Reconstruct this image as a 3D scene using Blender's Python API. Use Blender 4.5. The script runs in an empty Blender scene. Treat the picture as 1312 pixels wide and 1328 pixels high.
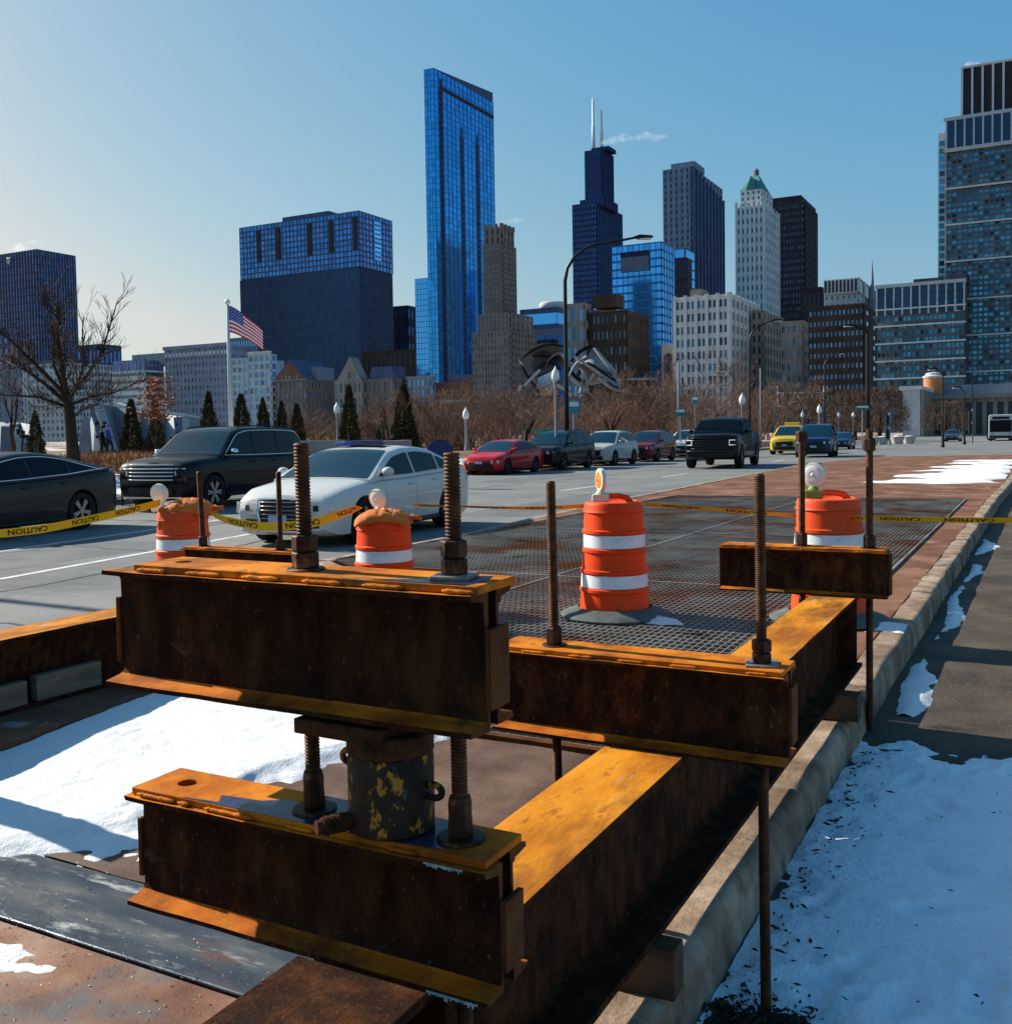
import bpy, bmesh, math, random
from mathutils import Vector, Matrix, noise
random.seed(7)
PI = math.pi
S = bpy.context.scene
COL = S.collection
# ---------------------------------------------------------------- camera
FPX, PCX, PCY = 1300.0, 656.0, 621.0          # focal length and principal point in photo pixels (1312 x 1328)
HEAD, PITCH, ROLL = math.radians(28.1), math.radians(2.5), 0.016
EYE = Vector((0, 0, 1.62))
FW = Vector((-math.sin(HEAD)*math.cos(PITCH), math.cos(HEAD)*math.cos(PITCH), -math.sin(PITCH)))
R0 = Vector((math.cos(HEAD), math.sin(HEAD), 0)); U0 = R0.cross(FW)
UP = U0*math.cos(ROLL) + R0*math.sin(ROLL); RT = R0*math.cos(ROLL) - U0*math.sin(ROLL)
cam = bpy.data.cameras.new('camera'); camo = bpy.data.objects.new('camera', cam); COL.objects.link(camo)
camo.matrix_world = Matrix(((RT.x, UP.x, -FW.x, EYE.x), (RT.y, UP.y, -FW.y, EYE.y), (RT.z, UP.z, -FW.z, EYE.z), (0, 0, 0, 1)))
cam.sensor_fit = 'VERTICAL'; cam.sensor_height = 36.0; cam.sensor_width = 36.0
cam.lens = 36.0*FPX/1328.0; cam.shift_y = (PCY-664.0)/1328.0; cam.clip_start = 0.05; cam.clip_end = 30000
S.camera = camo
# ---------------------------------------------------------------- sky, sun, exposure
SUN_AZ, SUN_EL = math.radians(-88.5), math.radians(31.5)     # azimuth from +Y towards +X
SUN_TO = Vector((math.sin(SUN_AZ)*math.cos(SUN_EL), math.cos(SUN_AZ)*math.cos(SUN_EL), math.sin(SUN_EL)))
W = bpy.data.worlds.new('World'); S.world = W; W.use_nodes = True
nt = W.node_tree; nt.nodes.clear()
sky = nt.nodes.new('ShaderNodeTexSky'); sky.sky_type = 'NISHITA'; sky.sun_disc = False
sky.sun_elevation = SUN_EL; sky.sun_rotation = SUN_AZ; sky.air_density = 1.2; sky.dust_density = 1.5; sky.ozone_density = 2.0; sky.altitude = 180
bg = nt.nodes.new('ShaderNodeBackground'); bg.inputs[1].default_value = 0.118
wo = nt.nodes.new('ShaderNodeOutputWorld'); 
# the photograph's colour grade: one even tone curve per channel over the whole sky
SKY_K = 0.118; bg.inputs[1].default_value = SKY_K
sep = nt.nodes.new('ShaderNodeSeparateColor'); com = nt.nodes.new('ShaderNodeCombineColor'); nt.links.new(sky.outputs[0], sep.inputs[0])
def nmath(op, a, b):
    n = nt.nodes.new('ShaderNodeMath'); n.operation = op; nt.links.new(a, n.inputs[0]); n.inputs[1].default_value = b; return n.outputs[0]
for ch, (gam, gain) in enumerate(((1.293, .545), (.718, .438), (.332, .413))):
    x = nmath('MINIMUM', nmath('MULTIPLY', sep.outputs[ch], SKY_K), .76 if ch == 0 else 1.1)
    nt.links.new(nmath('MULTIPLY', nmath('POWER', x, gam), gain/SKY_K), com.inputs[ch])
nt.links.new(com.outputs[0], bg.inputs[0]); nt.links.new(bg.outputs[0], wo.inputs[0])
sl = bpy.data.lights.new('sun', 'SUN'); sl.energy = 5.0; sl.angle = math.radians(0.55); sl.color = (1.0, 0.93, 0.82)
so = bpy.data.objects.new('sun', sl); COL.objects.link(so); so.rotation_euler = SUN_TO.to_track_quat('Z', 'Y').to_euler(); so.location = (-60, 0, 60)
vs = S.view_settings; vs.view_transform = 'Standard'; vs.look = 'None'; vs.exposure = 0.85; vs.gamma = 1.0; vs.use_curve_mapping = False
S.cycles.max_bounces = 6; S.cycles.volume_bounces = 1; S.cycles.caustics_reflective = False; S.cycles.caustics_refractive = False
# ---------------------------------------------------------------- pixel -> world
def ray(u, v): return FW + RT*((u-PCX)/FPX) - UP*((v-PCY)/FPX)
def onz(u, v, z): d = ray(u, v); return EYE + d*((z-EYE.z)/d.z)
def ony(u, v, y): d = ray(u, v); return EYE + d*(y/d.y)
def onw(u, v, w): return EYE + ray(u, v)*w        # at distance w along the view axis
def pix(p): d = Vector(p)-EYE; w = d.dot(FW); return PCX+FPX*d.dot(RT)/w, PCY-FPX*d.dot(UP)/w
# ---------------------------------------------------------------- objects
def put(o, parent=None):
    COL.objects.link(o)
    if parent is not None: o.parent = parent
    return o
def tag(o, label=None, cat=None, group=None, kind=None):
    if label: o['label'] = label
    if cat: o['category'] = cat
    if group: o['group'] = group
    if kind: o['kind'] = kind
    return o
def thing(name, label, cat, loc=(0, 0, 0), rz=0, group=None, scale=1.0):
    o = bpy.data.objects.new(name, None); o.empty_display_size = .1; put(o)
    o.location = loc; o.rotation_euler = (0, 0, rz); o.scale = (scale,)*3
    return tag(o, label, cat, group)
def dup(root, loc=None, rz=None, label=None, parent=None):
    c = root.copy(); put(c, parent)
    if loc is not None: c.location = loc
    if rz is not None: c.rotation_euler = (0, 0, rz)
    if label: c['label'] = label
    for ch in list(root.children): dup(ch, parent=c)
    return c
def inst(src, parent, loc, scale=None, rot=None):
    o = bpy.data.objects.new(src.name.split('.')[0], src.data); put(o, parent); o.location = loc
    if scale: o.scale = scale
    if rot: o.rotation_euler = rot
    return o
class MB:
    def __init__(s): s.v = []; s.f = []; s.m = []
    def add(s, vs, fs, mi=0):
        b = len(s.v); s.v += [tuple(p) for p in vs]; s.f += [tuple(i+b for i in f) for f in fs]; s.m += [mi]*len(fs); return s
    def box(s, x0, x1, y0, y1, z0, z1, mi=0):
        return s.add([(x0,y0,z0),(x1,y0,z0),(x1,y1,z0),(x0,y1,z0),(x0,y0,z1),(x1,y0,z1),(x1,y1,z1),(x0,y1,z1)],
                     [(0,3,2,1),(4,5,6,7),(0,1,5,4),(1,2,6,5),(2,3,7,6),(3,0,4,7)], mi)
    def obox(s, c, sz, rot, mi=0):
        M = rot if isinstance(rot, Matrix) else Matrix.Rotation(rot, 3, 'Z'); c = Vector(c); a, b, d = (k/2 for k in sz)
        vs = [c + M @ Vector(q) for q in ((-a,-b,-d),(a,-b,-d),(a,b,-d),(-a,b,-d),(-a,-b,d),(a,-b,d),(a,b,d),(-a,b,d))]
        return s.add(vs, [(0,3,2,1),(4,5,6,7),(0,1,5,4),(1,2,6,5),(2,3,7,6),(3,0,4,7)], mi)
    def tube(s, pts, rad, n=8, mi=0, caps=True):
        pts = [Vector(p) for p in pts]; k = len(pts)
        rs = rad if isinstance(rad, (list, tuple)) else [rad]*k
        vs = []; prev = None
        for i, p in enumerate(pts):
            t = (pts[min(i+1, k-1)] - pts[max(i-1, 0)])
            t = t.normalized() if t.length > 1e-9 else Vector((0, 0, 1))
            if prev is None: a = t.cross(Vector((0, 0, 1)) if abs(t.z) < .9 else Vector((1, 0, 0))).normalized()
            else: a = (prev - t*prev.dot(t)).normalized()
            b = t.cross(a); prev = a
            for j in range(n):
                q = 2*PI*j/n; vs.append(p + (a*math.cos(q) + b*math.sin(q))*rs[i])
        fs = [(i*n+j, i*n+(j+1) % n, (i+1)*n+(j+1) % n, (i+1)*n+j) for i in range(k-1) for j in range(n)]
        if caps: fs += [tuple(range(n-1, -1, -1)), tuple(range((k-1)*n, k*n))]
        return s.add(vs, fs, mi)
    def lathe(s, prof, n=24, c=(0, 0, 0), mi=0, caps=True, ang=0.0):
        vs = [(c[0]+r*math.cos(2*PI*j/n+ang), c[1]+r*math.sin(2*PI*j/n+ang), c[2]+z) for r, z in prof for j in range(n)]
        k = len(prof)
        fs = [(i*n+j, i*n+(j+1) % n, (i+1)*n+(j+1) % n, (i+1)*n+j) for i in range(k-1) for j in range(n)]
        if caps: fs += [tuple(range(n-1, -1, -1)), tuple(range((k-1)*n, k*n))]
        return s.add(vs, fs, mi)
    def prism(s, poly, axis, a, b, mi=0):
        # poly in the two other axes; extruded along axis from a to b
        def P(q, t): return (t, q[0], q[1]) if axis == 'x' else (q[0], t, q[1]) if axis == 'y' else (q[0], q[1], t)
        n = len(poly); vs = [P(q, a) for q in poly] + [P(q, b) for q in poly]
        fs = [(i, (i+1) % n, n+(i+1) % n, n+i) for i in range(n)] + [tuple(range(n-1, -1, -1)), tuple(range(n, 2*n))]
        return s.add(vs, fs, mi)
    def grid(s, fn, nu, nv, mi=0):
        vs = [fn(i/nu, j/nv) for i in range(nu+1) for j in range(nv+1)]
        fs = [(i*(nv+1)+j, (i+1)*(nv+1)+j, (i+1)*(nv+1)+j+1, i*(nv+1)+j+1) for i in range(nu) for j in range(nv)]
        return s.add(vs, fs, mi)
    def slab(s, poly, th, mi=0):
        # polygon (3D points) given thickness th along its normal
        pts = [Vector(p) for p in poly]; nrm = Vector((0, 0, 0))
        for i in range(len(pts)): nrm += pts[i].cross(pts[(i+1) % len(pts)])
        nrm.normalize(); n = len(pts)
        vs = pts + [p - nrm*th for p in pts]
        return s.add(vs, [tuple(range(n)), tuple(range(2*n-1, n-1, -1))] + [(i, n+i, n+(i+1) % n, (i+1) % n) for i in range(n)], mi)
    def mesh(s, name='m', smooth=False, mats=None, fix=True, merge=False):
        me = bpy.data.meshes.new(name); me.from_pydata(s.v, [], s.f)
        if mats: 
            for m in (mats if isinstance(mats, (list, tuple)) else [mats]): me.materials.append(m)
            if len(me.materials) > 1: me.polygons.foreach_set('material_index', s.m)
        if fix:
            bm = bmesh.new(); bm.from_mesh(me)
            if merge: bmesh.ops.remove_doubles(bm, verts=bm.verts, dist=1e-4)
            bmesh.ops.recalc_face_normals(bm, faces=bm.faces); bm.to_mesh(me); bm.free()
        if smooth: me.polygons.foreach_set('use_smooth', [True]*len(me.polygons))
        me.update(); return me
    def build(s, name, mats, parent=None, smooth=False, bevel=0, seg=2, fix=True, merge=False, auto=None, loc=None):
        o = bpy.data.objects.new(name, s.mesh(name, smooth or auto is not None, mats, fix, merge)); put(o, parent)
        if loc is not None: o.location = loc
        if bevel:
            m = o.modifiers.new('b', 'BEVEL'); m.width = bevel; m.segments = seg; m.limit_method = 'ANGLE'; m.angle_limit = .6
        if auto is not None: sharp(o.data, auto)
        return o
def sharp(me, ang):
    bm = bmesh.new(); bm.from_mesh(me)
    for e in bm.edges: e.smooth = not (len(e.link_faces) == 2 and e.calc_face_angle(0) > ang)
    bm.to_mesh(me); bm.free()
def boolean(me, cut, op='DIFFERENCE'):
    a = bpy.data.objects.new('a', me); b = bpy.data.objects.new('b', cut); COL.objects.link(a); COL.objects.link(b)
    m = a.modifiers.new('x', 'BOOLEAN'); m.object = b; m.operation = op; m.solver = 'EXACT'
    dg = bpy.context.evaluated_depsgraph_get(); r = bpy.data.meshes.new_from_object(a.evaluated_get(dg))
    bpy.data.objects.remove(a); bpy.data.objects.remove(b); return r
def evaluated(me, mods):
    a = bpy.data.objects.new('a', me); COL.objects.link(a)
    for t, kw in mods:
        m = a.modifiers.new(t, t)
        for k, v in kw.items(): setattr(m, k, v)
    dg = bpy.context.evaluated_depsgraph_get(); r = bpy.data.meshes.new_from_object(a.evaluated_get(dg)); bpy.data.objects.remove(a); return r
def fbm(x, y, z=0.0, o=4): 
    a = 0; k = 1
    for i in range(o): a += k*noise.noise((x*2**i, y*2**i, z+i*7.3)); k *= .5
    return a
# ---------------------------------------------------------------- materials
def pmat(name, cols, scale=5, detail=6, rough=.6, metal=0.0, bump=0.0, bscale=40, spec=.2, coat=0.0, stretch=None, world=False,
         rvar=0.0, layers=(), isl=0.0, objr=0.0, trans=0.0, bdist=.01, ior=None):
    """cols: one colour or [(pos, colour)...] for a noise ramp; layers: (colour, scale, lo, hi) of noise-masked patches."""
    m = bpy.data.materials.new(name); m.use_nodes = True; t = m.node_tree; N = t.nodes; L = t.links; b = N['Principled BSDF']
    b.inputs['Roughness'].default_value = rough; b.inputs['Metallic'].default_value = metal
    b.inputs['Specular IOR Level'].default_value = spec; b.inputs['Coat Weight'].default_value = coat; b.inputs['Coat Roughness'].default_value = .03
    if trans: b.inputs['Transmission Weight'].default_value = trans
    if ior: b.inputs['IOR'].default_value = ior
    if not isinstance(cols, list): cols = [(0, cols)]
    tc = N.new('ShaderNodeTexCoord'); co = tc.outputs['Object']
    if world: co = N.new('ShaderNodeNewGeometry').outputs['Position']
    if stretch:
        mp = N.new('ShaderNodeMapping'); mp.inputs['Scale'].default_value = stretch; L.new(co, mp.inputs[0]); co = mp.outputs[0]
    def nz(sc, det, ro=.6):
        n = N.new('ShaderNodeTexNoise'); n.inputs['Scale'].default_value = sc; n.inputs['Detail'].default_value = det; n.inputs['Roughness'].default_value = ro
        L.new(co, n.inputs['Vector']); return n.outputs[0]
    cur = None
    if len(cols) > 1:
        r = N.new('ShaderNodeValToRGB'); e = r.color_ramp.elements
        while len(e) < len(cols): e.new(.5)
        for k, (p, c) in enumerate(cols): e[k].position = p; e[k].color = (*c, 1)
        L.new(nz(scale, detail), r.inputs[0]); cur = r.outputs[0]
    else: b.inputs['Base Color'].default_value = (*cols[0][1], 1)
    def mixin(c, fac):
        nonlocal cur
        x = N.new('ShaderNodeMix'); x.data_type = 'RGBA'
        if cur is None: x.inputs[6].default_value = (*cols[0][1], 1)
        else: L.new(cur, x.inputs[6])
        x.inputs[7].default_value = (*c, 1); L.new(fac, x.inputs[0]); cur = x.outputs[2]
    for c, sc, lo, hi in layers:
        mr = N.new('ShaderNodeMapRange'); mr.inputs[1].default_value = lo; mr.inputs[2].default_value = hi; L.new(nz(sc, 8, .65), mr.inputs[0]); mixin(c, mr.outputs[0])
    rnd = None
    if isl: rnd = N.new('ShaderNodeNewGeometry').outputs['Random Per Island']; am = isl
    if objr: rnd = N.new('ShaderNodeObjectInfo').outputs['Random']; am = objr
    if rnd is not None:
        h = N.new('ShaderNodeHueSaturation'); mr = N.new('ShaderNodeMapRange'); mr.inputs[3].default_value = 1-am; mr.inputs[4].default_value = 1+am
        L.new(rnd, mr.inputs[0]); L.new(mr.outputs[0], h.inputs['Value'])
        if cur is None: h.inputs['Color'].default_value = (*cols[0][1], 1)
        else: L.new(cur, h.inputs['Color'])
        cur = h.outputs[0]
    if cur is not None: L.new(cur, b.inputs['Base Color'])
    if rvar:
        mr = N.new('ShaderNodeMapRange'); mr.inputs[1].default_value = .35; mr.inputs[2].default_value = .65
        mr.inputs[3].default_value = max(.02, rough-rvar); mr.inputs[4].default_value = min(1, rough+rvar); L.new(nz(scale*1.7, 5), mr.inputs[0]); L.new(mr.outputs[0], b.inputs['Roughness'])
    if bump:
        bp = N.new('ShaderNodeBump'); bp.inputs['Strength'].default_value = bump; bp.inputs['Distance'].default_value = bdist
        L.new(nz(bscale, 6, .65), bp.inputs['Height']); L.new(bp.outputs[0], b.inputs['Normal'])
    return m
M = {}
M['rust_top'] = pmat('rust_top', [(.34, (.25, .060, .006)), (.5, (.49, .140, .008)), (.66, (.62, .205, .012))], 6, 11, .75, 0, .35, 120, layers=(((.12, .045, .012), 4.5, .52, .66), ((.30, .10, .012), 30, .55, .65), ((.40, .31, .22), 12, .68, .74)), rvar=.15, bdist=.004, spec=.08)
M['rust_flange_shade'] = pmat('rust_flange_shade', [(.34, (.15, .034, .005)), (.5, (.34, .085, .006)), (.66, (.52, .15, .010))], 8, 11, .8, 0, .4, 110, layers=(((.07, .026, .009), 5, .50, .64), ((.30, .10, .012), 30, .55, .65)), bdist=.004, spec=.08)  # darker copy of the top rust: shade on bottom flanges put into colour
M['rust_web'] = pmat('rust_web', [(.36, (.014, .0055, .003)), (.5, (.036, .012, .0045)), (.64, (.074, .025, .008))], 16, 13, .85, 0, 1.0, 130, stretch=(1, 1, .55), layers=(((.13, .095, .075), 90, .60, .72), ((.016, .007, .004), 6, .54, .70), ((.10, .036, .010), 3, .62, .78)), rvar=.1, bdist=.005, spec=.08)  # mill scale, darkened further so the web's shade is in its colour
M['rust_end'] = pmat('rust_end', [(.3, (.045, .015, .005)), (.7, (.125, .044, .011))], 10, 8, .75, 0, .4, 100, bdist=.004, spec=.08)
M['rust_long'] = pmat('rust_long', [(.34, (.26, .078, .008)), (.5, (.50, .175, .011)), (.66, (.62, .25, .02))], 6, 11, .72, 0, .35, 110, stretch=(1, .35, 1), layers=(((.36, .30, .25), 5, .61, .67), ((.17, .06, .014), 3.4, .53, .66), ((.32, .11, .012), 34, .55, .65)), rvar=.15, bdist=.004, spec=.08)
M['rod'] = pmat('rod', [(.35, (.030, .013, .008)), (.65, (.12, .048, .018))], 40, 6, .65, .3, .3, 200, bdist=.002, spec=.2)
M['nut'] = pmat('nut', [(.35, (.018, .009, .006)), (.65, (.07, .028, .012))], 30, 6, .55, .3, .4, 120, layers=(((.22, .1, .04), 20, .56, .68),), bdist=.002, spec=.2)
M['weld'] = pmat('weld', [(.3, (.25, .09, .02)), (.7, (.5, .22, .04))], 60, 6, .7, 0, .8, 150, bdist=.003, spec=.08)
M['washer'] = pmat('washer', [(.35, (.15, .14, .13)), (.65, (.32, .28, .23))], 40, 6, .5, .4, .2, 120)
M['jack'] = pmat('jack', [(.35, (.010, .008, .007)), (.65, (.04, .022, .012))], 18, 8, .65, .0, .5, 90, stretch=(1, 1, .6), layers=(((.42, .19, .018), 34, .575, .60), ((.05, .075, .08), 30, .62, .68)), bdist=.003, spec=.2)
M['jack_rust'] = pmat('jack_rust', [(.35, (.022, .010, .006)), (.65, (.085, .034, .014))], 30, 8, .7, .2, .4, 120, bdist=.003, spec=.08)
M['bluefilm_shade'] = pmat('bluefilm_shade', [(.4, (.010, .012, .03)), (.6, (.028, .032, .08))], 14, 5, .18, .1, .1, 50)  # bluish film; its dark tone also carries shade on the cover plate
M['teal_drip'] = pmat('teal_drip', [(.4, (.2, .36, .36)), (.6, (.4, .5, .48))], 60, 5, .7)
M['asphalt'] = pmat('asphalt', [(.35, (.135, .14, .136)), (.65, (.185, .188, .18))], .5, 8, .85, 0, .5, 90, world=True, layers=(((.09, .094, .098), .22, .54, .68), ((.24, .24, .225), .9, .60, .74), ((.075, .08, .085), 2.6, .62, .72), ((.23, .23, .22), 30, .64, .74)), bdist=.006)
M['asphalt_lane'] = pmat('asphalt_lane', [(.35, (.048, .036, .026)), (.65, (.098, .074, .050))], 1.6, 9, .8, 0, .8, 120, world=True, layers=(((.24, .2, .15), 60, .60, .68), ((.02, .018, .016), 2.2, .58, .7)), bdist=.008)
M['median'] = pmat('median', [(.34, (.085, .034, .018)), (.5, (.155, .066, .034)), (.66, (.24, .125, .075))], 1.1, 11, .85, 0, .4, 60, world=True, layers=(((.07, .034, .024), .8, .54, .68), ((.40, .31, .24), 3, .60, .74), ((.05, .03, .025), 14, .62, .7)), bdist=.006)
M['inner_floor'] = pmat('inner_floor', [(.34, (.05, .028, .020)), (.5, (.10, .056, .038)), (.66, (.16, .10, .068))], 2.6, 9, .8, 0, .6, 90, world=True, layers=(((.33, .27, .22), 45, .66, .73), ((.05, .045, .045), 1.3, .6, .75)), bdist=.006)
M['plate_steel'] = pmat('plate_steel', [(.3, (.025, .03, .045)), (.5, (.06, .068, .08)), (.75, (.15, .15, .13))], 3.5, 9, .33, .3, .3, 60, world=True, stretch=(.6, 2.2, 1), layers=(((.42, .42, .38), 1.6, .55, .60), ((.16, .07, .04), 2.7, .6, .72), ((.2, .21, .22), 14, .6, .7)), rvar=.2, bdist=.004)
M['plate_rust'] = pmat('plate_rust', [(.3, (.10, .04, .022)), (.5, (.20, .095, .055)), (.7, (.3, .2, .14))], 3, 9, .6, .1, .4, 90, world=True, layers=(((.09, .095, .1), 1.8, .56, .68), ((.42, .40, .36), 20, .68, .74)), rvar=.2, bdist=.005)
M['kerb'] = pmat('kerb', [(.34, (.14, .088, .055)), (.5, (.27, .19, .13)), (.66, (.42, .33, .245))], 4, 9, .85, 0, .7, 50, world=True, layers=(((.12, .08, .055), 6, .56, .68), ((.25, .33, .32), 2.5, .62, .75)), bdist=.008)
M['pit'] = pmat('pit', [(.35, (.015, .012, .01)), (.65, (.05, .03, .02))], 1.5, 6, .9, world=True)
M['grate'] = pmat('grate', [(.35, (.16, .14, .115)), (.6, (.30, .275, .24))], .9, 7, .5, .1, world=True, layers=(((.20, .075, .025), .7, .48, .62), ((.06, .03, .015), 2.2, .58, .7)))
M['snow'] = pmat('snow', [(.3, (.62, .63, .63)), (.7, (.73, .725, .71))], 3, 8, .75, 0, .45, 60, world=True, bdist=.02, spec=.3)
M['snow_dirty'] = pmat('snow_dirty', [(.3, (.80, .82, .83)), (.6, (.90, .90, .89))], 2.5, 10, .7, 0, 1.0, 22, world=True, bdist=.02, spec=.3, layers=(((.34, .31, .29), 30, .66, .76),))
M['debris'] = pmat('debris', (.03, .022, .016), rough=.9, isl=.6)
M['wood'] = pmat('wood', [(.35, (.11, .085, .055)), (.65, (.24, .19, .13))], 14, 8, .8, 0, .5, 60, stretch=(1, .12, 1), layers=(((.06, .045, .03), 5, .58, .68),), bdist=.004)
M['wood_dark'] = pmat('wood_dark', [(.35, (.05, .03, .018)), (.65, (.12, .065, .035))], 14, 8, .8, 0, .5, 60, stretch=(.15, 1, 1), bdist=.004)
M['line'] = pmat('line', [(.35, (.42, .42, .40)), (.6, (.60, .60, .57))], 4, 8, .7, world=True, layers=(((.17, .17, .165), 7, .56, .66),))
M['drum'] = pmat('drum', [(.35, (.82, .048, .003)), (.65, (.90, .068, .005))], 3, 6, .5, 0, .05, 30, layers=(((.45, .06, .02), 5, .56, .75), ((.25, .10, .06), 16, .66, .74),))
M['drum_dull'] = pmat('drum_dull', [(.35, (.68, .060, .008)), (.65, (.80, .085, .012))], 3, 6, .5, 0, .05, 30, layers=(((.34, .09, .05), 5, .52, .72), ((.2, .1, .07), 18, .64, .72),))
M['band'] = pmat('band', [(.35, (.72, .74, .76)), (.65, (.84, .85, .86))], 4, 6, .3, 0, .06, 60, layers=(((.46, .42, .40), 5, .56, .78), ((.3, .27, .25), 22, .66, .74),))
M['rubber'] = pmat('rubber', [(.35, (.05, .058, .055)), (.65, (.11, .125, .115))], 8, 7, .8, 0, .3, 60)
M['burlap'] = pmat('burlap', [(.35, (.50, .115, .018)), (.65, (.66, .18, .034))], 8, 7, .8, 0, .5, 60, layers=(((.35, .13, .05), 5, .6, .72),), bdist=.006)
M['tag'] = pmat('tag', (.75, .73, .68), rough=.6)
M['lampbase'] = pmat('lampbase', (.55, .62, .42), rough=.5)
M['lampbase_g'] = pmat('lampbase_g', (.20, .26, .05), rough=.5)
M['lamphouse'] = pmat('lamphouse', (.72, .68, .55), rough=.45)
M['lens_amber'] = pmat('lens_amber', (.80, .22, .015), rough=.25, spec=.6, coat=.3)
M['lens_clear'] = pmat('lens_clear', (.70, .66, .64), rough=.2, coat=.4)
M['tape'] = pmat('tape', (.86, .50, .015), rough=.4)
M['ink'] = pmat('ink', (.012, .011, .01), rough=.6)
M['white'] = pmat('white', (.78, .78, .76), rough=.5)
M['black'] = pmat('black', (.012, .012, .013), rough=.5)
M['dkmetal'] = pmat('dkmetal', (.02, .02, .022), rough=.45, metal=.3)
# ================================================================ SETTING
def sheet(name, poly, z, mat, kind='structure', sub=None):
    mb = MB()
    zz = z if callable(z) else (lambda x, y: z)
    mb.add([(x, y, zz(x, y)) for x, y in poly], [tuple(range(len(poly)))])
    o = mb.build(name, M[mat]); return tag(o, kind=kind)
ROAD_Z, MED_Z, LANE_Z, INNER_Z = 0.0, .12, -.06, .02
M['earth'] = pmat('earth', [(.35, (.10, .075, .05)), (.65, (.17, .13, .09))], .05, 8, .9, world=True)
sheet('ground', [(-1900, -90), (600, -90), (600, 1500), (-1900, 1500)], -.6, 'earth')
road = sheet('road', [(-21, -60), (-5.45, -60), (-5.45, 8.0), (-7.72, 9.8), (-7.75, 13), (-8.4, 20), (-9.3, 46), (-8.0, 57), (16, 66), (16, 420), (-21, 420)], ROAD_Z, 'asphalt')
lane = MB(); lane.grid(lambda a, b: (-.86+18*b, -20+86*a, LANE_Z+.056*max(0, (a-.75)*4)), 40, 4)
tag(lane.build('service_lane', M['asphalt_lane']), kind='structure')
# lane lines, worn paint 4 mm above the asphalt
for (xa, ya, xb, yb, w, dash) in ((-9.9, 2, -11.9, 13.0, .12, 0), (-12.2, 0, -14.6, 15.2, .12, 0), (-12.0, 17, -13.2, 120, .12, 9)):
    n = 60; mb = MB(); d = Vector((xb-xa, yb-ya, 0)); L_ = d.length; d.normalize(); q = Vector((d.y, -d.x, 0))*w/2
    seg = [(0, L_)] if not dash else [(k, k+3) for k in range(0, int(L_)-3, dash)]
    for s0, s1 in seg:
        a = Vector((xa, ya, ROAD_Z+.004))+d*s0; b = Vector((xa, ya, ROAD_Z+.004))+d*s1
        mb.add([a-q, a+q, b+q, b-q], [(0, 1, 2, 3)])
    mb.build('lane_line', M['line'], road)
M['tar'] = pmat('tar', (.045, .047, .05), rough=.6)
for xa, xb, ya, yb in ((-13.4, -11.6, 5.2, 11.5), (-10.6, -9.0, 17.5, 26), (-17.5, -15.6, 30, 38)):
    mb = MB(); mb.add([(xa, ya, .002), (xb, ya+.1, .002), (xb-.15, yb, .002), (xa-.2, yb-.1, .002)], [(0, 1, 2, 3)]); M['patch'] = M.get('patch') or pmat('patch', [(.35, (.10, .104, .105)), (.65, (.145, .148, .145))], 1.2, 9, .85, 0, .5, 90, world=True, layers=(((.2, .2, .19), 40, .62, .72),)); mb.build('asphalt_patch', M['patch'], road, fix=False)
# tar seals over cracks and old patch joints
for sd, (xa, ya, xb, yb) in enumerate(((-9.2, 3, -12.5, 21), (-16, 6, -15.2, 30), (-20, 14, -8.5, 15.2), (-18, 24, -8.9, 24.6), (-19, 40, -9.5, 40.5), (-14.8, 30, -15.4, 90), (-10.3, 48, -11, 100), (-20, 66, 10, 71), (-6, 80, 6, 83), (-7.2, 5.6, -19, 6.3), (-8.3, 9.9, -20, 11.6), (-12.6, 3, -14.2, 16))):
    mb = MB(); K = 60; pa, pb = Vector((xa, ya, .0035)), Vector((xb, yb, .0035)); d = (pb-pa).normalized(); q = Vector((d.y, -d.x, 0)); pts = [pa.lerp(pb, k/K)+q*.18*fbm(k*.35, sd*3.7) for k in range(K+1)]
    for k in range(K):
        w0 = .022*(1+.6*fbm(k*.7, sd)); mb.add([pts[k]-q*w0, pts[k]+q*w0, pts[k+1]+q*w0, pts[k+1]-q*w0], [(0, 1, 2, 3)])
    mb.build('crack_seal', M['tar'], road, fix=False)
# median: paved strip on the left, on the right, far slab and near floor; grating opening between
med = thing('median', None, None); tag(med, kind='structure')
def slab2(name, poly, z0, z1, mat, parent):
    mb = MB(); mb.prism(poly, 'z', z0, z1); return mb.build(name, M[mat], parent, bevel=.006)
GX0, GX1, GY0, GY1 = -7.6, -1.40, 4.35, 22.9
slab2('pavement', [(-1.395, 4.3), (-1.06, 4.3), (-1.0, 22.95), (-.9, 22.95), (-.8, 62), (-7.9, 57), (-9.2, 46), (-8.3, 22.95), (-1.395, 22.95)], -.3, MED_Z, 'median', med)
slab2('pavement', [(-5.42, -8), (-4.6, -8), (-4.6, 4.3), (-5.42, 4.3)], -.3, MED_Z, 'median', med)
slab2('pavement', [(-1.25, -4), (-1.06, -4), (-1.06, 4.295), (-1.25, 4.295)], -.3, MED_Z+.002, 'median', med)
def floor_z(y): return INNER_Z+.085*min(1, max(0, (y-2.9)/1.3))
mb = MB(); mb.grid(lambda a, b: (-4.595+3.34*a, 2.52+1.78*b, floor_z(2.52+1.78*b)+.004*fbm(a*9, b*6, 3)), 40, 24); mb.build('pavement_floor', M['inner_floor'], med, smooth=True)
sheet('grating_pit', [(-5.44, 4.31), (-1.3, 4.31), (-1.3, 22.94), (-7.66, 22.94), (-7.66, 9.8), (-5.44, 8.0)], -.12, 'pit').parent = med
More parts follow.
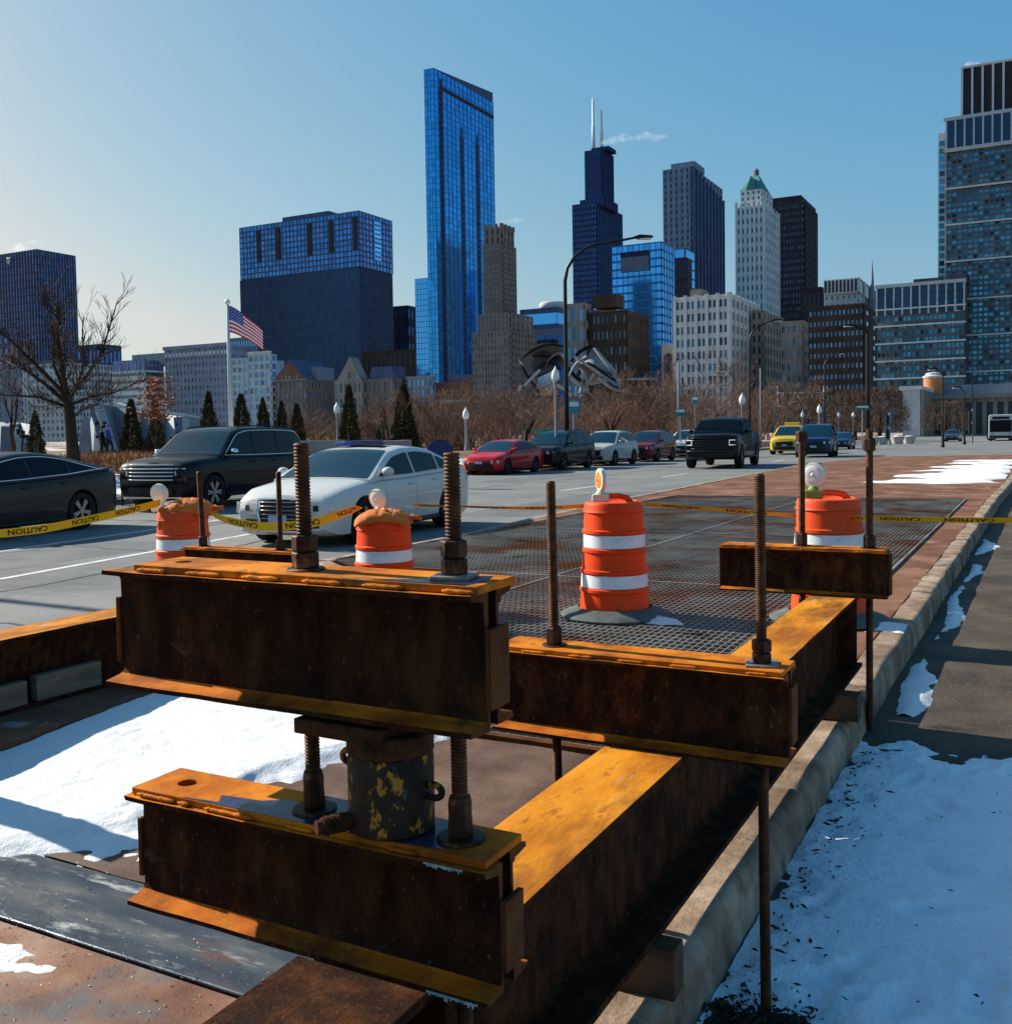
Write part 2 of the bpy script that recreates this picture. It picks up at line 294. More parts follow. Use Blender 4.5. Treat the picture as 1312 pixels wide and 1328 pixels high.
# steel road plates in the near floor
slab2('steel_plate', [(-4.59, 2.105), (-1.26, 2.115), (-1.26, 2.51), (-4.59, 2.50)], -.1, INNER_Z+.006, 'plate_steel', med)
slab2('steel_plate', [(-4.59, -3), (-1.26, -3), (-1.26, 2.09), (-4.59, 2.08)], -.1, INNER_Z+.012, 'plate_rust', med)
mb = MB(); mb.box(-5.40, -1.26, 4.302, 4.345, -.1, MED_Z+.012); mb.build('grating_edge', M['rust_end'], med, bevel=.003)
# left kerb of the median, pale concrete pieces
def kerb_profile(w, z0, z1, r, side):
    p = [(0, z0), (0, z1)]
    for k in range(6):
        a = PI/2*k/5; p.append((w-r+r*math.sin(a), z1-r+r*math.cos(a)))
    p.append((w+.03, z0)); return [(side*x, z) for x, z in p]
def kerb_run(pts, w, z0, z1, r, side, parent, piece=1.83, name='kerb_stone', mat='kerb'):
    pts = [Vector((x, y, 0)) for x, y in pts]
    for a, b in zip(pts, pts[1:]):
        L_ = (b-a).length; n = max(1, round(L_/piece)); d = (b-a)/n; ang = math.atan2(d.y, d.x)-PI/2
        for k in range(n):
            mb = MB(); m = 6; Lp = d.length-.012
            prof = kerb_profile(w, z0, z1, r, side)
            def P(i, q):
                y = Lp*i/m; jx = .02*fbm(q[0]*9+k*3.1, y*4+a.y, k) if q[1] > z0+.01 else 0
                jz = .006*fbm(y*5, q[0]*7, 3+k); return (q[0]+jx, y, q[1]+(jz if q[1] > z0 else 0))
            np_ = len(prof); vs = [P(i, q) for i in range(m+1) for q in prof]
            fs = [(i*np_+j, i*np_+(j+1) % np_, (i+1)*np_+(j+1) % np_, (i+1)*np_+j) for i in range(m) for j in range(np_)]
            fs += [tuple(range(np_)), tuple(range(m*np_, (m+1)*np_))]
            mb.add(vs, fs); o = mb.build(name, M[mat], parent, auto=.9)
            o.location = a + d*k + Vector((0, 0, random.uniform(-.004, .004))); o.rotation_euler = (0, 0, ang+random.uniform(-.004, .004))
kerb_run([(-1.055, -2.0), (-1.055, 4.2), (-.99, 23), (-.88, 30), (-.78, 62)], .19, -.3, MED_Z+.004, .05, 1, med)
kerb_run([(-5.43, -8), (-5.43, 7.95), (-7.68, 9.75), (-7.7, 13), (-8.3, 20), (-9.2, 46)], .16, -.3, MED_Z+.004, .03, -1, med, 3.0)
slab2('pavement', [(-7.69, 9.78), (-7.605, 9.7), (-7.605, 22.94), (-8.35, 22.94), (-8.29, 20), (-7.69, 13)], -.3, MED_Z, 'median', med)
# ---------------------------------------------------------------- grating: every bar is a piece
gr = thing('steel_grating', 'large rusty steel bar grating laid across the median behind the girders', 'grating')
bx = MB().box(-.5, .5, -.5, .5, -.5, .5); ub = bx.mesh('bar', mats=M['grate'])
def bar(name, c, sz, parent=gr):
    o = bpy.data.objects.new(name, ub); put(o, parent); o.location = c; o.scale = sz; return o
nX = 112
for i in range(nX+1):
    x = GX0 + (GX1-GX0)*i/nX; y1 = GY1; y0 = GY0 if x > -5.4 else 8.02+(-5.4-x)*.8
    bar('bearing_bar', (x, (y0+y1)/2, MED_Z+random.uniform(-.002, .002)), (.007, y1-y0, .022))
nY = 165
for j in range(nY+1):
    y = GY0 + (GY1-GY0)*j/nY
    x0 = -5.4 if y < 8.02 else max(GX0, -5.4-(y-8.02)/.8)
    bar('cross_bar', ((x0+GX1)/2, y, MED_Z+.006+random.uniform(-.001, .001)), (GX1-x0, .009, .014))
for y in (GY0+.0, 9.4, 14.2, 18.6): bar('seam_bar', ((max(GX0, -5.4 if y < 8 else -7.1 if y < 9.6 else GX0)+GX1)/2, y+.03, MED_Z+.004), (GX1-(-5.4 if y < 8 else -7.1 if y < 9.6 else GX0), .03, .046))
for x, y0 in ((-4.5, GY0), (GX0-.01, 9.8), (GX1+.005, GY0)): bar('seam_bar', (x+.015, (y0+GY1)/2, MED_Z+.003), (.02, GY1-y0, .044))
# ---------------------------------------------------------------- snow
def snowfield(name, x0, x1, y0, y1, n, z, mask, amp, mat, lab, dent=None):
    """raised snow sheet: grid cells kept where mask(x, y) > 0, height tapering to the edge"""
    nx = n; ny = max(4, int(n*(y1-y0)/(x1-x0))); mb = MB(); idx = {}; vs = []; fs = []
    val = {}
    for i in range(nx+1):
        for j in range(ny+1):
            x = x0+(x1-x0)*i/nx; y = y0+(y1-y0)*j/ny; val[i, j] = (x, y, mask(x, y))
    def vid(i, j):
        if (i, j) not in idx:
            x, y, m = val[i, j]; h = amp*min(1, max(0, m)*4)
            zz = z(x, y) if callable(z) else z
            idx[i, j] = len(vs); floor_ = zz+.006 if m > .1 else -9
            vs.append((x, y, max(floor_, zz + (h*(.85+.3*fbm(x*1.7, y*1.7, 2)) + .09*amp*fbm(x*17, y*17, 5)*min(1, max(0, m)*6) if m > 0 else -.004) - (dent(x, y)*min(1, max(0, m)*5) if dent else 0))))
        return idx[i, j]
    for i in range(nx):
        for j in range(ny):
            if max(val[a, b][2] for a in (i, i+1) for b in (j, j+1)) > 0: fs.append((vid(i, j), vid(i+1, j), vid(i+1, j+1), vid(i, j+1)))
    mb.add(vs, fs); o = mb.build(name, M[mat], smooth=True); tag(o, lab, 'snow', kind='stuff'); return o
def m_left(x, y):
    e = min((x+4.80)*3, (4.45-y)*1.2, (y-2.44)*1.5, (-2.95+.2*(y-3.4)-x)*1.0+.22*max(0, y-3.6))
    return e + .34*fbm(x*2.2, y*2.2, 1) if e > -.6 else -1
snowfield('snow_sheet', -4.585, -2.3, 2.2, 4.29, 150, lambda x, y: floor_z(y), m_left, .045, 'snow', 'bright snow sheet on the floor between the rusty girders')
def m_nl(x, y): return min((y-1.2)*2, (1.98-y)*1.5, (-2.62-.9*(1.9-y)-x)*1.4) + .22*fbm(x*4, y*4, 9)
snowfield('snow_patch', -4.5, -2.2, 1.2, 2.07, 110, INNER_Z+.012, m_nl, .02, 'snow', 'thin snow remnant on the rusty plate in the near corner')
def m_right(x, y):
    e = min((x+.86)*1.6, (5.75+.35*min(x, .8)-y)*1.0, 3)
    d = math.hypot(x+.68, y-2.78); e = min(e, (d-.18)*1.6)
    if y < 3.4: e = min(e, (x+.74)*.9 + .35*(y-2.4))
    return e + .3*fbm(x*2.3, y*2.3, 4) + .14*fbm(x*9, y*9, 6)
_r = random.Random(12); DENTS = [(_r.uniform(-.6, 1.6), _r.uniform(2.2, 5.6), _r.uniform(0, 3.1), _r.uniform(.05, .15), _r.uniform(.03, .055), _r.uniform(.008, .02)) for _ in range(70)]
def dents(x, y):
    s = 0.0
    for dx, dy, a, l, w_, dp in DENTS:
        ex, ey = x-dx, y-dy
        if abs(ex) > .3 or abs(ey) > .3: continue
        u_ = (ex*math.cos(a)+ey*math.sin(a))/l; v_ = (-ex*math.sin(a)+ey*math.cos(a))/w_; s += dp*math.exp(-(u_*u_)**1.6-(v_*v_)**1.6)-.25*dp*math.exp(-((math.hypot(u_, v_)-1.5)*2.4)**2)
    return s
snowfield('snow_sheet', -.85, 3.2, .6, 6.2, 230, LANE_Z, m_right, .036, 'snow_dirty', 'blue shaded trampled snow sheet on the service lane beside the kerb', dents)
def m_kerb(x, y):
    return min((x+.79)*3, (-.79+.17+.10*math.sin(y*2.1)+.1*fbm(y*1.1, 2)-x)*2.2) - .12 + .3*fbm(x*3, y*.9, 12) 
snowfield('snow_strip', -.80, -.35, 6.2, 16.5, 26, LANE_Z, m_kerb, .032, 'snow', 'broken strip of snow along the foot of the kerb')
def m_far(x, y):
    e = min((x+4.1+.12*(29.5-y)*.6)*.5, (-.95-x)*1.5, (y-29.8)*.4, (51-y)*.4)
    return e + .55*fbm(x*.5, y*.9, 3) - .12 + .25*math.sin(y*1.55+.3*x)
snowfield('snow_patch', -6.6, -.9, 28.6, 52, 70, MED_Z, m_far, .05, 'snow', 'streaky white snow patch on the far end of the median')
def m_drum(x, y): return .35-math.hypot((x+2.62)*1.5, (y-7.45)*2.2)*1.6 + .2*fbm(x*8, y*8, 2)
snowfield('snow_patch', -2.95, -2.3, 7.1, 7.8, 30, MED_Z+.02, m_drum, .06, 'snow', 'small snow lump at the foot of the middle drum')
def m_drum2(x, y): return .3-math.hypot((x+1.0)*1.4, (y-8.0)*1.3)*1.2 + .2*fbm(x*6, y*6, 8)
snowfield('snow_patch', -1.35, -.88, 7.4, 8.6, 26, MED_Z+.004, m_drum2, .04, 'snow', 'small snow patch at the foot of the right hand drum')
# dirt crumbs and twigs in the snow and on the plates
def crumbs(name, n, fn, smin, smax, lab, mat='debris'):
    mb = MB()
    for _ in range(n):
        p = fn(); s = random.uniform(smin, smax); a = random.uniform(0, PI)
        Rm = Matrix.Rotation(a, 3, 'Z') @ Matrix.Rotation(random.uniform(-.5, .5), 3, 'X'); q = Vector(p); l = s*random.uniform(.6, 2.4); w_ = s*random.uniform(.3, .7)
        mb.add([q+Rm @ Vector(k) for k in ((-l, 0, 0), (l*.2, -w_, 0), (l, w_*.3, 0), (-l*.3, w_, 0), (0, 0, s*.6))], [(0, 1, 4), (1, 2, 4), (2, 3, 4), (3, 0, 4), (3, 2, 1, 0)])
    return tag(mb.build(name, M[mat], fix=False), lab, 'debris', kind='stuff')
crumbs('dirt_crumbs', 520, lambda: (random.uniform(-.75, 2.2), random.uniform(1.6, 5.8), LANE_Z+.034+random.uniform(-.012, .004)), .002, .009, 'dark dirt crumbs and twigs scattered on the snow of the lane')
def near_kerb():
    a = random.uniform(2.2, 5.4); return (-.80+abs(random.gauss(0, .08)), a, LANE_Z+random.uniform(.0, .045))
crumbs('dirt_crumbs', 380, near_kerb, .004, .013, 'dark soil and leaf litter gathered along the kerb')
def rodfoot():
    a = random.uniform(0, 2*PI); r = abs(random.gauss(0, .12)); return (-.68+r*math.cos(a)*1.2, 2.76+r*math.sin(a), LANE_Z+random.uniform(0, .03))
crumbs('dirt_crumbs', 700, rodfoot, .004, .013, 'dark soil heaped round the foot of the long threaded rod')
crumbs('grit', 900, lambda: (random.uniform(-4, -1.4), random.gauss(2.05, .2), INNER_Z+.014), .0012, .0042, 'pale grit scattered along the seam of the steel plates', 'washer')
# ================================================================ GIRDERS
def channel(y_web, side, bf, H, z0, tw=.009, tf=.012):
    """C profile: web inner face at y_web, flanges pointing to side (-1 towards the camera)"""
    s = side; o = y_web + s*tw; t = y_web + s*bf; r = .014
    p = [(y_web, z0), (t, z0), (t, z0+tf*.75)]
    p += [(o + s*(r - r*math.sin(a)), z0+tf*1.15 + r - r*math.cos(a)) for a in (0, .4, .8, 1.2, PI/2)]
    p += [(o + s*(r - r*math.sin(a)), z0+H-tf*1.15 - r + r*math.cos(a)) for a in (PI/2, 1.2, .8, .4, 0)]
    p += [(t, z0+H-tf*.75), (t, z0+H), (y_web, z0+H)]
    return p
def cut_edge(mb, amp, seed):  # flame-cut, slightly ragged ends
    mb.v = [(x+amp*fbm(y*40, z*40, seed), y, z) for x, y, z in mb.v]
def cross_beam(label, X0, X1, Yf, Yb, zb, H, plate, holes=(), beads=(), endz=(.22, .78), film=None, ragged=.0, drips=()):
    t = thing('cross_beam', label, 'girder', (0, 0, 0), 0, 'rusty jacking cross beams')
    D = Yb-Yf; bf = .37*D; tw = .009; yw0 = Yf+bf; yw1 = Yb-bf
    def ext(prof, nm, lo, hi):
        mb = MB(); n = len(prof); K = 14; vs = []
        for i in range(K+1):
            x = lo+(hi-lo)*i/K
            for q in prof:
                e = (ragged*fbm(q[0]*60, q[1]*60, i) if i in (0, K) else 0)
                vs.append((x+e, q[0]+.0012*fbm(x*6, q[1]*9, 4), q[1]+.0015*fbm(x*7, q[0]*20, 1)))
        fs = [(i*n+j, i*n+(j+1) % n, (i+1)*n+(j+1) % n, (i+1)*n+j) for i in range(K) for j in range(n)] + [tuple(range(n)), tuple(range(K*n, K*n+n))]
        mb.add(vs, fs); mats = [M['rust_web'], M['rust_top'], M['rust_end'], M['rust_flange_shade']]
        # upper flanges orange rust; lower flanges and web scale darkened to paint their shade
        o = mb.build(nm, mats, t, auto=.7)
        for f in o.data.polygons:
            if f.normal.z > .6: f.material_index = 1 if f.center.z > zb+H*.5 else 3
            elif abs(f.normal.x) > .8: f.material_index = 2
        return o
    ext(channel(yw0, -1, bf, H, zb), 'channel', X0, X1)
    ext(channel(yw1, 1, bf, H, zb), 'channel', X0+.004, X1-.006)
    # cover plate with bolt holes
    px0, px1 = plate; z0 = zb+H+.001; me = MB(); me.box(px0, px1, Yf+.012, Yb-.008, z0, z0+.014); pm = me.mesh()
    for hx, hr in holes:
        c = MB(); c.lathe([(hr, -.05), (hr, .05)], 28, (hx, (Yf+Yb)/2+.004, z0)); pm = boolean(pm, c.mesh())
    pm.materials.clear(); pm.materials.append(M['rust_top'])
    o = bpy.data.objects.new('cover_plate', pm); put(o, t); b = o.modifiers.new('b', 'BEVEL'); b.width = .0015; b.limit_method = 'ANGLE'
    # stitch welds on the front ledge
    for bx0, bl in beads:
        mb = MB(); K = max(4, int(bl/.004))
        pts = [(bx0+bl*k/K, Yf+.009, z0+.004) for k in range(K+1)]
        mb.tube(pts, [.0040*(1+.35*fbm(k*.45, bx0*9)) if 1 < k < K-1 else .0022 for k in range(K+1)], 7); mb.build('weld_bead', M['rust_top'], t, smooth=True)
    # end plates between the two webs
    for x, s in ((X0, -1), (X1, 1)):
        mb = MB(); a, b_ = sorted((x+s*.001, x+s*.012)); mb.box(a, b_, yw0-tw-.004, yw1+tw+.004, zb+endz[0]*H, zb+endz[1]*H); mb.build('end_plate', M['rust_end'], t, bevel=.0015)
    if film:
        poly = film; mb = MB(); n = len(poly); mb.add([(x, y, z0+.0148) for x, y in poly], [tuple(range(n))]); mb.build('paint_film', M['bluefilm_shade'], t)
    for (dx, dz, dl) in drips:
        mb = MB(); K = 26
        for k in range(K):
            x = dx+dl*k/K; h = random.choice((.001, .002, .003, .006))*random.uniform(.6, 1.4); mb.box(x, x+dl/K*random.uniform(.5, 1.0), Yf-.0022, Yf-.0006, dz-h, dz+.002)
        mb.build('paint_drip', M['teal_drip'], t)
    return t
def threaded_rod(label, x, y, z0, z1, r, nuts, lean=(0, 0), pitch=.0062, n=18, group='threaded tie rods', fine=True):
    t = thing('threaded_rod', label, 'rod', (x, y, z0), 0, group); t.rotation_euler = (lean[0], lean[1], random.uniform(0, 1))
    mb = MB(); H = z1-z0; prof = [(r*.8, 0)]; k = int(H/pitch)
    for i in range(k):
        z = i*pitch; prof += [(r*.86, z+.05*pitch), (r*1.0, z+.38*pitch), (r*1.0, z+.62*pitch), (r*.86, z+.95*pitch)]
    prof += [(r*.7, H)]
    mb.lathe(prof, n); mb.build('bar', M['rod'], t, auto=.5 if fine else None, smooth=not fine)
    for (zc, h, rn, kind) in nuts:
        z = zc-z0; mb = MB()
        if kind == 'hex':
            mb.lathe([(rn*.9, z), (rn, z+.08*h), (rn, z+.92*h), (rn*.86, z+h)], 6, ang=.3+zc); mb.build('nut', M['nut'], t, bevel=.002)
        elif kind == 'round':
            mb.lathe([(rn, z), (rn*1.04, z+.1*h), (rn*.96, z+.55*h), (rn*.98, z+.8*h), (rn*.85, z+h)], 8, ang=.2); mb.build('nut', M['nut'], t, bevel=.003)
        elif kind == 'washer': mb.lathe([(rn, z), (rn, z+h)], 24); mb.build('washer', M['washer'], t, bevel=.001)
        elif kind == 'disc': mb.lathe([(rn, z), (rn, z+h*.6), (rn*.92, z+h)], 28); mb.build('washer', M['nut'], t, bevel=.001)
        elif kind == 'plate': mb.obox((0, 0, z+h/2), (rn*2, rn*2, h), -.5); mb.build('washer_plate', M['washer'], t, bevel=.002)
    return t
def i_beam(label, X0, X1, Y0, Y1, z0, z1, tf=.02, tw=.014, stiff=(), group='long rusty girders'):
    t = thing('long_girder', label, 'girder', (0, 0, 0), 0, group); xm = (X0+X1)/2; r = .02
    def half(zf, s):   # flange + fillet points
        return zf
    p = [(X0, z0), (X1, z0), (X1, z0+tf)]
    p += [(xm+tw/2+r-r*math.sin(a), z0+tf+r-r*math.cos(a)) for a in (0, .5, 1.05, PI/2)]
    p += [(xm+tw/2+r-r*math.sin(a), z1-tf-r+r*math.cos(a)) for a in (PI/2, 1.05, .5, 0)]
    p += [(X1, z1-tf), (X1, z1), (X0, z1), (X0, z1-tf)]
    p += [(xm-tw/2-r+r*math.sin(a), z1-tf-r+r*math.cos(a)) for a in (0, .5, 1.05, PI/2)]
    p += [(xm-tw/2-r+r*math.sin(a), z0+tf+r-r*math.cos(a)) for a in (PI/2, 1.05, .5, 0)]
    p += [(X0, z0+tf)]
    mb = MB(); n = len(p); K = 30; vs = []
    for i in range(K+1):
        y = Y0+(Y1-Y0)*i/K
        for q in p: vs.append((q[0]+.0025*fbm(y*2.5, q[1]*6, 2), y, q[1]+.002*fbm(y*3, q[0]*9, 5)))
    fs = [(i*n+j, i*n+(j+1) % n, (i+1)*n+(j+1) % n, (i+1)*n+j) for i in range(K) for j in range(n)] + [tuple(range(n)), tuple(range(K*n, K*n+n))]
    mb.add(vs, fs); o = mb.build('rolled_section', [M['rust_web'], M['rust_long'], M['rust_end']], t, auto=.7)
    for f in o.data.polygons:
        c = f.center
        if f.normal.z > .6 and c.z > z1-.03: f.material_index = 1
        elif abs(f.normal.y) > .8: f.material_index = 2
    for y in stiff:
        for s in (-1, 1):
            mb = MB(); a, b = sorted((xm+s*(tw/2+.001), xm+s*((X1-X0)/2-.006))); mb.box(a, b, y-.006, y+.006, z0+tf+.001, z1-tf-.001); mb.build('stiffener', M['rust_web'], t, bevel=.001)
    return t
LT = .69
i_beam('long rusty steel girder lying along the right kerb under the cross beams', -1.14, -.90, .55, 6.0, .260, LT, stiff=(1.45, 5.84))
i_beam('rusty steel girder at the left edge with grey timber blocks on its flange', -5.30, -5.02, .5, 6.1, MED_Z+.004, .54)
zf = LT+.002
lower = cross_beam('lower beam of the near jacking pair, carrying the hydraulic jack', -1.61, -.782, 1.375, 1.525, zf, .222, (-1.60, -.79), holes=((-1.515, .019),),
    beads=((-1.58, .10), (-1.47, .03), (-1.40, .12), (-1.2, .06), (-.98, .06)), endz=(.18, .72), ragged=.006,
    film=[(-1.47, 1.388), (-1.38, 1.40), (-1.40, 1.43), (-1.31, 1.44), (-1.27, 1.465), (-1.22, 1.46), (-1.2, 1.512), (-.9, 1.512), (-.86, 1.50), (-.84, 1.44), (-.88, 1.40), (-1.0, 1.388)],  # blue film, widened and darkened to take in the upper beam's shade
    drips=((-.90, LT+.222, .075), (-.90, LT+.004, .10)))
zu = 1.131
upper = cross_beam('upper beam of the near jacking pair, largest girder in front', -1.652, -.802, 1.375, 1.525, zu, .232, (-1.575, -.795), holes=((-1.505, .017),),
    beads=((-1.56, .075), (-1.43, .085), (-1.29, .085), (-1.15, .085), (-1.02, .085), (-.86, .06)), endz=(.16, .74), ragged=.006,
    film=[(-1.01, 1.388), (-.82, 1.388), (-.81, 1.44), (-.83, 1.50), (-.9, 1.47), (-.93, 1.42)])
ZM = .252
mid = cross_beam('middle cross beam resting on the long right hand girder', -1.525, -.615, 2.735, 2.915, zf, ZM, (-1.515, -.62),
    beads=((-1.42, .08), (-1.26, .08), (-1.1, .08), (-.94, .08), (-.72, .06)), endz=(.2, .85), ragged=.003)
far = cross_beam('farthest cross beam on the long right hand girder, before the right drum', -1.665, -.735, 5.75, 5.93, zf, ZM, (-1.66, -.745), beads=((-1.5, .08), (-1.2, .08), (-.9, .08)), endz=(.05, .95), ragged=.003)
lfar = cross_beam('small cross beam on the left hand girder, behind the big front beam', -5.57, -4.50, 5.34, 5.52, .542, ZM+.03, (-5.56, -4.51), beads=((-5.4, .08), (-5.1, .08), (-4.8, .08)), endz=(.05, .95), ragged=.003)
cross_beam('cross beam on the left hand girder just outside the left edge', -5.62, -4.42, 2.62, 2.80, .542, ZM+.03, (-5.6, -4.45), endz=(.05, .95))
# ---- rods
tu = zu+.232+.0155; tl = zf+.222+.0155
threaded_rod('thick threaded rod with tall dark nut, left of the near pair', -1.186, 1.452, .60, 1.612, .0142, ((tu, .004, .036, 'disc'), (tu+.004, .030, .0255, 'hex'), (tu+.035, .030, .0245, 'hex'), (tl, .005, .042, 'disc'), (tl+.005, .07, .021, 'round')), lean=(0, -.012), n=20)
threaded_rod('thick threaded rod with double nut on square washer, right of the near pair', -.872, 1.452, .60, 1.592, .0142, ((tu, .008, .034, 'plate'), (tu+.008, .027, .0235, 'hex'), (tu+.036, .030, .0235, 'hex'), (tl, .006, .042, 'disc'), (tl+.006, .07, .0225, 'round')), lean=(0, -.006), n=20)
tm = zf+ZM+.0155
threaded_rod('threaded rod at the left end of the middle cross beam', -1.335, 2.825, INNER_Z, 1.475, .0155, ((tm, .004, .04, 'disc'), (tm+.004, .055, .027, 'hex')), lean=(0, -.01), n=12)
threaded_rod('long threaded rod of the middle cross beam reaching down into the snow', -.688, 2.825, LANE_Z-.05, 1.50, .0155, ((tm, .006, .045, 'plate'), (tm+.006, .03, .028, 'hex'), (tm+.037, .035, .029, 'hex')), lean=(0, -.008), n=12)
threaded_rod('left threaded rod of the farthest cross beam, topped by a coupling', -1.205, 5.84, .3, 1.62, .02, ((tm, .004, .05, 'disc'), (tm+.004, .07, .034, 'hex'), (1.56, .055, .034, 'hex')), n=10, fine=False)
threaded_rod('right threaded rod of the farthest cross beam beside the kerb', -.838, 5.84, LANE_Z-.05, 1.62, .02, ((tm, .004, .05, 'disc'), (tm+.004, .07, .034, 'hex'), (1.5, .07, .034, 'hex')), n=10, fine=False)
tq = .542+ZM+.03+.0155
threaded_rod('left rod on the small left cross beam before the left drum', -5.41, 5.43, .3, 1.39, .02, ((tq, .004, .05, 'disc'), (tq+.004, .07, .034, 'hex')), lean=(0, -.03), n=10, fine=False)
threaded_rod('right rod on the small left cross beam before the white sedan', -4.70, 5.43, .3, 1.39, .02, ((tq, .004, .05, 'disc'), (tq+.004, .07, .034, 'hex')), n=10, fine=False)
# ---- jack
jk = thing('hydraulic_jack', 'scuffed black and yellow hydraulic jack standing between the near beams', 'jack', (-1.015, 1.45, tl))
hj = zu-tl-.004
mb = MB(); mb.lathe([(.072, 0), (.0765, .004), (.0765, .128), (.074, .132), (.0735, .136)], 40); mb.build('cylinder', M['jack'], jk, auto=.6)
mb = MB(); mb.lathe([(.0735, .137), (.0775, .139), (.0775, hj-.026), (.074, hj-.022)], 40); mb.build('collar', M['jack_rust'], jk, auto=.6)
mb = MB(); mb.lathe([(.055, hj-.0215), (.055, hj-.001)], 32); mb.build('piston', M['jack_rust'], jk, auto=.6)
mb = MB(); mb.obox((-.062, -.05, hj-.0185), (.19, .05, .027), -.03); mb.build('saddle_bar', M['jack_rust'], jk, bevel=.002)
mb = MB(); mb.tube([(-.045, -.06, .022), (-.072, -.105, .022)], [.016, .0155], 16); mb.tube([(-.072, -.105, .022), (-.078, -.114, .022)], [.012, .012], 16)
for k in range(4): mb.tube([(-.052-.005*k, -.071-.0085*k, .022), (-.0535-.005*k, -.0735-.0085*k, .022)], [.0172, .0172], 16)
mb.build('hose_port', M['jack_rust'], jk, auto=.6)
for s, zz in ((1, .075), (-1, .112)):
    mb = MB(); K = 14; mb.tube([(s*(.088+.018*math.cos(a)), .0, zz+.012*math.sin(a)) for a in [PI*2*k/K for k in range(K+1)]], .0062, 8); mb.build('lifting_lug', M['jack'], jk, smooth=True)
# ---- timbers
def timber(label, c, sz, rz=0, mat='wood', grp='timber packing blocks'):
    mb = MB(); a, b, d = (k/2 for k in sz); mb.box(-a, a, -b, b, -d, d)
    o = mb.build('timber_block', M[mat], bevel=.004); o.location = c; o.rotation_euler = (0, 0, rz); return tag(o, label, 'timber', grp)
timber('dark timber packing under the long girder by the snow, nearer one', (-1.01, 2.50, .192), (.34, .085, .134), .02, 'wood_dark')
timber('dark timber packing under the far end of the long girder', (-.995, 5.35, .192), (.36, .12, .134), 0, 'wood_dark')
timber('grey timber block leaning on the left girder, nearer the corner', (-5.07, 3.46, .205), (.06, .42, .14), .03)
timber('grey timber block leaning on the left girder, farther one', (-5.07, 3.95, .212), (.06, .44, .15), -.02)

mb = MB(); mb.box(-1.155, -.885, .6, 1.352, LT+.004, LT+.016)  # added dark sheet standing for shade on the girder's top flange
tag(mb.build('shade_sheet', M['rust_web'], bevel=.002), 'dark brown sheet as painted shade on the long girder at the bottom edge', 'shade sheet')
# ================================================================ DRUMS, LAMPS, SANDBAGS, TAPE
def drum(label, x, y, z, scale=1.0, dull=False, lamp=None, rz=0.0, body='drum'):
    t = thing('traffic_drum', label, 'traffic drum', (x, y, z), rz, 'orange traffic drums', scale)
    bm = M['drum_dull' if dull else 'drum']
    def R(h): return .290-.052*h/.95
    zs = [.03, .05]; prof = [(R(.03)-.01, .03), (R(.05), .045)]
    bands = [(.20, .34), (.39, .53), (.58, .72), (.77, .91)]       # stripe zones between ribs: orange, white, orange, white...
    prof = []
    edges = [.03, .22, .37, .54, .69, .86]
    for a, b in zip(edges, edges[1:]):
        prof += [(R(a)+.006, a), (R(a)+.006, a+.012), (R(a)-.006, a+.02), (R(b)-.006, b-.02), (R(b)+.006, b-.012)]
    prof += [(R(.86)-.004, .872), (R(.9)-.002, .90), (R(.93)-.012, .925), (.19, .932), (.18, .92), (.06, .918)]
    mb = MB(); mb.lathe(prof, 48, caps=True); mb.build('body', bm, t, auto=.9)
    for a, b in ((.245, .345), (.565, .665)):
        mb = MB(); mb.lathe([(R(a)-.004, a), (R(b)-.004, b)], 48, caps=False); mb.build('reflective_band', M['band'], t, smooth=True)
    mb = MB(); mb.lathe([(.44, 0), (.445, .012), (.42, .028), (.34, .055), (.305, .075), (.30, .075), (.29, .03)], 40, caps=False); mb.build('base_ring', M['rubber'], t, auto=.7)
    mb = MB(); pts = [(.13*math.cos(q)*1.0, .02, .915+.055*math.sin(q)**.6) for q in [PI*k/12 for k in range(13)]]
    mb.tube([(-.13, 0, .90), (-.11, 0, .955), (-.05, 0, .97), (.05, 0, .97), (.11, 0, .955), (.15, 0, .90)], [.028, .026, .024, .024, .026, .03], 10); mb.build('handle', bm, t, smooth=True)
    if lamp:
        lx, ly, ang, lens, base, tilt = lamp
        mb = MB(); mb.obox((lx, ly, .955), (.14, .10, .07), 0); mb.tube([(lx, ly, .985), (lx, ly, 1.03)], [.05, .02], 10); l0 = mb.build('warning_light', M[base], t, bevel=.015)
        Rm = Matrix.Rotation(ang, 3, 'Z') @ Matrix.Rotation(tilt, 3, 'Y')
        def P(r, h, n=28): return [Vector((lx, ly, 1.105)) + Rm @ Vector((h, r*math.cos(2*PI*k/n), r*math.sin(2*PI*k/n))) for k in range(n)]
        def ringm(pr, nm, mat):
            mb = MB(); n = 28; vs = []; 
            for r, h in pr: vs += P(r, h)
            k = len(pr); fs = [(i*n+j, i*n+(j+1) % n, (i+1)*n+(j+1) % n, (i+1)*n+j) for i in range(k-1) for j in range(n)] + [tuple(range(n)), tuple(range((k-1)*n, k*n))]
            mb.add(vs, fs); return mb.build(nm, M[mat], l0, auto=.6)
        ringm([(.078, -.018), (.092, -.016), (.094, 0), (.092, .016), (.078, .018)], 'lamp_ring', 'lamphouse')
        for s in (-1, 1):
            ringm([(.077, s*.015), (.070, s*.021), (.045, s*.024), (.030, s*.025), (.026, s*.019), (.012, s*.028), (.004, s*.030)], 'lens', lens)
    return t
d3 = drum('clean orange drum with two white bands standing free in the middle of the grating', -3.07, 7.6, MED_Z+.02, 1.0, lamp=(-.10, -.02, .42, 'lens_amber', 'lampbase', 0), rz=.3)
d4 = drum('dull orange drum behind the far right cross beam, with round clear light', -1.47, 8.12, MED_Z+.01, 1.03, True, lamp=(-.11, .02, -1.9, 'lens_clear', 'lampbase_g', 0), rz=.2)
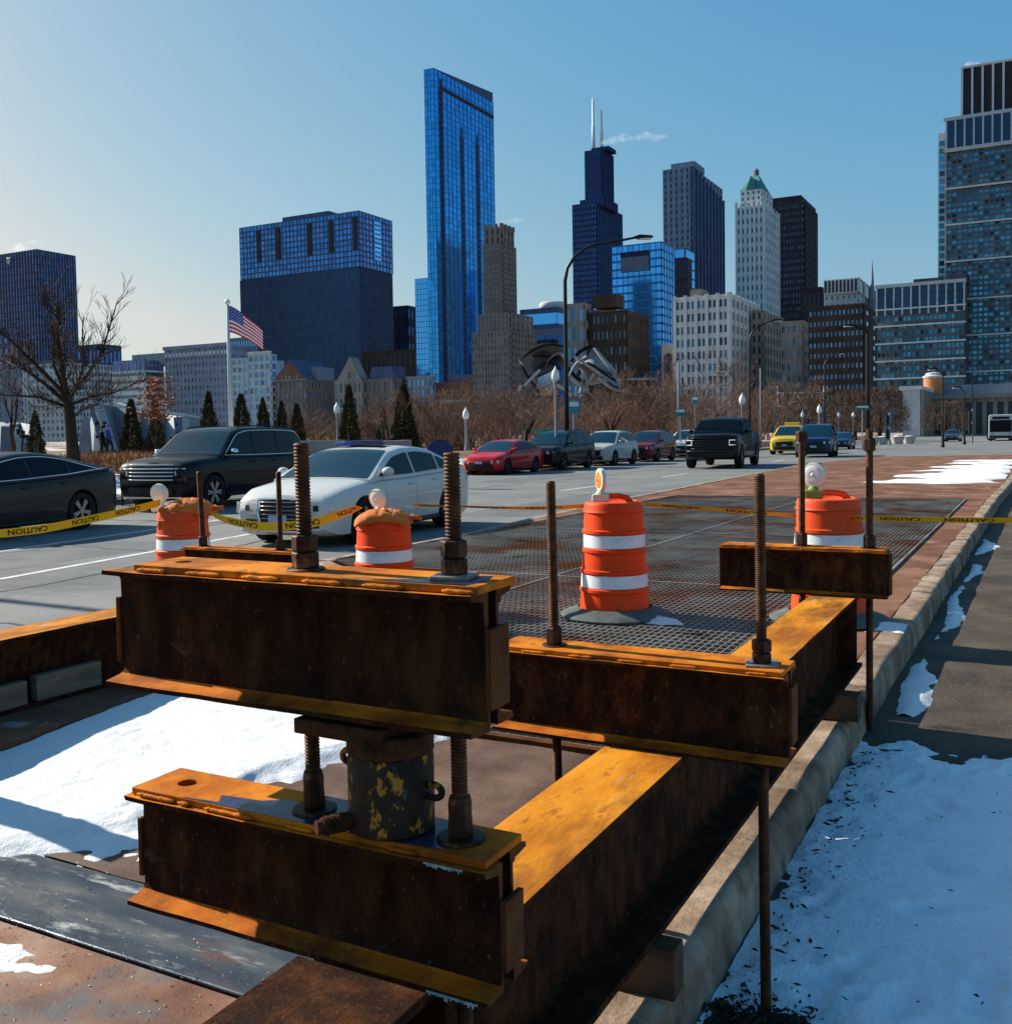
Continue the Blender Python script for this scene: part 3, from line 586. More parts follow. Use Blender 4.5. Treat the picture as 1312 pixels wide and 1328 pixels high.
p2_ = onw(498, 700, 8.75); d2 = drum('orange drum with a sandbag on top in front of the white sedan', p2_.x, p2_.y, .0, .97, lamp=(-.13, .10, -1.7, 'lens_clear', 'lamphouse', .25), rz=.0)
p1_ = onw(238, 700, 9.85); d1 = drum('orange drum with a drooping sandbag on top, left of the others', p1_.x, p1_.y, .0, 1.0, True, lamp=(-.20, -.10, -1.35, 'lens_clear', 'lamphouse', .1), rz=0)
def sandbag(label, c, sz, rz, flap):
    t = thing('sandbag', label, 'sandbag', c, rz, 'sandbags weighing down drums')
    mb = MB()
    def pil(a, b, up):
        x, y = 2*a-1, 2*b-1; k = max(0.0, (1-abs(x)**3.2)*(1-abs(y)**2.6))**.5
        px, py = sz[0]*x*(1-.10*abs(y)**3)*(1+.04*fbm(y*3, c[0], 2)), sz[1]*y*(1-.12*abs(x)**4)*(1+.06*fbm(x*3, c[1], 5))
        w_ = .13*sz[2]*fbm(px*16+c[0], py*16, up)+.12*sz[2]*fbm(px*45, py*45, up+3)
        return (px, py, sz[2]*(.62+up*k*(1.15 if up > 0 else .5)) + (w_*k if up > 0 else 0) - sz[2]*.75*abs(x)**2.4 - sz[2]*.35*abs(y)**2.5)
    mb.grid(lambda a, b: pil(a, b, 1), 44, 30); mb.grid(lambda a, b: pil(a, b, -1), 44, 30); o = mb.build('sack', M['burlap'], t, smooth=True, merge=True)
    mb = MB(); mb.tube([(sz[0]*.95, 0, sz[2]*.6), (sz[0]*1.12, .01, sz[2]*.55), (sz[0]*1.3, .03, sz[2]*.5)], [.03, .014, .03], 8); mb.build('tied_neck', M['burlap'], t, smooth=True)
    if flap:
        mb = MB(); mb.grid(lambda a, b: (-sz[0]*.9-.03+.1*a+.015*math.sin(b*7), -sz[1]*.55-.05-.02*math.sin(a*5), sz[2]*.5-.22*b+.03*math.sin(a*4)), 6, 8); mb.build('loose_flap', M['burlap'], t, smooth=True)
    else:
        mb = MB(); mb.grid(lambda a, b: (.0+.15*a, -.09+.1*b, sz[2]*1.80+.012*math.sin(a*9+b*4)-.05*a*a), 8, 6); mb.build('paper_tag', M['tag'], t, smooth=True)
    return t
sandbag('rust orange sandbag with a white paper tag lying on the second drum', (p2_.x+.04, p2_.y-.06, .885), (.25, .18, .065), .5, False)
sandbag('orange brown sandbag with a loose flap hanging over the leftmost drum', (p1_.x+.08, p1_.y+.02, .91), (.25, .19, .08), .45, True)
# ---- caution tape: ribbon between drums, word printed along it (turned over, so upside down)
def text_mesh(s):
    c = bpy.data.curves.new('t', 'FONT'); c.body = s; c.size = 1.0; c.resolution_u = 2; c.offset = .022
    o = bpy.data.objects.new('t', c); COL.objects.link(o); dg = bpy.context.evaluated_depsgraph_get(); me = bpy.data.meshes.new_from_object(o.evaluated_get(dg)); bpy.data.objects.remove(o)
    vs = [v.co.copy() for v in me.vertices]; fs = [tuple(p.vertices) for p in me.polygons]; bpy.data.meshes.remove(me); return vs, fs
CV, CF = text_mesh('CAUTION'); cw = max(v.x for v in CV); ch = max(v.y for v in CV)
def tape(label, path, wid, twist, word0=.12, gap=.75, rev=True):
    """path: list of points; twist(u): angle of the ribbon from vertical"""
    t = thing('caution_tape', label, 'caution tape', (0, 0, 0), 0, 'yellow caution tape between the drums')
    pts = [Vector(p) for p in path]
    def cat(u):
        n = len(pts)-1; f = min(max(u, 0), .99999)*n; i = int(f); q = f-i
        p0 = pts[max(i-1, 0)]; p1 = pts[i]; p2 = pts[i+1]; p3 = pts[min(i+2, n)]
        return .5*((2*p1)+(p2-p0)*q+(2*p0-5*p1+4*p2-p3)*q*q+(3*p1-p0-3*p2+p3)*q**3)
    N = 80; L_ = [0]
    for k in range(N): L_.append(L_[-1]+(cat((k+1)/N)-cat(k/N)).length)
    tot = L_[-1]
    def fr(u, v, off=0.0):
        p = cat(u); d = (cat(min(u+.01, 1))-cat(max(u-.01, 0))).normalized(); side = Vector((0, 0, 1)); nrm = d.cross(side).normalized(); side = nrm.cross(d)
        a = twist(u); w = side*math.cos(a)+nrm*math.sin(a); q = nrm*math.cos(a)-side*math.sin(a); return p+w*v*wid+q*off
    mb = MB(); mb.grid(lambda a, b: fr(a, b-.5), N, 3); mb.build('ribbon', M['tape'], t, smooth=True, fix=False)
    wl = wid*.62*cw/ch; s = word0
    while s+wl < tot:
        for off in (.0015, -.0015):
            mb = MB(); vs = []
            for v in CV:
                x = v.x/cw; y = v.y/ch
                vs.append(fr((s+(wl*(1-x) if rev else wl*x))/tot, (.31-.62*y) if rev else (.62*y-.31), off))
            mb.add(vs, CF); mb.build('printed_word', M['ink'], t, fix=False)
        s += wl+gap
    return t
def sag(a, b, s, n=8): a = Vector(a); b = Vector(b); return [a.lerp(b, k/n)-Vector((0, 0, s*4*(k/n)*(1-k/n))) for k in range(n+1)]
z1p = onw(208, 652, 9.75)
tape('yellow tape running from the leftmost drum out of the left edge', [onw(-160, 680, 8.2), onw(-60, 694, 8.5), onw(40, 688, 8.85), onw(110, 675, 9.2), onw(160, 664, 9.5), z1p], .075, lambda u: .15+.9*max(0, u-.7), .30, .22)
tape('yellow tape sagging between the two drums with sandbags', [onw(275, 667, 9.7), onw(300, 676, 9.5), onw(345, 683, 9.3), onw(400, 679, 9.1), onw(438, 668, 8.9), onw(466, 657, 8.75)], .085, lambda u: .25+.75*(2*abs(u-.42))**2, .34, .25)
tape('yellow tape stretched tight from the second drum to the middle drum', [onw(536, 655, 8.7), onw(600, 657, 8.6), onw(690, 659, 8.4), onw(762, 656, 8.25)], .075, lambda u: 1.15+.1*math.sin(u*5), .1, .15)
tape('yellow tape stretched thin from the middle drum to the right drum', [onw(836, 654, 8.2), onw(930, 661, 8.1), onw(1035, 669, 7.95)], .07, lambda u: 1.05, .2, .2)
tape('yellow tape running from the right drum out of the right edge', [onw(1035, 669, 7.9), onw(1080, 671, 7.75), onw(1125, 672, 7.6), onw(1220, 674, 7.3), onw(1330, 675, 7.0)], .055, lambda u: .75, .55, .12)
# ================================================================ VEHICLES
def paint(name, c, rough=.35, metal=.0, coat=.6): return pmat('paint_'+name, c, rough=rough, metal=metal, coat=coat, spec=.06)
M['p_charcoal'] = paint('charcoal', (.028, .023, .022), .35, 0, .35); M['p_black'] = paint('black', (.003, .003, .004), .5, 0, .35); M['p_white'] = paint('white', (.55, .545, .51), .35, 0)
M['p_red'] = paint('red', (.42, .010, .014)); M['p_dark'] = paint('dark', (.016, .013, .013), .35, 0, .35); M['p_pearl'] = paint('pearl', (.44, .45, .41), .35, 0); M['p_maroon'] = paint('maroon', (.14, .012, .016))
M['p_yellow'] = paint('yellow', (.62, .42, .02), .4, 0); M['p_navy'] = paint('navy', (.012, .022, .07)); M['p_grey'] = paint('grey', (.12, .13, .14))
M['glass'] = pmat('car_glass', (.003, .004, .005), rough=.02, spec=.2)
M['glass_b'] = pmat('windscreen', (.004, .026, .045), rough=.02, spec=.35)
M['tyre'] = pmat('tyre', (.012, .012, .012), rough=.8); M['rim'] = pmat('rim', (.26, .26, .27), rough=.3, metal=.8); M['rim_dk'] = pmat('rim_dark', (.035, .035, .037), rough=.35, metal=.6)
M['chrome'] = pmat('chrome', (.72, .73, .75), rough=.1, metal=1.0); M['head'] = pmat('headlamp', (.42, .42, .42), rough=.08, metal=.3, coat=1.0); M['tail'] = pmat('tail_lamp', (.25, .01, .01), rough=.15, coat=1.0)
M['plate'] = pmat('number_plate', (.35, .40, .55), rough=.4); M['seat'] = pmat('seat_dark', (.02, .018, .017), rough=.8)
WHEELS = {}
def wheel(parent, x, y, side, r, w, style, spokes):
    key = (round(r, 3), w, style, spokes)
    if key not in WHEELS:
        mb = MB(); pr = [(r*.66, -w*.42), (r*.72, -w*.5), (r*.93, -w*.5), (r*.99, -w*.38), (r, -w*.2), (r, w*.2), (r*.99, w*.38), (r*.93, w*.5), (r*.72, w*.5), (r*.66, w*.42)]
        vs = [(q*math.cos(2*PI*k/36), h, q*math.sin(2*PI*k/36)) for q, h in pr for k in range(36)]
        fs = [(i*36+j, i*36+(j+1) % 36, (i+1)*36+(j+1) % 36, (i+1)*36+j) for i in range(len(pr)-1) for j in range(36)]
        mb.add(vs, fs); ty = mb.mesh('tyre', True, M['tyre'])
        mb = MB(); h = w*.40                     # outer face at -y: rim dish, spokes, hub
        pr = [(r*.68, -h*.9), (r*.70, -h*1.1), (r*.66, -h*1.05), (r*.60, -h*.35), (0.02, -h*.2)]
        vs = [(q*math.cos(2*PI*k/36), hh, q*math.sin(2*PI*k/36)) for q, hh in pr for k in range(36)]
        fs = [(i*36+j, i*36+(j+1) % 36, (i+1)*36+(j+1) % 36, (i+1)*36+j) for i in range(len(pr)-1) for j in range(36)]
        mb.add(vs, fs, 1)
        for k in range(spokes):
            for dd in ((-.13, .13) if style == 'double' else (0,)):
                a = 2*PI*k/spokes+dd; c, s = math.cos(a), math.sin(a); t0, t1 = (.035, .05) if style != 'double' else (.018, .02)
                def Q(rr, off, hh): return (rr*c-off*s, hh, rr*s+off*c)
                mb.add([Q(.04, -t0, -h*1.0), Q(.04, t0, -h*1.0), Q(r*.66, t1*r/.33, -h*1.02), Q(r*.66, -t1*r/.33, -h*1.02), Q(.04, -t0, -h*.5), Q(.04, t0, -h*.5), Q(r*.66, t1*r/.33, -h*.6), Q(r*.66, -t1*r/.33, -h*.6)],
                       [(0, 1, 2, 3), (4, 7, 6, 5), (0, 4, 5, 1), (1, 5, 6, 2), (2, 6, 7, 3), (3, 7, 4, 0)])
        vs = [(.06*math.cos(2*PI*k/16), -h*1.06, .06*math.sin(2*PI*k/16)) for k in range(16)]; mb.add(vs, [tuple(range(16))])
        ri = mb.mesh('rim', False, [M['rim_dk'] if style == 'dark' else M['rim'], M['black']]); WHEELS[key] = (ty, ri)
    ty, ri = WHEELS[key]; o = bpy.data.objects.new('wheel', ty); put(o, parent); o.location = (x, side*y, r); o.rotation_euler = (0, random.uniform(0, 2), 0 if side < 0 else PI)
    i = bpy.data.objects.new('rim', ri); put(i, o); return o
def lerp_pts(pts, x):
    if x <= pts[0][0]: return pts[0][1]
    for (a, b), (c, d) in zip(pts, pts[1:]):
        if x <= c:
            q = (x-a)/(c-a) if c > a else 0; return b+(d-b)*q
    return pts[-1][1]
def smooth_pts(pts, x, k=.05): return (lerp_pts(pts, x-k)+2*lerp_pts(pts, x)+lerp_pts(pts, x+k))/4
def vehicle(name, label, cat, loc, rz, Lg, Wd, paintm, belt, roof, wheels, r, group, glass_x, pillars=(), ground=.2, style='double', spokes=5, face='car', tumble=.2, scale=1.0,
            front_w=.86, rear_w=.9, bed=None, wind='glass_b', trim=False, rail=False, taxi=False, side_frac=.12):
    """front at x=0, tail at x=Lg, local -y is the driver's side. belt/roof: (x, z) polylines; glass_x = (A, B, C, D)"""
    t = thing(name, label, cat, (0, 0, 0), 0, group, scale); hw = Wd/2
    A, B, C, D = glass_x
    def plan(x):
        u = x/Lg; f = 1.0
        if u < .16: f = front_w+(1-front_w)*(1-(1-u/.16)**2.2)
        if u > .86: f = rear_w+(1-rear_w)*(1-((u-.86)/.14)**2.2)
        return hw*f
    zmax = max(z for _, z in roof)
    def bz(x): return smooth_pts(belt, x, .06)
    def ground_z(x): return ground + .10*max(0, 1-x/.35)**2 + .12*max(0, (x-Lg+.5)/.5)**2
    nst = 40; xs = [Lg*(k/nst) for k in range(nst+1)]; mb = MB(); sec = []
    for k, x in enumerate(xs):
        w = plan(x); zb = ground_z(x); zt = bz(x); zm = zb+(zt-zb)*.52
        if k in (0, nst): w *= .93
        sec.append([(0, zb), (w*.80, zb), (w*.95, zb+.03), (w*.985, zb+.16), (w*1.0, zm), (w*.992, zt-.16), (w*.965, zt-.06), (w*.90, zt-.01), (w*.72, zt+.018), (w*.4, zt+.035), (0, zt+.04)])
    n = len(sec[0]); vs = []
    for k, x in enumerate(xs):
        dx = 0
        for j, (y, z) in enumerate(sec[k]):
            xx = x
            if k == 0: xx = .10*((j/(n-1)-.45)/.55)**2 + .10*(y/hw)**2
            elif k <= 3: xx = x + (.10*(y/hw)**2)*(1-k/4)
            if k == nst: xx = x-.06*(y/hw)**2-.05*((j/(n-1)-.55)/.5)**2
            vs.append((xx, -y, z))
    m = len(vs)
    for k, x in enumerate(xs):
        for j, (y, z) in enumerate(sec[k]): vs.append((vs[k*n+j][0], y, z))
    fs = []
    for off, fl in ((0, 0), (m, 1)):
        for k in range(nst):
            for j in range(n-1):
                q = (off+k*n+j, off+(k+1)*n+j, off+(k+1)*n+j+1, off+k*n+j+1); fs.append(q[::-1] if fl else q)
    for k in (0, nst):
        for j in range(n-1): fs.append((k*n+j, k*n+j+1, m+k*n+j+1, m+k*n+j))
    mb.add(vs, fs); me = mb.mesh('body', True, M[paintm], merge=True)
    for wx in wheels:
        c = MB(); rr = r*1.14; K = 32
        vs = [(wx+rr*math.cos(2*PI*k/K), s*(hw+.3), r+rr*math.sin(2*PI*k/K)) for s in (-1, 1) for k in range(K)]
        c.add(vs, [tuple(range(K)), tuple(range(K, 2*K))]+[(k, (k+1) % K, K+(k+1) % K, K+k) for k in range(K)]); cm = c.mesh(); cm.materials.append(M['black']); me = boolean(me, cm)
    if bed:
        c = MB(); c.box(bed[0], bed[1], -hw+.10, hw-.10, bed[2], 3); cm = c.mesh(); cm.materials.append(M['black']); me = boolean(me, cm)
    while len(me.materials) < 2: me.materials.append(M['black'])
    me.materials[0] = M[paintm]
    me.polygons.foreach_set('use_smooth', [True]*len(me.polygons)); sharp(me, .7)
    body = bpy.data.objects.new('body', me); put(body, t)
    mb = MB()
    mb.box(.25, Lg-.25, -hw+.25, hw-.25, ground+.02, ground+.28); mb.build('underbody', M['black'], t)
    # greenhouse
    def rz_(x): return smooth_pts(roof, x, .10)
    def side_y(x, z):
        base = plan(x)*.955 - .012*((x-(B+C)/2)/(D-A))**2
        return base - tumble*(z-bz(x))/max(.3, zmax-bz(x))
    def crown(x): return .035
    ng = 30; vs = []; rows = []
    for k in range(ng+1):
        x = A+(D-A)*k/ng; zt = max(rz_(x), bz(x)+.005); zb = bz(x)-.03
        ys = side_y(x, zt); ed = .05*min(1, (zt-bz(x))/.25)
        rows.append([(x, -side_y(x, zb), zb), (x, -side_y(x, (zb+zt-ed)/2), (zb+zt-ed)/2), (x, -side_y(x, zt-ed), zt-ed), (x, -(ys-ed*.35), zt-ed*.4), (x, -(ys-ed*1.1), zt-ed*.05), (x, -ys*.5, zt+crown(x)*.65), (x, 0, zt+crown(x)*.9)])
    nn = len(rows[0]); mb = MB(); allv = []
    for row in rows: allv += row + [(a, -b, c) for a, b, c in row[::-1][1:]]
    w_ = 2*nn-1; fs = [(k*w_+j, (k+1)*w_+j, (k+1)*w_+j+1, k*w_+j+1) for k in range(ng) for j in range(w_-1)]
    fs += [tuple(range(w_)), tuple(range(ng*w_, (ng+1)*w_))]
    mb.add(allv, fs); mb.build('cabin', M[paintm], t, auto=.8)
    off = .008
    def top_pt(x, q):   # q in -1..1 across
        zt = max(rz_(x), bz(x)); ys = side_y(x, zt)-.05; return (x-off*.6, q*ys, zt+crown(x)*.9*(1-q*q)+off)
    if B-A > .1:
        mb = MB(); mb.grid(lambda a, b: top_pt(A+.03+(B-A-.03)*a, (2*b-1)*(.97-.03*a)), 10, 12); mb.build('windscreen', M[wind], t, smooth=True)
    if D-C > .1:
        mb = MB(); mb.grid(lambda a, b: (lambda p: (p[0]+off*1.5, p[1], p[2]))(top_pt(C+.04+(D-C-.10)*a, (2*b-1)*.92)), 8, 10); mb.build('rear_window', M['glass'], t, smooth=True)
    # side windows between pillars
    edges = [A+.12] + [p for p in pillars] + [D-.10]
    for s in (-1, 1):
        for a0, a1 in zip(edges, edges[1:]):
            def fn(a, b):
                x = a0+.035+(a1-a0-.07)*a; zl = bz(x)+.03; zh = max(zl, rz_(x)-.085); z = zl+(zh-zl)*b
                return (x, s*(side_y(x, z)+off), z)
            mb = MB(); mb.grid(fn, 10, 5); mb.build('side_window', M['glass'], t, smooth=True)
        if trim:
            mb = MB(); K = 26
            mb.tube([(A+.14+(D-A-.24)*k/K, s*(side_y(A+.14+(D-A-.24)*k/K, bz(A+.14+(D-A-.24)*k/K)+.015)+.012), bz(A+.14+(D-A-.24)*k/K)+.015) for k in range(K+1)], .011, 6); mb.build('window_trim', M['chrome'], t, smooth=True)
            mb = MB(); mb.tube([(x, s*(side_y(x, max(rz_(x)-.07, bz(x)+.02))+.012), max(rz_(x)-.07, bz(x)+.02)) for x in [A+.2+(D-A-.3)*k/K for k in range(K+1)]], .011, 6); mb.build('window_trim', M['chrome'], t, smooth=True)
        # mirror, handles, door seams
        mx = A+.42; mb = MB(); mb.grid(lambda a, b: (mx+.09*math.cos(2*PI*a)*math.cos(PI*(b-.5))-.02, s*(side_y(mx, bz(mx)+.1)+.13+.10*math.sin(2*PI*a)*math.cos(PI*(b-.5))), bz(mx)+.10+.075*math.sin(PI*(b-.5))), 12, 8)
        mb.box(mx-.02, mx+.03, min(s*(side_y(mx, bz(mx)+.05)-.03), s*(side_y(mx, bz(mx)+.05)+.1)), max(s*(side_y(mx, bz(mx)+.05)-.03), s*(side_y(mx, bz(mx)+.05)+.1)), bz(mx)+.03, bz(mx)+.07); mb.build('wing_mirror', M['chrome' if trim and face == 'suv' else paintm], t, smooth=True)
        for p in list(pillars)[:2]:
            mb = MB(); hz = bz(p)-.14; hx = p-.08 if p != pillars[0] else p-.05; y = plan(hx)*1.0; mb.tube([(hx-.22, s*(y-.008), hz), (hx-.2, s*(y+.022), hz), (hx-.04, s*(y+.022), hz), (hx-.02, s*(y-.008), hz)], .013, 6); mb.build('door_handle', M[paintm], t, smooth=True)
        for x in [A+.42] + list(pillars)[:2]:
            mb = MB(); K = 8
            for k in range(K):
                z0_, z1_ = (ground+.18+(bz(x)-.05-ground-.18)*q for q in (k/K, (k+1)/K))
                def yy(z): f = (z-ground)/(bz(x)-ground); return plan(x)*(lerp_pts([(0, .95), (.2, .985), (.52, 1.0), (.8, .992), (.93, .965), (1, .9)], f))+.0015
                mb.add([(x-.004, s*yy(z0_), z0_), (x+.004, s*yy(z0_), z0_), (x+.004, s*yy(z1_), z1_), (x-.004, s*yy(z1_), z1_)], [(0, 1, 2, 3)])
            mb.build('door_seam', M['black'], t, fix=False)
        mb = MB(); mb.tube([(wheels[0]+r*1.25, s*plan(wheels[0]+r)*.975, ground+.07), (wheels[1]-r*1.25, s*plan(wheels[1]-r)*.975, ground+.07)], .045, 8); mb.build('sill', M['black'], t, smooth=True)
    for wx in wheels:
        for s in (-1, 1): wheel(t, wx, hw-.115, s, r, .23 if r < .36 else .27, style, spokes)
    # face
    zt = bz(.12)
    def nose(y, z, e=.012): return .10*((z-ground)/max(.1, zt-ground)-.5)**2*1.2 + .19*(y/hw)**2 - e
    def panel(nm, mat, y0, y1, z0, z1, e, slant=0.0, par=t):
        mb = MB(); mb.grid(lambda a, b: (nose(y0+(y1-y0)*a, z0+(z1-z0)*b, e), y0+(y1-y0)*a, z0+(z1-z0)*b+slant*abs(y0+(y1-y0)*a)), 10, 4); return mb.build(nm, M[mat], par, smooth=True)
    H_ = zt-ground
    def bars(par, zs, y, mat='chrome', th=.012):
        for z in zs:
            mb = MB(); mb.tube([(nose(y*(2*k/10-1), z, .03), y*(2*k/10-1), z) for k in range(11)], th, 6); mb.build('grille_bar', M[mat], par, smooth=True)
    def lamps(y0, y1, z0, z1, slant=.0, drl=None):
        for s in (-1, 1):
            o = panel('headlight', 'head', s*y0, s*y1, z0, z1, .02, slant)
            mb = MB(); mb.grid(lambda a, b: (nose(s*(y0+(y1-y0)*(.35+.3*a)), z0+(z1-z0)*(.25+.5*b), .028), s*(y0+(y1-y0)*(.35+.3*a)), z0+(z1-z0)*(.25+.5*b)+slant*y1), 4, 4); mb.build('lamp_lens', M['black'], o, smooth=True)
            if drl:
                mb = MB(); yo = s*(y0+(y1-y0)*.1); yi = s*(y0+(y1-y0)*.95)
                mb.tube([(nose(yi, z1, .05), yi, z1), (nose(yo, z1, .05), yo, z1), (nose(yo, z0, .05), yo, z0), (nose(yi, z0, .05), yi, z0)], .016, 6); mb.build('running_light', M['drl'], o)
    if face == 'sedan':      # large single frame grille
        g = panel('grille', 'black', -.34, .34, ground+.10, zt-.03, .022); bars(g, [ground+.16+.06*k for k in range(7)], .32, 'rim', .009)
        mb = MB(); q = [(-.37, zt-.02), (.37, zt-.02), (.37, zt-.22), (.30, ground+.09), (-.30, ground+.09), (-.37, zt-.22), (-.37, zt-.02)]; mb.tube([(nose(a, b, .03), a, b) for a, b in q], .014, 6); mb.build('grille_frame', M['chrome'], g)
        lamps(.40, .86, zt-.27, zt-.10, .04)
        for s in (-1, 1): panel('air_intake', 'black', s*.42, s*.74, ground+.14, ground+.26, .02)
        panel('number_plate', 'plate', -.16, .16, ground+.22, ground+.33, .045)
    elif face == 'suv':      # wide chrome barred grille
        g = panel('grille', 'black', -.62, .62, ground+.42, zt-.13, .022); bars(g, [ground+.47+.085*k for k in range(5)], .62, 'chrome', .017)
        lamps(.64, .90, zt-.27, zt-.16); panel('bumper_trim', 'chrome', -.8, .8, ground+.05, ground+.08, .03)
        mb = MB(); mb.tube([(nose(y, zt-.11, .03), y, zt-.11) for y in [-.9+.18*k for k in range(11)]], .016, 6); mb.build('grille_trim', M['chrome'], t, smooth=True)
        panel('air_intake', 'black', -.6, .6, ground+.14, ground+.3, .02)
    elif face == 'pickup':
        g = panel('grille', 'black', -.72, .72, ground+.36, zt-.12, .022); bars(g, [ground+.42+.10*k for k in range(6)], .72, 'rim_dk', .022)
        lamps(.68, .92, zt-.33, zt-.15, 0, True); panel('air_intake', 'black', -.7, .7, ground+.08, ground+.26, .02)
        mb = MB(); mb.tube([(nose(y, ground+.32, .04), y, ground+.32) for y in [-.9+.18*k for k in range(11)]], .04, 8); mb.build('bumper_trim', M['rim_dk'], t, smooth=True)
    else:
        panel('grille', 'black', -.5, .5, zt-.30 if face == 'car' else ground+.3, zt-.17 if face == 'car' else zt-.16, .02); lamps(.50, .84, zt-.24, zt-.12, .03)
        panel('air_intake', 'black', -.62, .62, ground+.08, ground+.26, .02); panel('number_plate', 'plate', -.16, .16, ground+.30, ground+.40, .04)
    for s in (-1, 1):
        mb = MB(); z0_ = bz(Lg-.1)-.22; mb.grid(lambda a, b: (Lg-.02-.05*a-.07*((hw*.93-.3*a)/hw)**2*0+.005, s*(plan(Lg)*.93-.32*(1-a)), z0_+.15*b), 4, 3); mb.build('tail_light', M['tail'], t)
    if rail:
        for s in (-1, 1):
            mb = MB(); mb.tube([(x, s*(side_y(x, rz_(x))-.10), rz_(x)+.045) for x in [B+.1+(C-B-.2)*k/8 for k in range(9)]], .017, 6); mb.build('roof_rail', M['dkmetal'], t, smooth=True)
    if taxi:
        mb = MB(); x = (B+C)/2; mb.box(x-.15, x+.15, -.45, .45, rz_(x)+.045, rz_(x)+.22); mb.build('roof_sign', M['p_yellow'], t, bevel=.03)
    t.location = loc; t.rotation_euler = (0, 0, rz); return t
M['drl'] = pmat('running_light', (.8, .82, .85), rough=.2); 
_b = M['drl'].node_tree.nodes['Principled BSDF']; _b.inputs['Emission Color'].default_value = (.9, .95, 1, 1); _b.inputs['Emission Strength'].default_value = .35
# heading: front towards -Y is local -x -> rz = PI/2 ; local -y (driver side) then faces +X
def place(v, wheel_local, target, rz):
    """turn v and set it so that the local point wheel_local sits at target on the road"""
    c, s = math.cos(rz), math.sin(rz); sc = v.scale[0]; x, y = wheel_local[0]*sc, wheel_local[1]*sc
    v.rotation_euler = (0, 0, rz); v.location = (target[0]-(c*x-s*y), target[1]-(s*x+c*y), ROAD_Z+.004)
G_M, G_P = 'cars in the moving lanes', 'cars parked along the far kerb'
SED = dict(belt=[(0, .66), (.10, .74), (.5, .86), (1.35, .97), (2.4, .98), (3.6, 1.02), (4.35, 1.05), (4.75, 1.03), (4.93, .92)], roof=[(1.15, .95), (1.6, 1.17), (2.05, 1.38), (2.5, 1.44), (3.0, 1.45), (3.5, 1.40), (4.0, 1.24), (4.42, 1.06)])
v = vehicle('sedan', 'white luxury sedan with large framed grille driving behind the second drum', 'car', (0, 0, 0), 0, 4.93, 1.87, 'p_white', wheels=(.92, 3.84), r=.345, group=G_M, glass_x=(1.15, 2.12, 3.45, 4.42), pillars=(2.62, 3.55), face='sedan', trim=False, ground=.16, **SED)
place(v, (.92, -.82), (-9.16, 12.4), PI/2+.10)
mb = MB(); mb.grid(lambda a, b: (2.35+.75*a, -.42+.84*b, 1.486-.02*abs(2*b-1)-.006*a), 4, 4); mb.build('sunroof', M['glass'], v)
for s in (-1, 1):
    mb = MB(); mb.box(1.95, 2.1, s*.36-.22, s*.36+.22, .6, 1.12); mb.box(1.97, 2.08, s*.36-.1, s*.36+.1, 1.12, 1.28); mb.build('front_seat', M['seat'], v, bevel=.04)
TAH = dict(belt=[(0, .98), (.12, 1.10), (.6, 1.18), (1.5, 1.24), (2.5, 1.22), (4.5, 1.22), (5.2, 1.22), (5.35, 1.15)], roof=[(1.35, 1.22), (1.8, 1.55), (2.15, 1.82), (2.6, 1.90), (3.6, 1.92), (4.6, 1.90), (5.0, 1.86), (5.3, 1.24)])
v = vehicle('large_suv', 'large black SUV with chrome barred grille behind the leftmost drum', 'car', (0, 0, 0), 0, 5.35, 2.06, 'p_black', wheels=(1.02, 4.09), r=.405, group=G_M, glass_x=(1.35, 2.25, 4.95, 5.3), pillars=(2.75, 3.85), face='suv', ground=.26, spokes=6, trim=True, tumble=.17, rail=True, front_w=.9, rear_w=.95, **TAH)
place(v, (1.02, -.92), (-17.0, 17.3), PI/2+.16)
SON = dict(belt=[(0, .64), (.10, .72), (.5, .84), (1.35, .95), (2.4, .97), (3.5, 1.02), (4.2, 1.08), (4.7, 1.10), (4.93, 1.0)], roof=[(1.15, .93), (1.6, 1.15), (2.05, 1.36), (2.5, 1.43), (3.0, 1.44), (3.5, 1.38), (4.0, 1.25), (4.6, 1.10)])
v = vehicle('sedan', 'charcoal fastback sedan cut off by the left edge', 'car', (0, 0, 0), 0, 4.93, 1.86, 'p_charcoal', wheels=(.95, 3.82), r=.345, group=G_M, glass_x=(1.15, 2.12, 3.4, 4.62), pillars=(2.65, 3.6), face='car', trim=True, ground=.16, **SON)
place(v, (3.82, -.82), (-15.72, 12.62), PI/2+.17)
CIV = dict(belt=[(0, .60), (.10, .70), (.5, .80), (1.25, .93), (2.3, .94), (3.5, .99), (4.2, 1.02), (4.67, .90)], roof=[(1.05, .90), (1.5, 1.12), (1.95, 1.33), (2.4, 1.40), (2.9, 1.41), (3.4, 1.34), (3.9, 1.16), (4.25, 1.02)])
v = vehicle('sedan', 'red compact sedan parked first in the row', 'car', (0, 0, 0), 0, 4.67, 1.80, 'p_red', wheels=(.88, 3.61), r=.33, group=G_P, glass_x=(1.05, 2.0, 3.35, 4.25), pillars=(2.5, 3.45), style='dark', ground=.16, **CIV); place(v, (.88, -.8), (-19.3, 36.2), PI/2+.03)
EXP = dict(belt=[(0, .84), (.10, .98), (.6, 1.06), (1.4, 1.14), (2.5, 1.15), (4.3, 1.18), (4.9, 1.18), (5.05, 1.05)], roof=[(1.2, 1.12), (1.65, 1.42), (2.05, 1.68), (2.5, 1.76), (3.4, 1.78), (4.3, 1.73), (4.7, 1.62), (5.0, 1.2)])
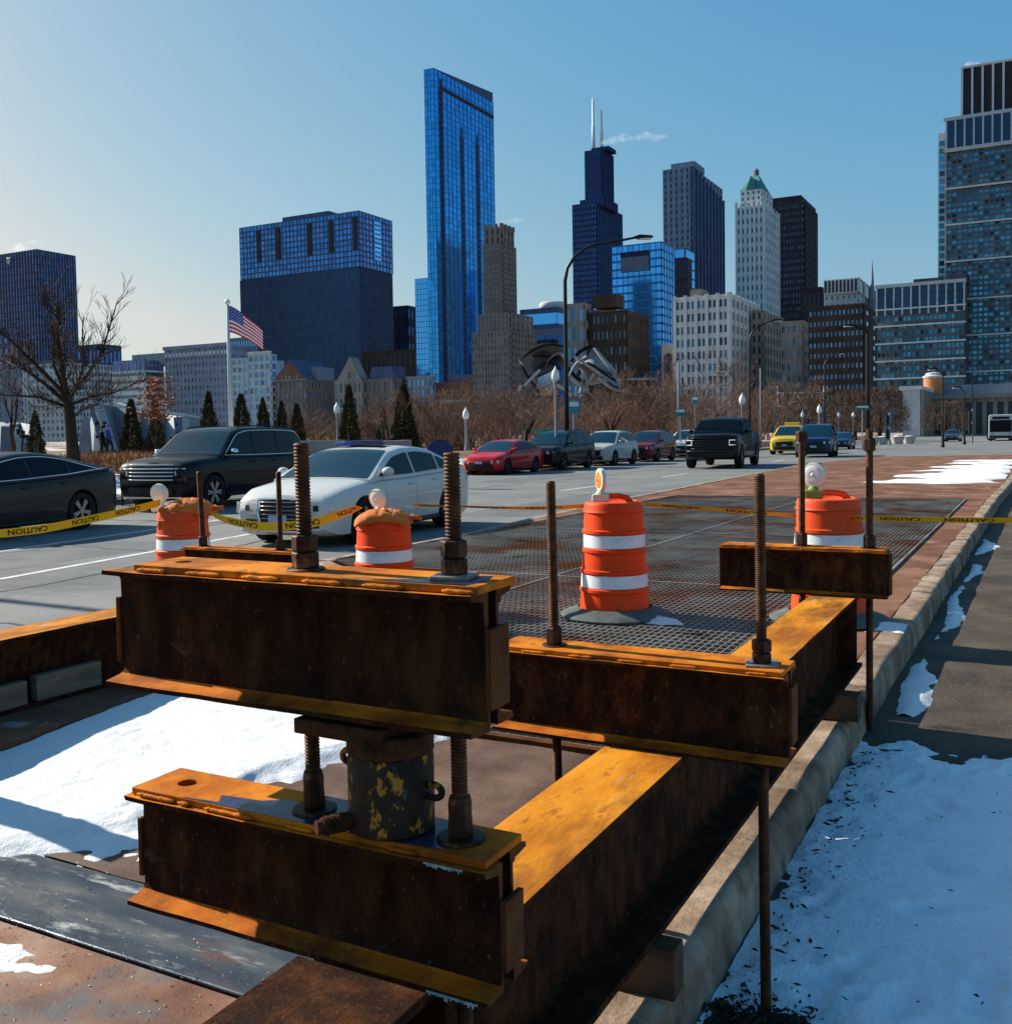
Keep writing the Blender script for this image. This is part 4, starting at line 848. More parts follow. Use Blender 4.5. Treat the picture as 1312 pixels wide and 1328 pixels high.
v = vehicle('suv', 'dark charcoal SUV parked behind the red sedan', 'car', (0, 0, 0), 0, 5.05, 2.0, 'p_dark', wheels=(.95, 3.97), r=.39, group=G_P, glass_x=(1.2, 2.15, 4.6, 5.0), pillars=(2.65, 3.65), style='dark', ground=.24, face='box', rail=True, **EXP); place(v, (.95, -.9), (-19.0, 41.0), PI/2+.03)
EDG = dict(belt=[(0, .80), (.10, .95), (.6, 1.02), (1.35, 1.10), (2.4, 1.13), (4.1, 1.20), (4.6, 1.2), (4.78, 1.05)], roof=[(1.15, 1.08), (1.6, 1.38), (2.0, 1.64), (2.5, 1.73), (3.2, 1.74), (4.0, 1.66), (4.4, 1.52), (4.72, 1.22)])
v = vehicle('suv', 'pearl white crossover parked third in the row', 'car', (0, 0, 0), 0, 4.78, 1.93, 'p_pearl', wheels=(.95, 3.8), r=.38, group=G_P, glass_x=(1.15, 2.1, 4.25, 4.72), pillars=(2.6, 3.6), style='dark', ground=.22, face='box', **EDG); place(v, (.95, -.86), (-18.95, 47.0), PI/2+.03)
v = vehicle('suv', 'maroon SUV parked fourth in the row', 'car', (0, 0, 0), 0, 4.78, 1.9, 'p_maroon', wheels=(.95, 3.8), r=.38, group=G_P, glass_x=(1.15, 2.1, 4.25, 4.72), pillars=(2.6, 3.6), style='dark', ground=.22, face='box', **EDG); place(v, (.95, -.86), (-18.95, 53.4), PI/2+.03)
v = vehicle('suv', 'white SUV parked fifth, half hidden by the pickup', 'car', (0, 0, 0), 0, 4.78, 1.9, 'p_white', wheels=(.95, 3.8), r=.38, group=G_P, glass_x=(1.15, 2.1, 4.25, 4.72), pillars=(2.6, 3.6), style='dark', ground=.22, face='box', **EDG); place(v, (.95, -.86), (-18.9, 60.5), PI/2+.02)
PIC = dict(belt=[(0, 1.10), (.12, 1.24), (.6, 1.30), (1.6, 1.33), (2.4, 1.28), (3.9, 1.30), (3.95, 1.36), (5.7, 1.36), (5.88, 1.32)], roof=[(1.45, 1.32), (1.8, 1.58), (2.1, 1.84), (2.5, 1.93), (3.2, 1.95), (3.75, 1.92), (3.92, 1.34)])
v = vehicle('pickup_truck', 'black pickup truck with lit running lights driving towards the median', 'truck', (0, 0, 0), 0, 5.88, 2.06, 'p_black', wheels=(1.0, 4.75), r=.43, group=G_M, glass_x=(1.45, 2.2, 3.78, 3.95), pillars=(2.6, 3.4), style='dark', spokes=6, ground=.34, face='pickup', tumble=.16, bed=(4.05, 5.75, .95), front_w=.93, rear_w=.97, scale=1.16, wind='glass', **PIC); place(v, (1.0, -.92), (-11.75, 43.9), PI/2+.10)
v = vehicle('taxi', 'yellow taxi SUV with roof sign behind the pickup', 'car', (0, 0, 0), 0, 4.6, 1.86, 'p_yellow', wheels=(.9, 3.6), r=.36, group=G_M, glass_x=(1.15, 2.1, 4.25, 4.58), pillars=(2.5, 3.4), ground=.22, face='box', taxi=True, scale=1.12, belt=EDG['belt'][:-2]+[(4.45, 1.2), (4.6, 1.05)], roof=[(1.15, 1.08), (1.6, 1.4), (2.0, 1.66), (2.5, 1.73), (3.2, 1.74), (4.1, 1.68), (4.58, 1.22)]); place(v, (.9, -.82), (-14.3, 69.0), PI/2+.06)
v = vehicle('suv', 'navy blue crossover driving ahead of the taxi', 'car', (0, 0, 0), 0, 4.6, 1.86, 'p_navy', wheels=(.9, 3.6), r=.36, group=G_M, glass_x=(1.15, 2.1, 4.25, 4.58), pillars=(2.5, 3.4), ground=.22, style='dark', face='box', scale=1.14, belt=EDG['belt'][:-2]+[(4.45, 1.2), (4.6, 1.05)], roof=[(1.15, 1.08), (1.6, 1.4), (2.0, 1.66), (2.5, 1.73), (3.2, 1.74), (4.1, 1.68), (4.58, 1.22)]); place(v, (.9, -.82), (-11.0, 61.6), PI/2+.10)
v = vehicle('sedan', 'dark blue sedan parked far down the row', 'car', (0, 0, 0), 0, 4.67, 1.8, 'p_navy', wheels=(.88, 3.61), r=.33, group=G_P, glass_x=(1.05, 2.0, 3.35, 4.25), pillars=(2.5, 3.45), style='dark', ground=.16, **CIV); place(v, (.88, -.8), (-13.9, 86), PI/2+.04)
v = vehicle('sedan', 'grey sedan approaching far off before the stone building', 'car', (0, 0, 0), 0, 4.67, 1.8, 'p_grey', wheels=(.88, 3.61), r=.33, group=G_M, glass_x=(1.05, 2.0, 3.35, 4.25), pillars=(2.5, 3.45), style='dark', ground=.16, **CIV); place(v, (.88, -.8), (-8.6, 131), PI/2)
# bus
bs = thing('city_bus', 'white city bus with dark windscreen far off at the right edge', 'bus', (-4.2, 131, ROAD_Z+.004), 0)
mb = MB(); mb.prism([(-1.3, .3), (1.3, .3), (1.3, 2.9), (1.15, 3.1), (-1.15, 3.1), (-1.3, 2.9)], 'y', 0, 12); mb.build('body', M['p_white'], bs, bevel=.06)
mb = MB(); mb.box(-1.15, 1.15, -.03, .02, 1.05, 2.45); mb.build('windscreen', M['glass'], bs, bevel=.04)
mb = MB(); mb.box(-.9, .9, -.03, .02, 2.55, 2.85); mb.build('route_sign', M['black'], bs)
mb = MB(); mb.box(-1.2, 1.2, -.05, .02, .35, .62); mb.build('bumper', M['dkmetal'], bs)
for k in range(6):
    mb = MB(); mb.box(1.29, 1.32, .8+1.8*k, 2.4+1.8*k, 1.3, 2.5); mb.build('side_window', M['glass'], bs)
for s in (-1, 1):
    mb = MB(); mb.box(s*.95-.16, s*.95+.16, -.06, .01, .72, .92); mb.build('headlight', M['head'], bs)
    for y in (2.2, 9): wheel(bs, s*0+0, 1.1, s, .48, .28, 'dark', 6).location = (s*1.12, y, .48)
# ================================================================ CITY
def cglass(name, c, rough=.12, metal=.75, isl=.25, objr=0.0): return pmat('glass_'+name, c, rough=rough, metal=metal, isl=isl, objr=objr, spec=.5)
M['g_navy'] = cglass('navy', (.07, .16, .40), .2); M['g_blue'] = cglass('blue', (.04, .33, .74), .1, .9, .2); M['g_sky'] = cglass('sky', (.09, .42, .85), .1, .9, .2)
M['g_dark'] = cglass('dark', (.03, .035, .05), .2, .4, .5); M['g_teal'] = cglass('teal', (.035, .17, .27), .12, .85, .9); M['g_mid'] = cglass('mid', (.05, .20, .50), .12, .85, .3)
M['g_small'] = cglass('small', (.06, .12, .19), .15, .5, .7); M['g_obj'] = cglass('pane', (.07, .13, .19), .12, .55, 0, .7); M['g_objsky'] = cglass('pane_sky', (.08, .24, .42), .1, .8, 0, .5)
M['g_crown'] = cglass('crown', (.02, .05, .10), .2, .5, .3)
def wallm(n, a, b, sc=.15, rough=.85, **k): M[n] = pmat(n, [(.35, a), (.65, b)], sc, 8, rough, world=True, **k)
wallm('w_purple', (.060, .048, .072), (.08, .065, .092)); wallm('w_navy', (.026, .040, .10), (.035, .052, .125)); wallm('w_black', (.022, .025, .045), (.034, .038, .064))
wallm('w_grey', (.17, .19, .22), (.23, .25, .28)); wallm('w_pale', (.40, .44, .46), (.52, .55, .56)); wallm('w_white', (.55, .57, .56), (.68, .69, .66)); wallm('w_brown', (.15, .128, .112), (.205, .18, .158)); wallm('w_resid', (.095, .10, .105), (.135, .14, .145))
wallm('w_umber', (.045, .03, .024), (.07, .047, .036)); wallm('w_brick', (.15, .07, .05), (.2, .10, .07)); wallm('w_stone', (.22, .20, .18), (.30, .275, .245)); wallm('w_blueg', (.17, .21, .28), (.23, .275, .35))
wallm('w_copper', (.05, .20, .17), (.09, .28, .23)); wallm('w_roof', (.05, .05, .06), (.1, .1, .11)); wallm('w_tan', (.26, .22, .17), (.34, .29, .23)); wallm('w_dkbrown', (.042, .032, .038), (.06, .046, .052)); wallm('w_slate', (.06, .085, .16), (.09, .12, .21))
wallm('w_steelb', (.06, .088, .135), (.078, .11, .165)); wallm('w_bluem', (.03, .17, .44), (.04, .21, .52)); wallm('w_orange', (.40, .17, .07), (.5, .23, .1))
UNIT = {}
def unitbox(mat):
    if mat not in UNIT: b = MB(); b.box(-.5, .5, -.5, .5, -.5, .5); UNIT[mat] = b.mesh('pane', mats=M[mat])
    return UNIT[mat]
def facade(wall, panes, face, X0, X1, Y0, Y1, z0, z1, nb, nf, ww, wh, dep=.5, skip=()):
    """face 'f': plane y=Y0 looking to -Y; 's': plane x=X1 looking to +X. Piers and spandrels stand in front of recessed panes."""
    if nb < 1 or nf < 1: return
    a0, a1 = (X0, X1) if face == 'f' else (Y0, Y1); bw = (a1-a0)/nb; fh = (z1-z0)/nf
    def B(p0, p1, q0, q1, d0, d1, dst):
        if face == 'f': dst.box(p0, p1, Y0-d1, Y0-d0, q0, q1)
        else: dst.box(X1+d0, X1+d1, p0, p1, q0, q1)
    if ww < .98:
        for k in range(nb+1):
            h = bw*(1-ww)/2; c = a0+bw*k; B(max(a0, c-h), min(a1, c+h), z0, z1, 0, dep, wall)
    if wh < .98:
        for k in range(nf+1):
            h = fh*(1-wh)/2; c = z0+fh*k; B(a0, a1, max(z0, c-h), min(z1, c+h), 0, dep*.72, wall)
    for i in range(nb):
        for j in range(nf):
            if (i, j) in skip: continue
            c = a0+bw*(i+.5); z = z0+fh*(j+.5); panes.append((face, c, z, bw*min(ww+.02, .985), fh*min(wh+.02, .985), Y0 if face == 'f' else X1, dep*.3))
def emit_panes(t, panes, mat, objmat=None, limit=300):
    if not panes: return
    if len(panes) <= limit:
        um = unitbox(objmat or mat)
        for f, c, z, w, h, pl, d in panes:
            o = bpy.data.objects.new('window', um); put(o, t)
            if f == 'f': o.location = (c, pl-d/2, z); o.scale = (w, d, h)
            else: o.location = (pl+d/2, c, z); o.scale = (d, w, h)
    else:
        mb = MB()
        for f, c, z, w, h, pl, d in panes:
            if f == 'f': mb.add([(c-w/2, pl-d, z-h/2), (c+w/2, pl-d, z-h/2), (c+w/2, pl-d, z+h/2), (c-w/2, pl-d, z+h/2)], [(0, 1, 2, 3)])
            else: mb.add([(pl+d, c-w/2, z-h/2), (pl+d, c+w/2, z-h/2), (pl+d, c+w/2, z+h/2), (pl+d, c-w/2, z+h/2)], [(0, 1, 2, 3)])
        o = mb.build('windows', M[mat], t, fix=False); o['kind'] = 'stuff'
def sideY(X1, z, u2, Y):
    """depth at which the vertical line x=X1 reaches photo column u2"""
    lo, hi = Y, Y+4000
    for _ in range(60):
        m = (lo+hi)/2
        if pix((X1, m, z))[0] < u2: lo = m
        else: hi = m
    return lo
def block(t, u0, u1, u2, vt, Y, fl, bf, bs, ww, wh, wall, glass, dep=.6, zb=-.5, objw=None, sww=None, swh=None, parapet=.0, vb=None, core='wall', depth=None):
    p0 = ony(u0, vt, Y); p1 = ony(u1, vt, Y); X0, X1, zt = p0.x, p1.x, p1.z
    if vb is not None: zb = ony(u1, vb, Y).z
    Y1 = Y+depth if depth else (sideY(X1, zt, u2, Y) if u2 > u1 else Y+30)
    w = MB(); w.box(X0, X1, Y, Y1, zb, zt); panes = []
    facade(w, panes, 'f', X0, X1, Y, Y1, zb, zt, bf, fl, ww, wh, dep)
    facade(w, panes, 's', X0, X1, Y, Y1, zb, zt, bs, fl, sww or ww, swh or wh, dep)
    if parapet: w.box(X0-dep*1.2, X1+dep*1.2, Y-dep*1.2, Y1, zt, zt+parapet)
    w.build('wall', M[wall], t, fix=False); emit_panes(t, panes, glass, objw)
    return X0, X1, Y, Y1, zt
def bld(label, name='building', cat='building', group=None): return thing(name, label, cat, (0, 0, 0), 0, group)
def roofbox(t, x0, x1, y0, y1, z0, z1, mat='w_roof', nm='roof_plant', fins=0):
    mb = MB(); mb.box(x0, x1, y0, y1, z0, z1)
    if fins:
        for k in range(fins+1): x = x0+(x1-x0)*k/fins; mb.box(x-.25, x+.25, y0-.5, y0, z0, z1)
    return mb.build(nm, M[mat], t)
# far left
t = bld('dark purple brown office tower behind the big bare tree, white crest near its top', 'office_tower', 'tower'); B = block(t, -60, 48, 98, 323, 620, 26, 30, 14, .45, .90, 'w_purple', 'g_navy', .5)
c = ony(12, 338, 620-.6); mb = MB(); mb.prism([(-2.6, 2.5), (2.6, 2.5), (2.6, -.6), (0, -3.6), (-2.6, -.6)], 'y', -.3, 0); o = mb.build('crest', M['w_blueg'], t); o.location = (c.x, c.y, c.z)
mb = MB()
pts = [(1.3, 1.2), (.4, 1.9), (-.9, 1.6), (-1.2, .8), (-.2, .1), (.9, -.5), (.9, -1.4), (0, -2.0), (-1.1, -1.5)]; mb.tube([(x, -.45, z) for x, z in pts], .32, 6); mb.tube([(0, -.45, 3.4), (0, -.45, -3.4)], .2, 6); mb.tube([(-2.7, -.4, 2.5), (2.7, -.4, 2.5), (2.7, -.4, -.6), (0, -.4, -3.7), (-2.7, -.4, -.6), (-2.7, -.4, 2.5)], .25, 6)
o = mb.build('crest_emblem', M['white'], t); o.location = (c.x, c.y, c.z)
t = bld('low dark blue block with set back roof right of the purple tower'); block(t, 100, 130, 157, 446, 600, 4, 6, 5, .7, .5, 'w_slate', 'g_navy')
t = bld('brown windowless looking block behind the trunk of the big tree'); block(t, 84, 142, 150, 473, 520, 7, 9, 2, .45, .45, 'w_dkbrown', 'g_dark')
t = bld('pale grey office block with dense window rows left of the striped one'); B = block(t, 35, 88, 146, 470, 440, 12, 9, 14, .55, .55, 'w_pale', 'g_small', .4, objw='g_obj'); roofbox(t, B[0]+2, B[1]-2, B[2]+4, B[2]+14, B[4], B[4]+2.5)
t = bld('brownish block with pale windows at the left edge'); block(t, -60, 28, 38, 478, 450, 11, 12, 2, .55, .5, 'w_blueg', 'g_small')
t = bld('stepped pale block with stone crown at the left edge above the brownish one'); B = block(t, -60, 12, 24, 432, 520, 9, 9, 2, .5, .6, 'w_slate', 'g_navy')
t = bld('white building with dark horizontal window bands'); B = block(t, 146, 187, 213, 480, 435, 10, 1, 1, .985, .42, 'w_white', 'g_small', .5, sww=.9, swh=.6); block(t, 147, 187, 212, 466, 436, 2, 8, 5, .8, .8, 'w_blueg', 'g_navy', .3, vb=480); roofbox(t, B[0]+4, B[1]+6, B[2]+12, B[2]+26, B[4]+4, B[4]+11, 'w_grey')
t = bld('broad grey masonry block with arcaded top floor left of the flag'); B = block(t, 214, 296, 325, 446, 440, 13, 17, 8, .5, .5, 'w_blueg', 'g_small', .5, vb=None)
X0, X1, Y0_, Y1_, zt = B
mb = MB(); mb.box(X0-.8, X1+.8, Y0_-1.2, Y0_-.62, zt-1.2, zt+.9); mb.box(X0-.5, X1+.5, Y0_-.95, Y0_-.62, zt-6.4, zt-5.5); mb.build('cornice', M['w_blueg'], t)
for k in range(17):
    x = X0+(X1-X0)*(k+.5)/17; mb = MB(); mb.prism([(x+1.0*math.cos(a), zt-4.4+1.3*math.sin(a)) for a in [PI*q/8 for q in range(9)]]+[(x-1.0, zt-5.4), (x+1.0, zt-5.4)], 'y', Y0_-.72, Y0_-.5); mb.build('arched_window', M['w_pale'], t)
t = bld('pale blue white narrow building with tall arched windows right of the flagpole'); B = block(t, 301, 322, 322, 464, 425, 11, 3, 0, .62, .62, 'w_pale', 'g_small', .4, objw='g_objsky'); B = block(t, 322.5, 351, 358, 459, 425, 11, 4, 1, .66, .66, 'w_pale', 'g_small', .4, objw='g_objsky')
mb = MB()
for k in range(9): x = B[0]+(B[1]-B[0])*k/8; mb.box(x-.5, x+.5, B[2]-.7, B[2]+.3, B[4], B[4]+1.8)
mb.build('parapet_tooth', M['w_pale'], t)
t = bld('grey office slab with shining windows behind the flag'); block(t, 296, 335, 345, 436, 560, 8, 12, 3, .7, .45, 'w_grey', 'g_sky')
# gabled building
t = bld('brick gabled building with purple slate roof between flag and dark slab'); B = block(t, 357, 398, 437, 492, 420, 6, 7, 9, .45, .55, 'w_brown', 'g_small', .4, objw='g_obj')
X0, X1, Y0_, Y1_, zt = B; zr = ony(377, 466, 420).z; xm = (X0+X1)/2
mb = MB(); mb.add([(X0-.8, Y0_-.8, zt), (X1+.8, Y0_-.8, zt), (xm, Y0_-.8, zr), (X0-.8, Y1_, zt), (X1+.8, Y1_, zt), (xm, Y1_, zr)], [(0, 1, 2), (3, 5, 4), (1, 4, 5, 2), (0, 2, 5, 3)]); mb.build('gable_roof', M['w_slate'], t)
mb = MB(); mb.add([(X0, Y0_-.95, zt), (X1, Y0_-.95, zt), (xm, Y0_-.95, zr-1)], [(0, 1, 2)]); mb.build('gable_wall', M['w_brick'], t)
for q in range(5):
    o = bpy.data.objects.new('window', unitbox('g_obj')); put(o, t); o.location = (xm-5+2.5*q, Y0_-1.0, zt+1.6+(.0 if q in (0, 4) else 0)); o.scale = (1.1, .15, 1.8)
mb = MB(); mb.prism([(X0-.9, zt-.3), (X1+.9, zt-.3), (X1+.9, zt+.3), (X0-.9, zt+.3)], 'y', Y0_-1.2, Y0_-.4); mb.build('eaves', M['w_stone'], t)
roofbox(t, X1-3, X1+1, Y0_+8, Y1_-4, zt, zt+7, 'w_blueg', 'dormer_row', 6)
# big slab
t = bld('broad dark slab with bright blue glass upper floors', 'office_slab', 'building'); p = ony(465, 273, 560); B = block(t, 310, 465, 508, 273, 560, 10, 32, 10, .80, .72, 'w_slate', 'g_mid', .35, vb=346)
block(t, 311.5, 465.4, 508, 346.5, 560.6, 14, 62, 20, .5, .93, 'w_steelb', 'g_mid', .7)
roofbox(t, B[0]+(B[1]-B[0])*.33, B[0]+(B[1]-B[0])*.72, B[2]+6, B[2]+16, B[4], B[4]+4.5, 'w_slate')
for fx in (.17, .34, .60, .78, .97):
    x = B[0]+(B[1]-B[0])*fx; mb = MB(); mb.box(x-1.8, x+1.8, B[2]-.75, B[2]-.38, B[4]-26, B[4]-4); mb.build('vent_strip', M['w_dkbrown'], t)
mb = MB()
for k in range(9): mb.box(B[1]+.36, B[1]+.8, B[2]+(B[3]-B[2])*.42, B[2]+(B[3]-B[2])*.62, B[4]-4-3.1*k-2.0, B[4]-4-3.1*k)
mb.build('side_glazing', M['g_sky'], t)
t = bld('low black roofed block stepping down right of the dark slab'); block(t, 500, 528, 541, 396, 640, 8, 5, 3, .5, .5, 'w_black', 'g_navy'); 
t = bld('dark umber row building left of the foot of the tall blue tower'); block(t, 470, 548, 560, 452, 520, 4, 12, 2, .4, .5, 'w_umber', 'g_dark')
t = bld('gothic gabled stone club house behind the tall conifer'); B = block(t, 434, 470, 480, 492, 415, 4, 6, 2, .5, .6, 'w_stone', 'g_small', .4, objw='g_obj'); X0, X1, Y0_, Y1_, zt = B; xm = ony(454, 470, 415).x; zr = ony(454, 463, 415).z
mb = MB(); mb.add([(X0+2, Y0_-.5, zt), (X1-1, Y0_-.5, zt), (xm, Y0_-.5, zr), (X0+2, Y1_, zt), (X1-1, Y1_, zt), (xm, Y1_, zr)], [(0, 1, 2), (3, 5, 4), (1, 4, 5, 2), (0, 2, 5, 3)]); mb.build('gable_roof', M['w_stone'], t)
for q in range(3):
    o = bpy.data.objects.new('window', unitbox('g_obj')); put(o, t); o.location = (xm-2+2*q, Y0_-.6, zt+2.4); o.scale = (1.0, .2, 2.6)
t = bld('brown brick block with blue mansard roof next to the gothic gable'); B = block(t, 471, 510, 520, 490, 418, 4, 6, 2, .35, .6, 'w_brown', 'g_small', .4, objw='g_obj')
mb = MB(); X0, X1, Y0_, Y1_, zt = B; mb.prism([(X0+3, zt), (X1, zt), (X1-1.5, zt+6), (X0+5, zt+6)], 'y', Y0_+1, Y0_+12); mb.build('mansard_roof', M['w_slate'], t)
t = bld('grey three storey block with paired windows right of the second conifer'); B = block(t, 528, 562, 563, 489, 405, 3, 6, 1, .72, .62, 'w_grey', 'g_small', .4, objw='g_objsky', parapet=.8, vb=530)
t = bld('long low brick block with pale cornice below the blue tower'); B = block(t, 565, 609, 612, 497, 410, 2, 1, 0, .02, .02, 'w_brick', 'g_small', .3, parapet=1.0, vb=530); mb = MB(); mb.box(B[0], B[1], B[2]-.5, B[2], B[4]-9, B[4]-7.6); mb.build('string_course', M['w_pale'], t); roofbox(t, B[0]+5, B[1]-3, B[2]+3, B[2]+12, B[4]+1, B[4]+4.5, 'w_slate')
# tall blue tower
t = bld('very tall slim blue glass tower with slanted top', 'glass_tower', 'tower')
Yl = 470; p0 = ony(550, 88, Yl); p1 = ony(562, 88, Yl); X0, X1, zt = p0.x, p1.x, p1.z; Y2 = sideY(X1, zt*.85, 640, Yl)
w = MB(); zt2 = (EYE+ray(640, 121)*((X1-EYE.x)/ray(640, 121).x)).z
w.add([(X0, Yl, -1), (X1, Yl, -1), (X1, Y2, -1), (X0, Y2, -1), (X0, Yl, zt), (X1, Yl, zt), (X1, Y2, zt2), (X0, Y2, zt2)], [(0, 3, 2, 1), (4, 5, 6, 7), (0, 1, 5, 4), (1, 2, 6, 5), (2, 3, 7, 6), (3, 0, 4, 7)]); w.build('core', M['w_slate'], t)
panes = []; gw = MB(); nf = 62; nbs = 15; D = Y2-Yl; skip = {(i, j) for i in (1,) for j in range(nf-3)} | {(i, j) for i in (6, 10) for j in range(3, nf-9)}
facade(gw, panes, 's', X0, X1, Yl, Y2, 0, min(zt, zt2), nbs, nf, .965, .93, .35, skip); facade(gw, panes, 'f', X0, X1, Yl, Y2, 0, zt, 3, nf, .965, .93, .35); gw.build('mullions', M['w_bluem'], t, fix=False); emit_panes(t, panes, 'g_blue')
for i, wd in ((1, .6), (6, .4), (10, .4)):
    y = Yl+D*(i+.5)/nbs; mb = MB(); top = zt2*((nf-3)/nf if i == 1 else (nf-9)/nf); mb.box(X1+.02, X1+.16, y-D/nbs*wd/2, y+D/nbs*wd/2, 0, top)
    mb.build('balcony_slot', M['w_black'], t)
    if i != 1:
        mb = MB()
        for k in range(2, nf-9): mb.box(X1+.10, X1+.42, y-D/nbs*wd/2, y+D/nbs*wd/2, zt2*k/nf, zt2*k/nf+1.0)
        mb.build('balcony_fronts', M['w_slate'], t)
mb = MB(); mb.box(X1, X1+.5, Yl+D*.12, Y2, zt2*.926, zt2*.934); mb.build('terrace_band', M['w_umber'], t)
t = bld('lower pale blue glass block attached left of the slim blue tower'); block(t, 538, 556, 562, 360, 500, 30, 5, 2, .95, .9, 'w_bluem', 'g_sky', .2)
# art deco brown tower
t = bld('stepped brown art deco tower in front of the slim blue tower', 'stone_tower', 'tower')
B = block(t, 612, 661, 694, 428, 405, 16, 12, 8, .5, .55, 'w_brown', 'g_small', .5); block(t, 620, 661, 690, 405, 412, 3, 8, 5, .5, .5, 'w_brown', 'g_small', .5, vb=432)
B = block(t, 626.5, 651, 668, 316, 416, 14, 7, 5, .5, .58, 'w_brown', 'g_small', .5, vb=412); B2 = block(t, 629, 650, 664.5, 294, 418, 2, 3, 3, .35, .6, 'w_brown', 'g_dark', .8, vb=317)
mb = MB()
for k in range(4): x = B2[0]+(B2[1]-B2[0])*k/3; mb.box(x-.5, x+.5, B2[2]-1, B2[2]+1, B2[4]-1, B2[4]+1.6)
for k in range(4): y = B2[2]+(B2[3]-B2[2])*k/3; mb.box(B2[1]-.6, B2[1]+.9, y-.5, y+.5, B2[4]-1, B2[4]+1.6)
mb.build('finials', M['w_brown'], t)
# between
t = bld('low blue glass office with curved white top left of the lamp post'); B = block(t, 674, 722, 736, 398, 620, 6, 1, 1, .985, .5, 'w_slate', 'g_sky', .4)
mb = MB(); xm = B[0]+(B[1]-B[0])*.72; mb.lathe([(9, 0), (9.3, 3.5), (8, 4.6)], 32, (xm, B[2]+10, B[4])); mb.build('round_penthouse', M['w_pale'], t, smooth=True)
t = bld('pale blue low rise right of the brown art deco tower'); block(t, 690, 735, 740, 425, 560, 4, 9, 1, .6, .5, 'w_blueg', 'g_sky')
t = bld('black narrow block between the art deco tower and the pavilion'); block(t, 692, 716, 722, 440, 470, 4, 4, 1, .4, .5, 'w_black', 'g_dark')
t = bld('long dark brown block behind the metal pavilion, pale corner tower'); B = block(t, 762, 812, 840, 402, 440, 8, 9, 8, .4, .5, 'w_umber', 'g_dark', .5, objw='g_obj'); B = block(t, 733, 757, 764, 396, 436, 7, 3, 1, .55, .62, 'w_stone', 'g_small', .5, objw='g_objsky', parapet=1.2)
roofbox(t, B[1]+2, B[1]+14, B[2]+6, B[2]+16, B[4]-1, B[4]+5, 'w_umber')
mb = MB(); p = ony(786, 402, 452); mb.lathe([(6.5, 0), (5.5, 2.2), (1.2, 4.2), (.3, 7)], 4, (p.x, p.y, p.z), ang=.78); mb.build('white_awning_roof', M['white'], t)
# Willis-like dark setback tower
t = bld('tallest black setback tower with two white antennas', 'skyscraper', 'tower')
B = block(t, 742, 773, 806, 262, 1250, 42, 9, 9, .45, .62, 'w_navy', 'g_navy', 1.2); B2 = block(t, 752, 783, 800, 256, 1262, 5, 6, 5, .4, .6, 'w_navy', 'g_navy', 1.2, vb=268)
B3 = block(t, 758, 779, 794.5, 193, 1266, 24, 7, 7, .45, .62, 'w_navy', 'g_navy', 1.2, vb=262)
mb = MB(); mb.box(B[0]-.8, B[1]+.8, B[2]-2.2, B[2]-1.4, B[4]*.33, B[4]*.36); mb.box(B[1]+1.4, B[1]+2.2, B[2], B[3], B[4]*.33, B[4]*.36); mb.build('louvre_band', M['w_black'], t)
roofbox(t, B3[0]+6, B3[1]+8, B3[2]+8, B3[3]-8, B3[4], B3[4]+5, 'w_navy')
for u, v in ((769.5, 127), (780, 142)):
    p = ony(u, 190, 1290); q = ony(u, v, 1290); mb = MB(); h = q.z-p.z
    mb.tube([(p.x, p.y, p.z-4), (p.x, p.y, p.z+h*.4), (p.x, p.y, p.z+h*.42), (p.x, p.y, q.z-3), (p.x, p.y, q.z)], [2.4, 2.4, 1.8, 1.5, .8], 12); mb.build('antenna', M['white'], t, smooth=True)
# blue glass office
t = bld('bright blue glass office block with dark framed opening near its top', 'glass_building', 'building'); B = block(t, 793, 857, 874, 313, 520, 24, 9, 5, .93, .74, 'w_bluem', 'g_sky', .4, sww=.95, swh=.7)
x0 = ony(804, 330, 519).x; x1 = ony(841, 330, 519).x; z0 = ony(820, 352, 519).z; z1 = ony(820, 326, 519).z
mb = MB(); mb.box(x0, x1, B[2]-.9, B[2]-.45, z0, z1); mb.build('loggia_recess', M['w_black'], t); mb = MB()
for k in range(14): x = x0+(x1-x0)*(k+.5)/14; mb.box(x-.35, x+.35, B[2]-1.1, B[2]-.9, z0, z1-3)
mb.build('loggia_screen', M['w_blueg'], t)
t = bld('stone arch portal block right of the blue glass office'); B = block(t, 858, 874, 876, 446, 440, 1, 1, 0, .05, .05, 'w_stone', 'g_dark', .3); xm = (B[0]+B[1])/2; mb = MB(); mb.prism([(xm+1.9*math.cos(a), B[4]-6+1.9*math.sin(a)) for a in [PI*q/8 for q in range(9)]]+[(xm-1.9, B[4]-16), (xm+1.9, B[4]-16)], 'y', B[2]-.5, B[2]-.33); mb.build('arched_window', M['w_black'], t)
# grey ribbed tower
t = bld('slate grey ribbed tower right of the black setback tower', 'office_tower', 'tower'); B = block(t, 859.5, 895, 935, 216, 760, 40, 5, 9, .30, .6, 'w_blueg', 'g_dark', 1.0, sww=.55); roofbox(t, B[0]+5, B[1]+2, B[2]+4, B[2]+30, B[4], B[4]+5, 'w_blueg')
mb = MB()
for k in range(10): y = B[2]+(B[3]-B[2])*k/9; mb.box(B[1]+1.0, B[1]+2.6, y-.9, y+.9, 0, B[4]-1.8*k*.6)
mb.build('side_ribs', M['w_slate'], t)
t = bld('black block with mirror blue edge behind the white corner building'); block(t, 866, 888, 901, 322, 640, 20, 1, 1, .9, .85, 'w_slate', 'g_sky', .3); block(t, 874, 890, 896, 334, 600, 16, 5, 2, .4, .5, 'w_black', 'g_dark', .4)
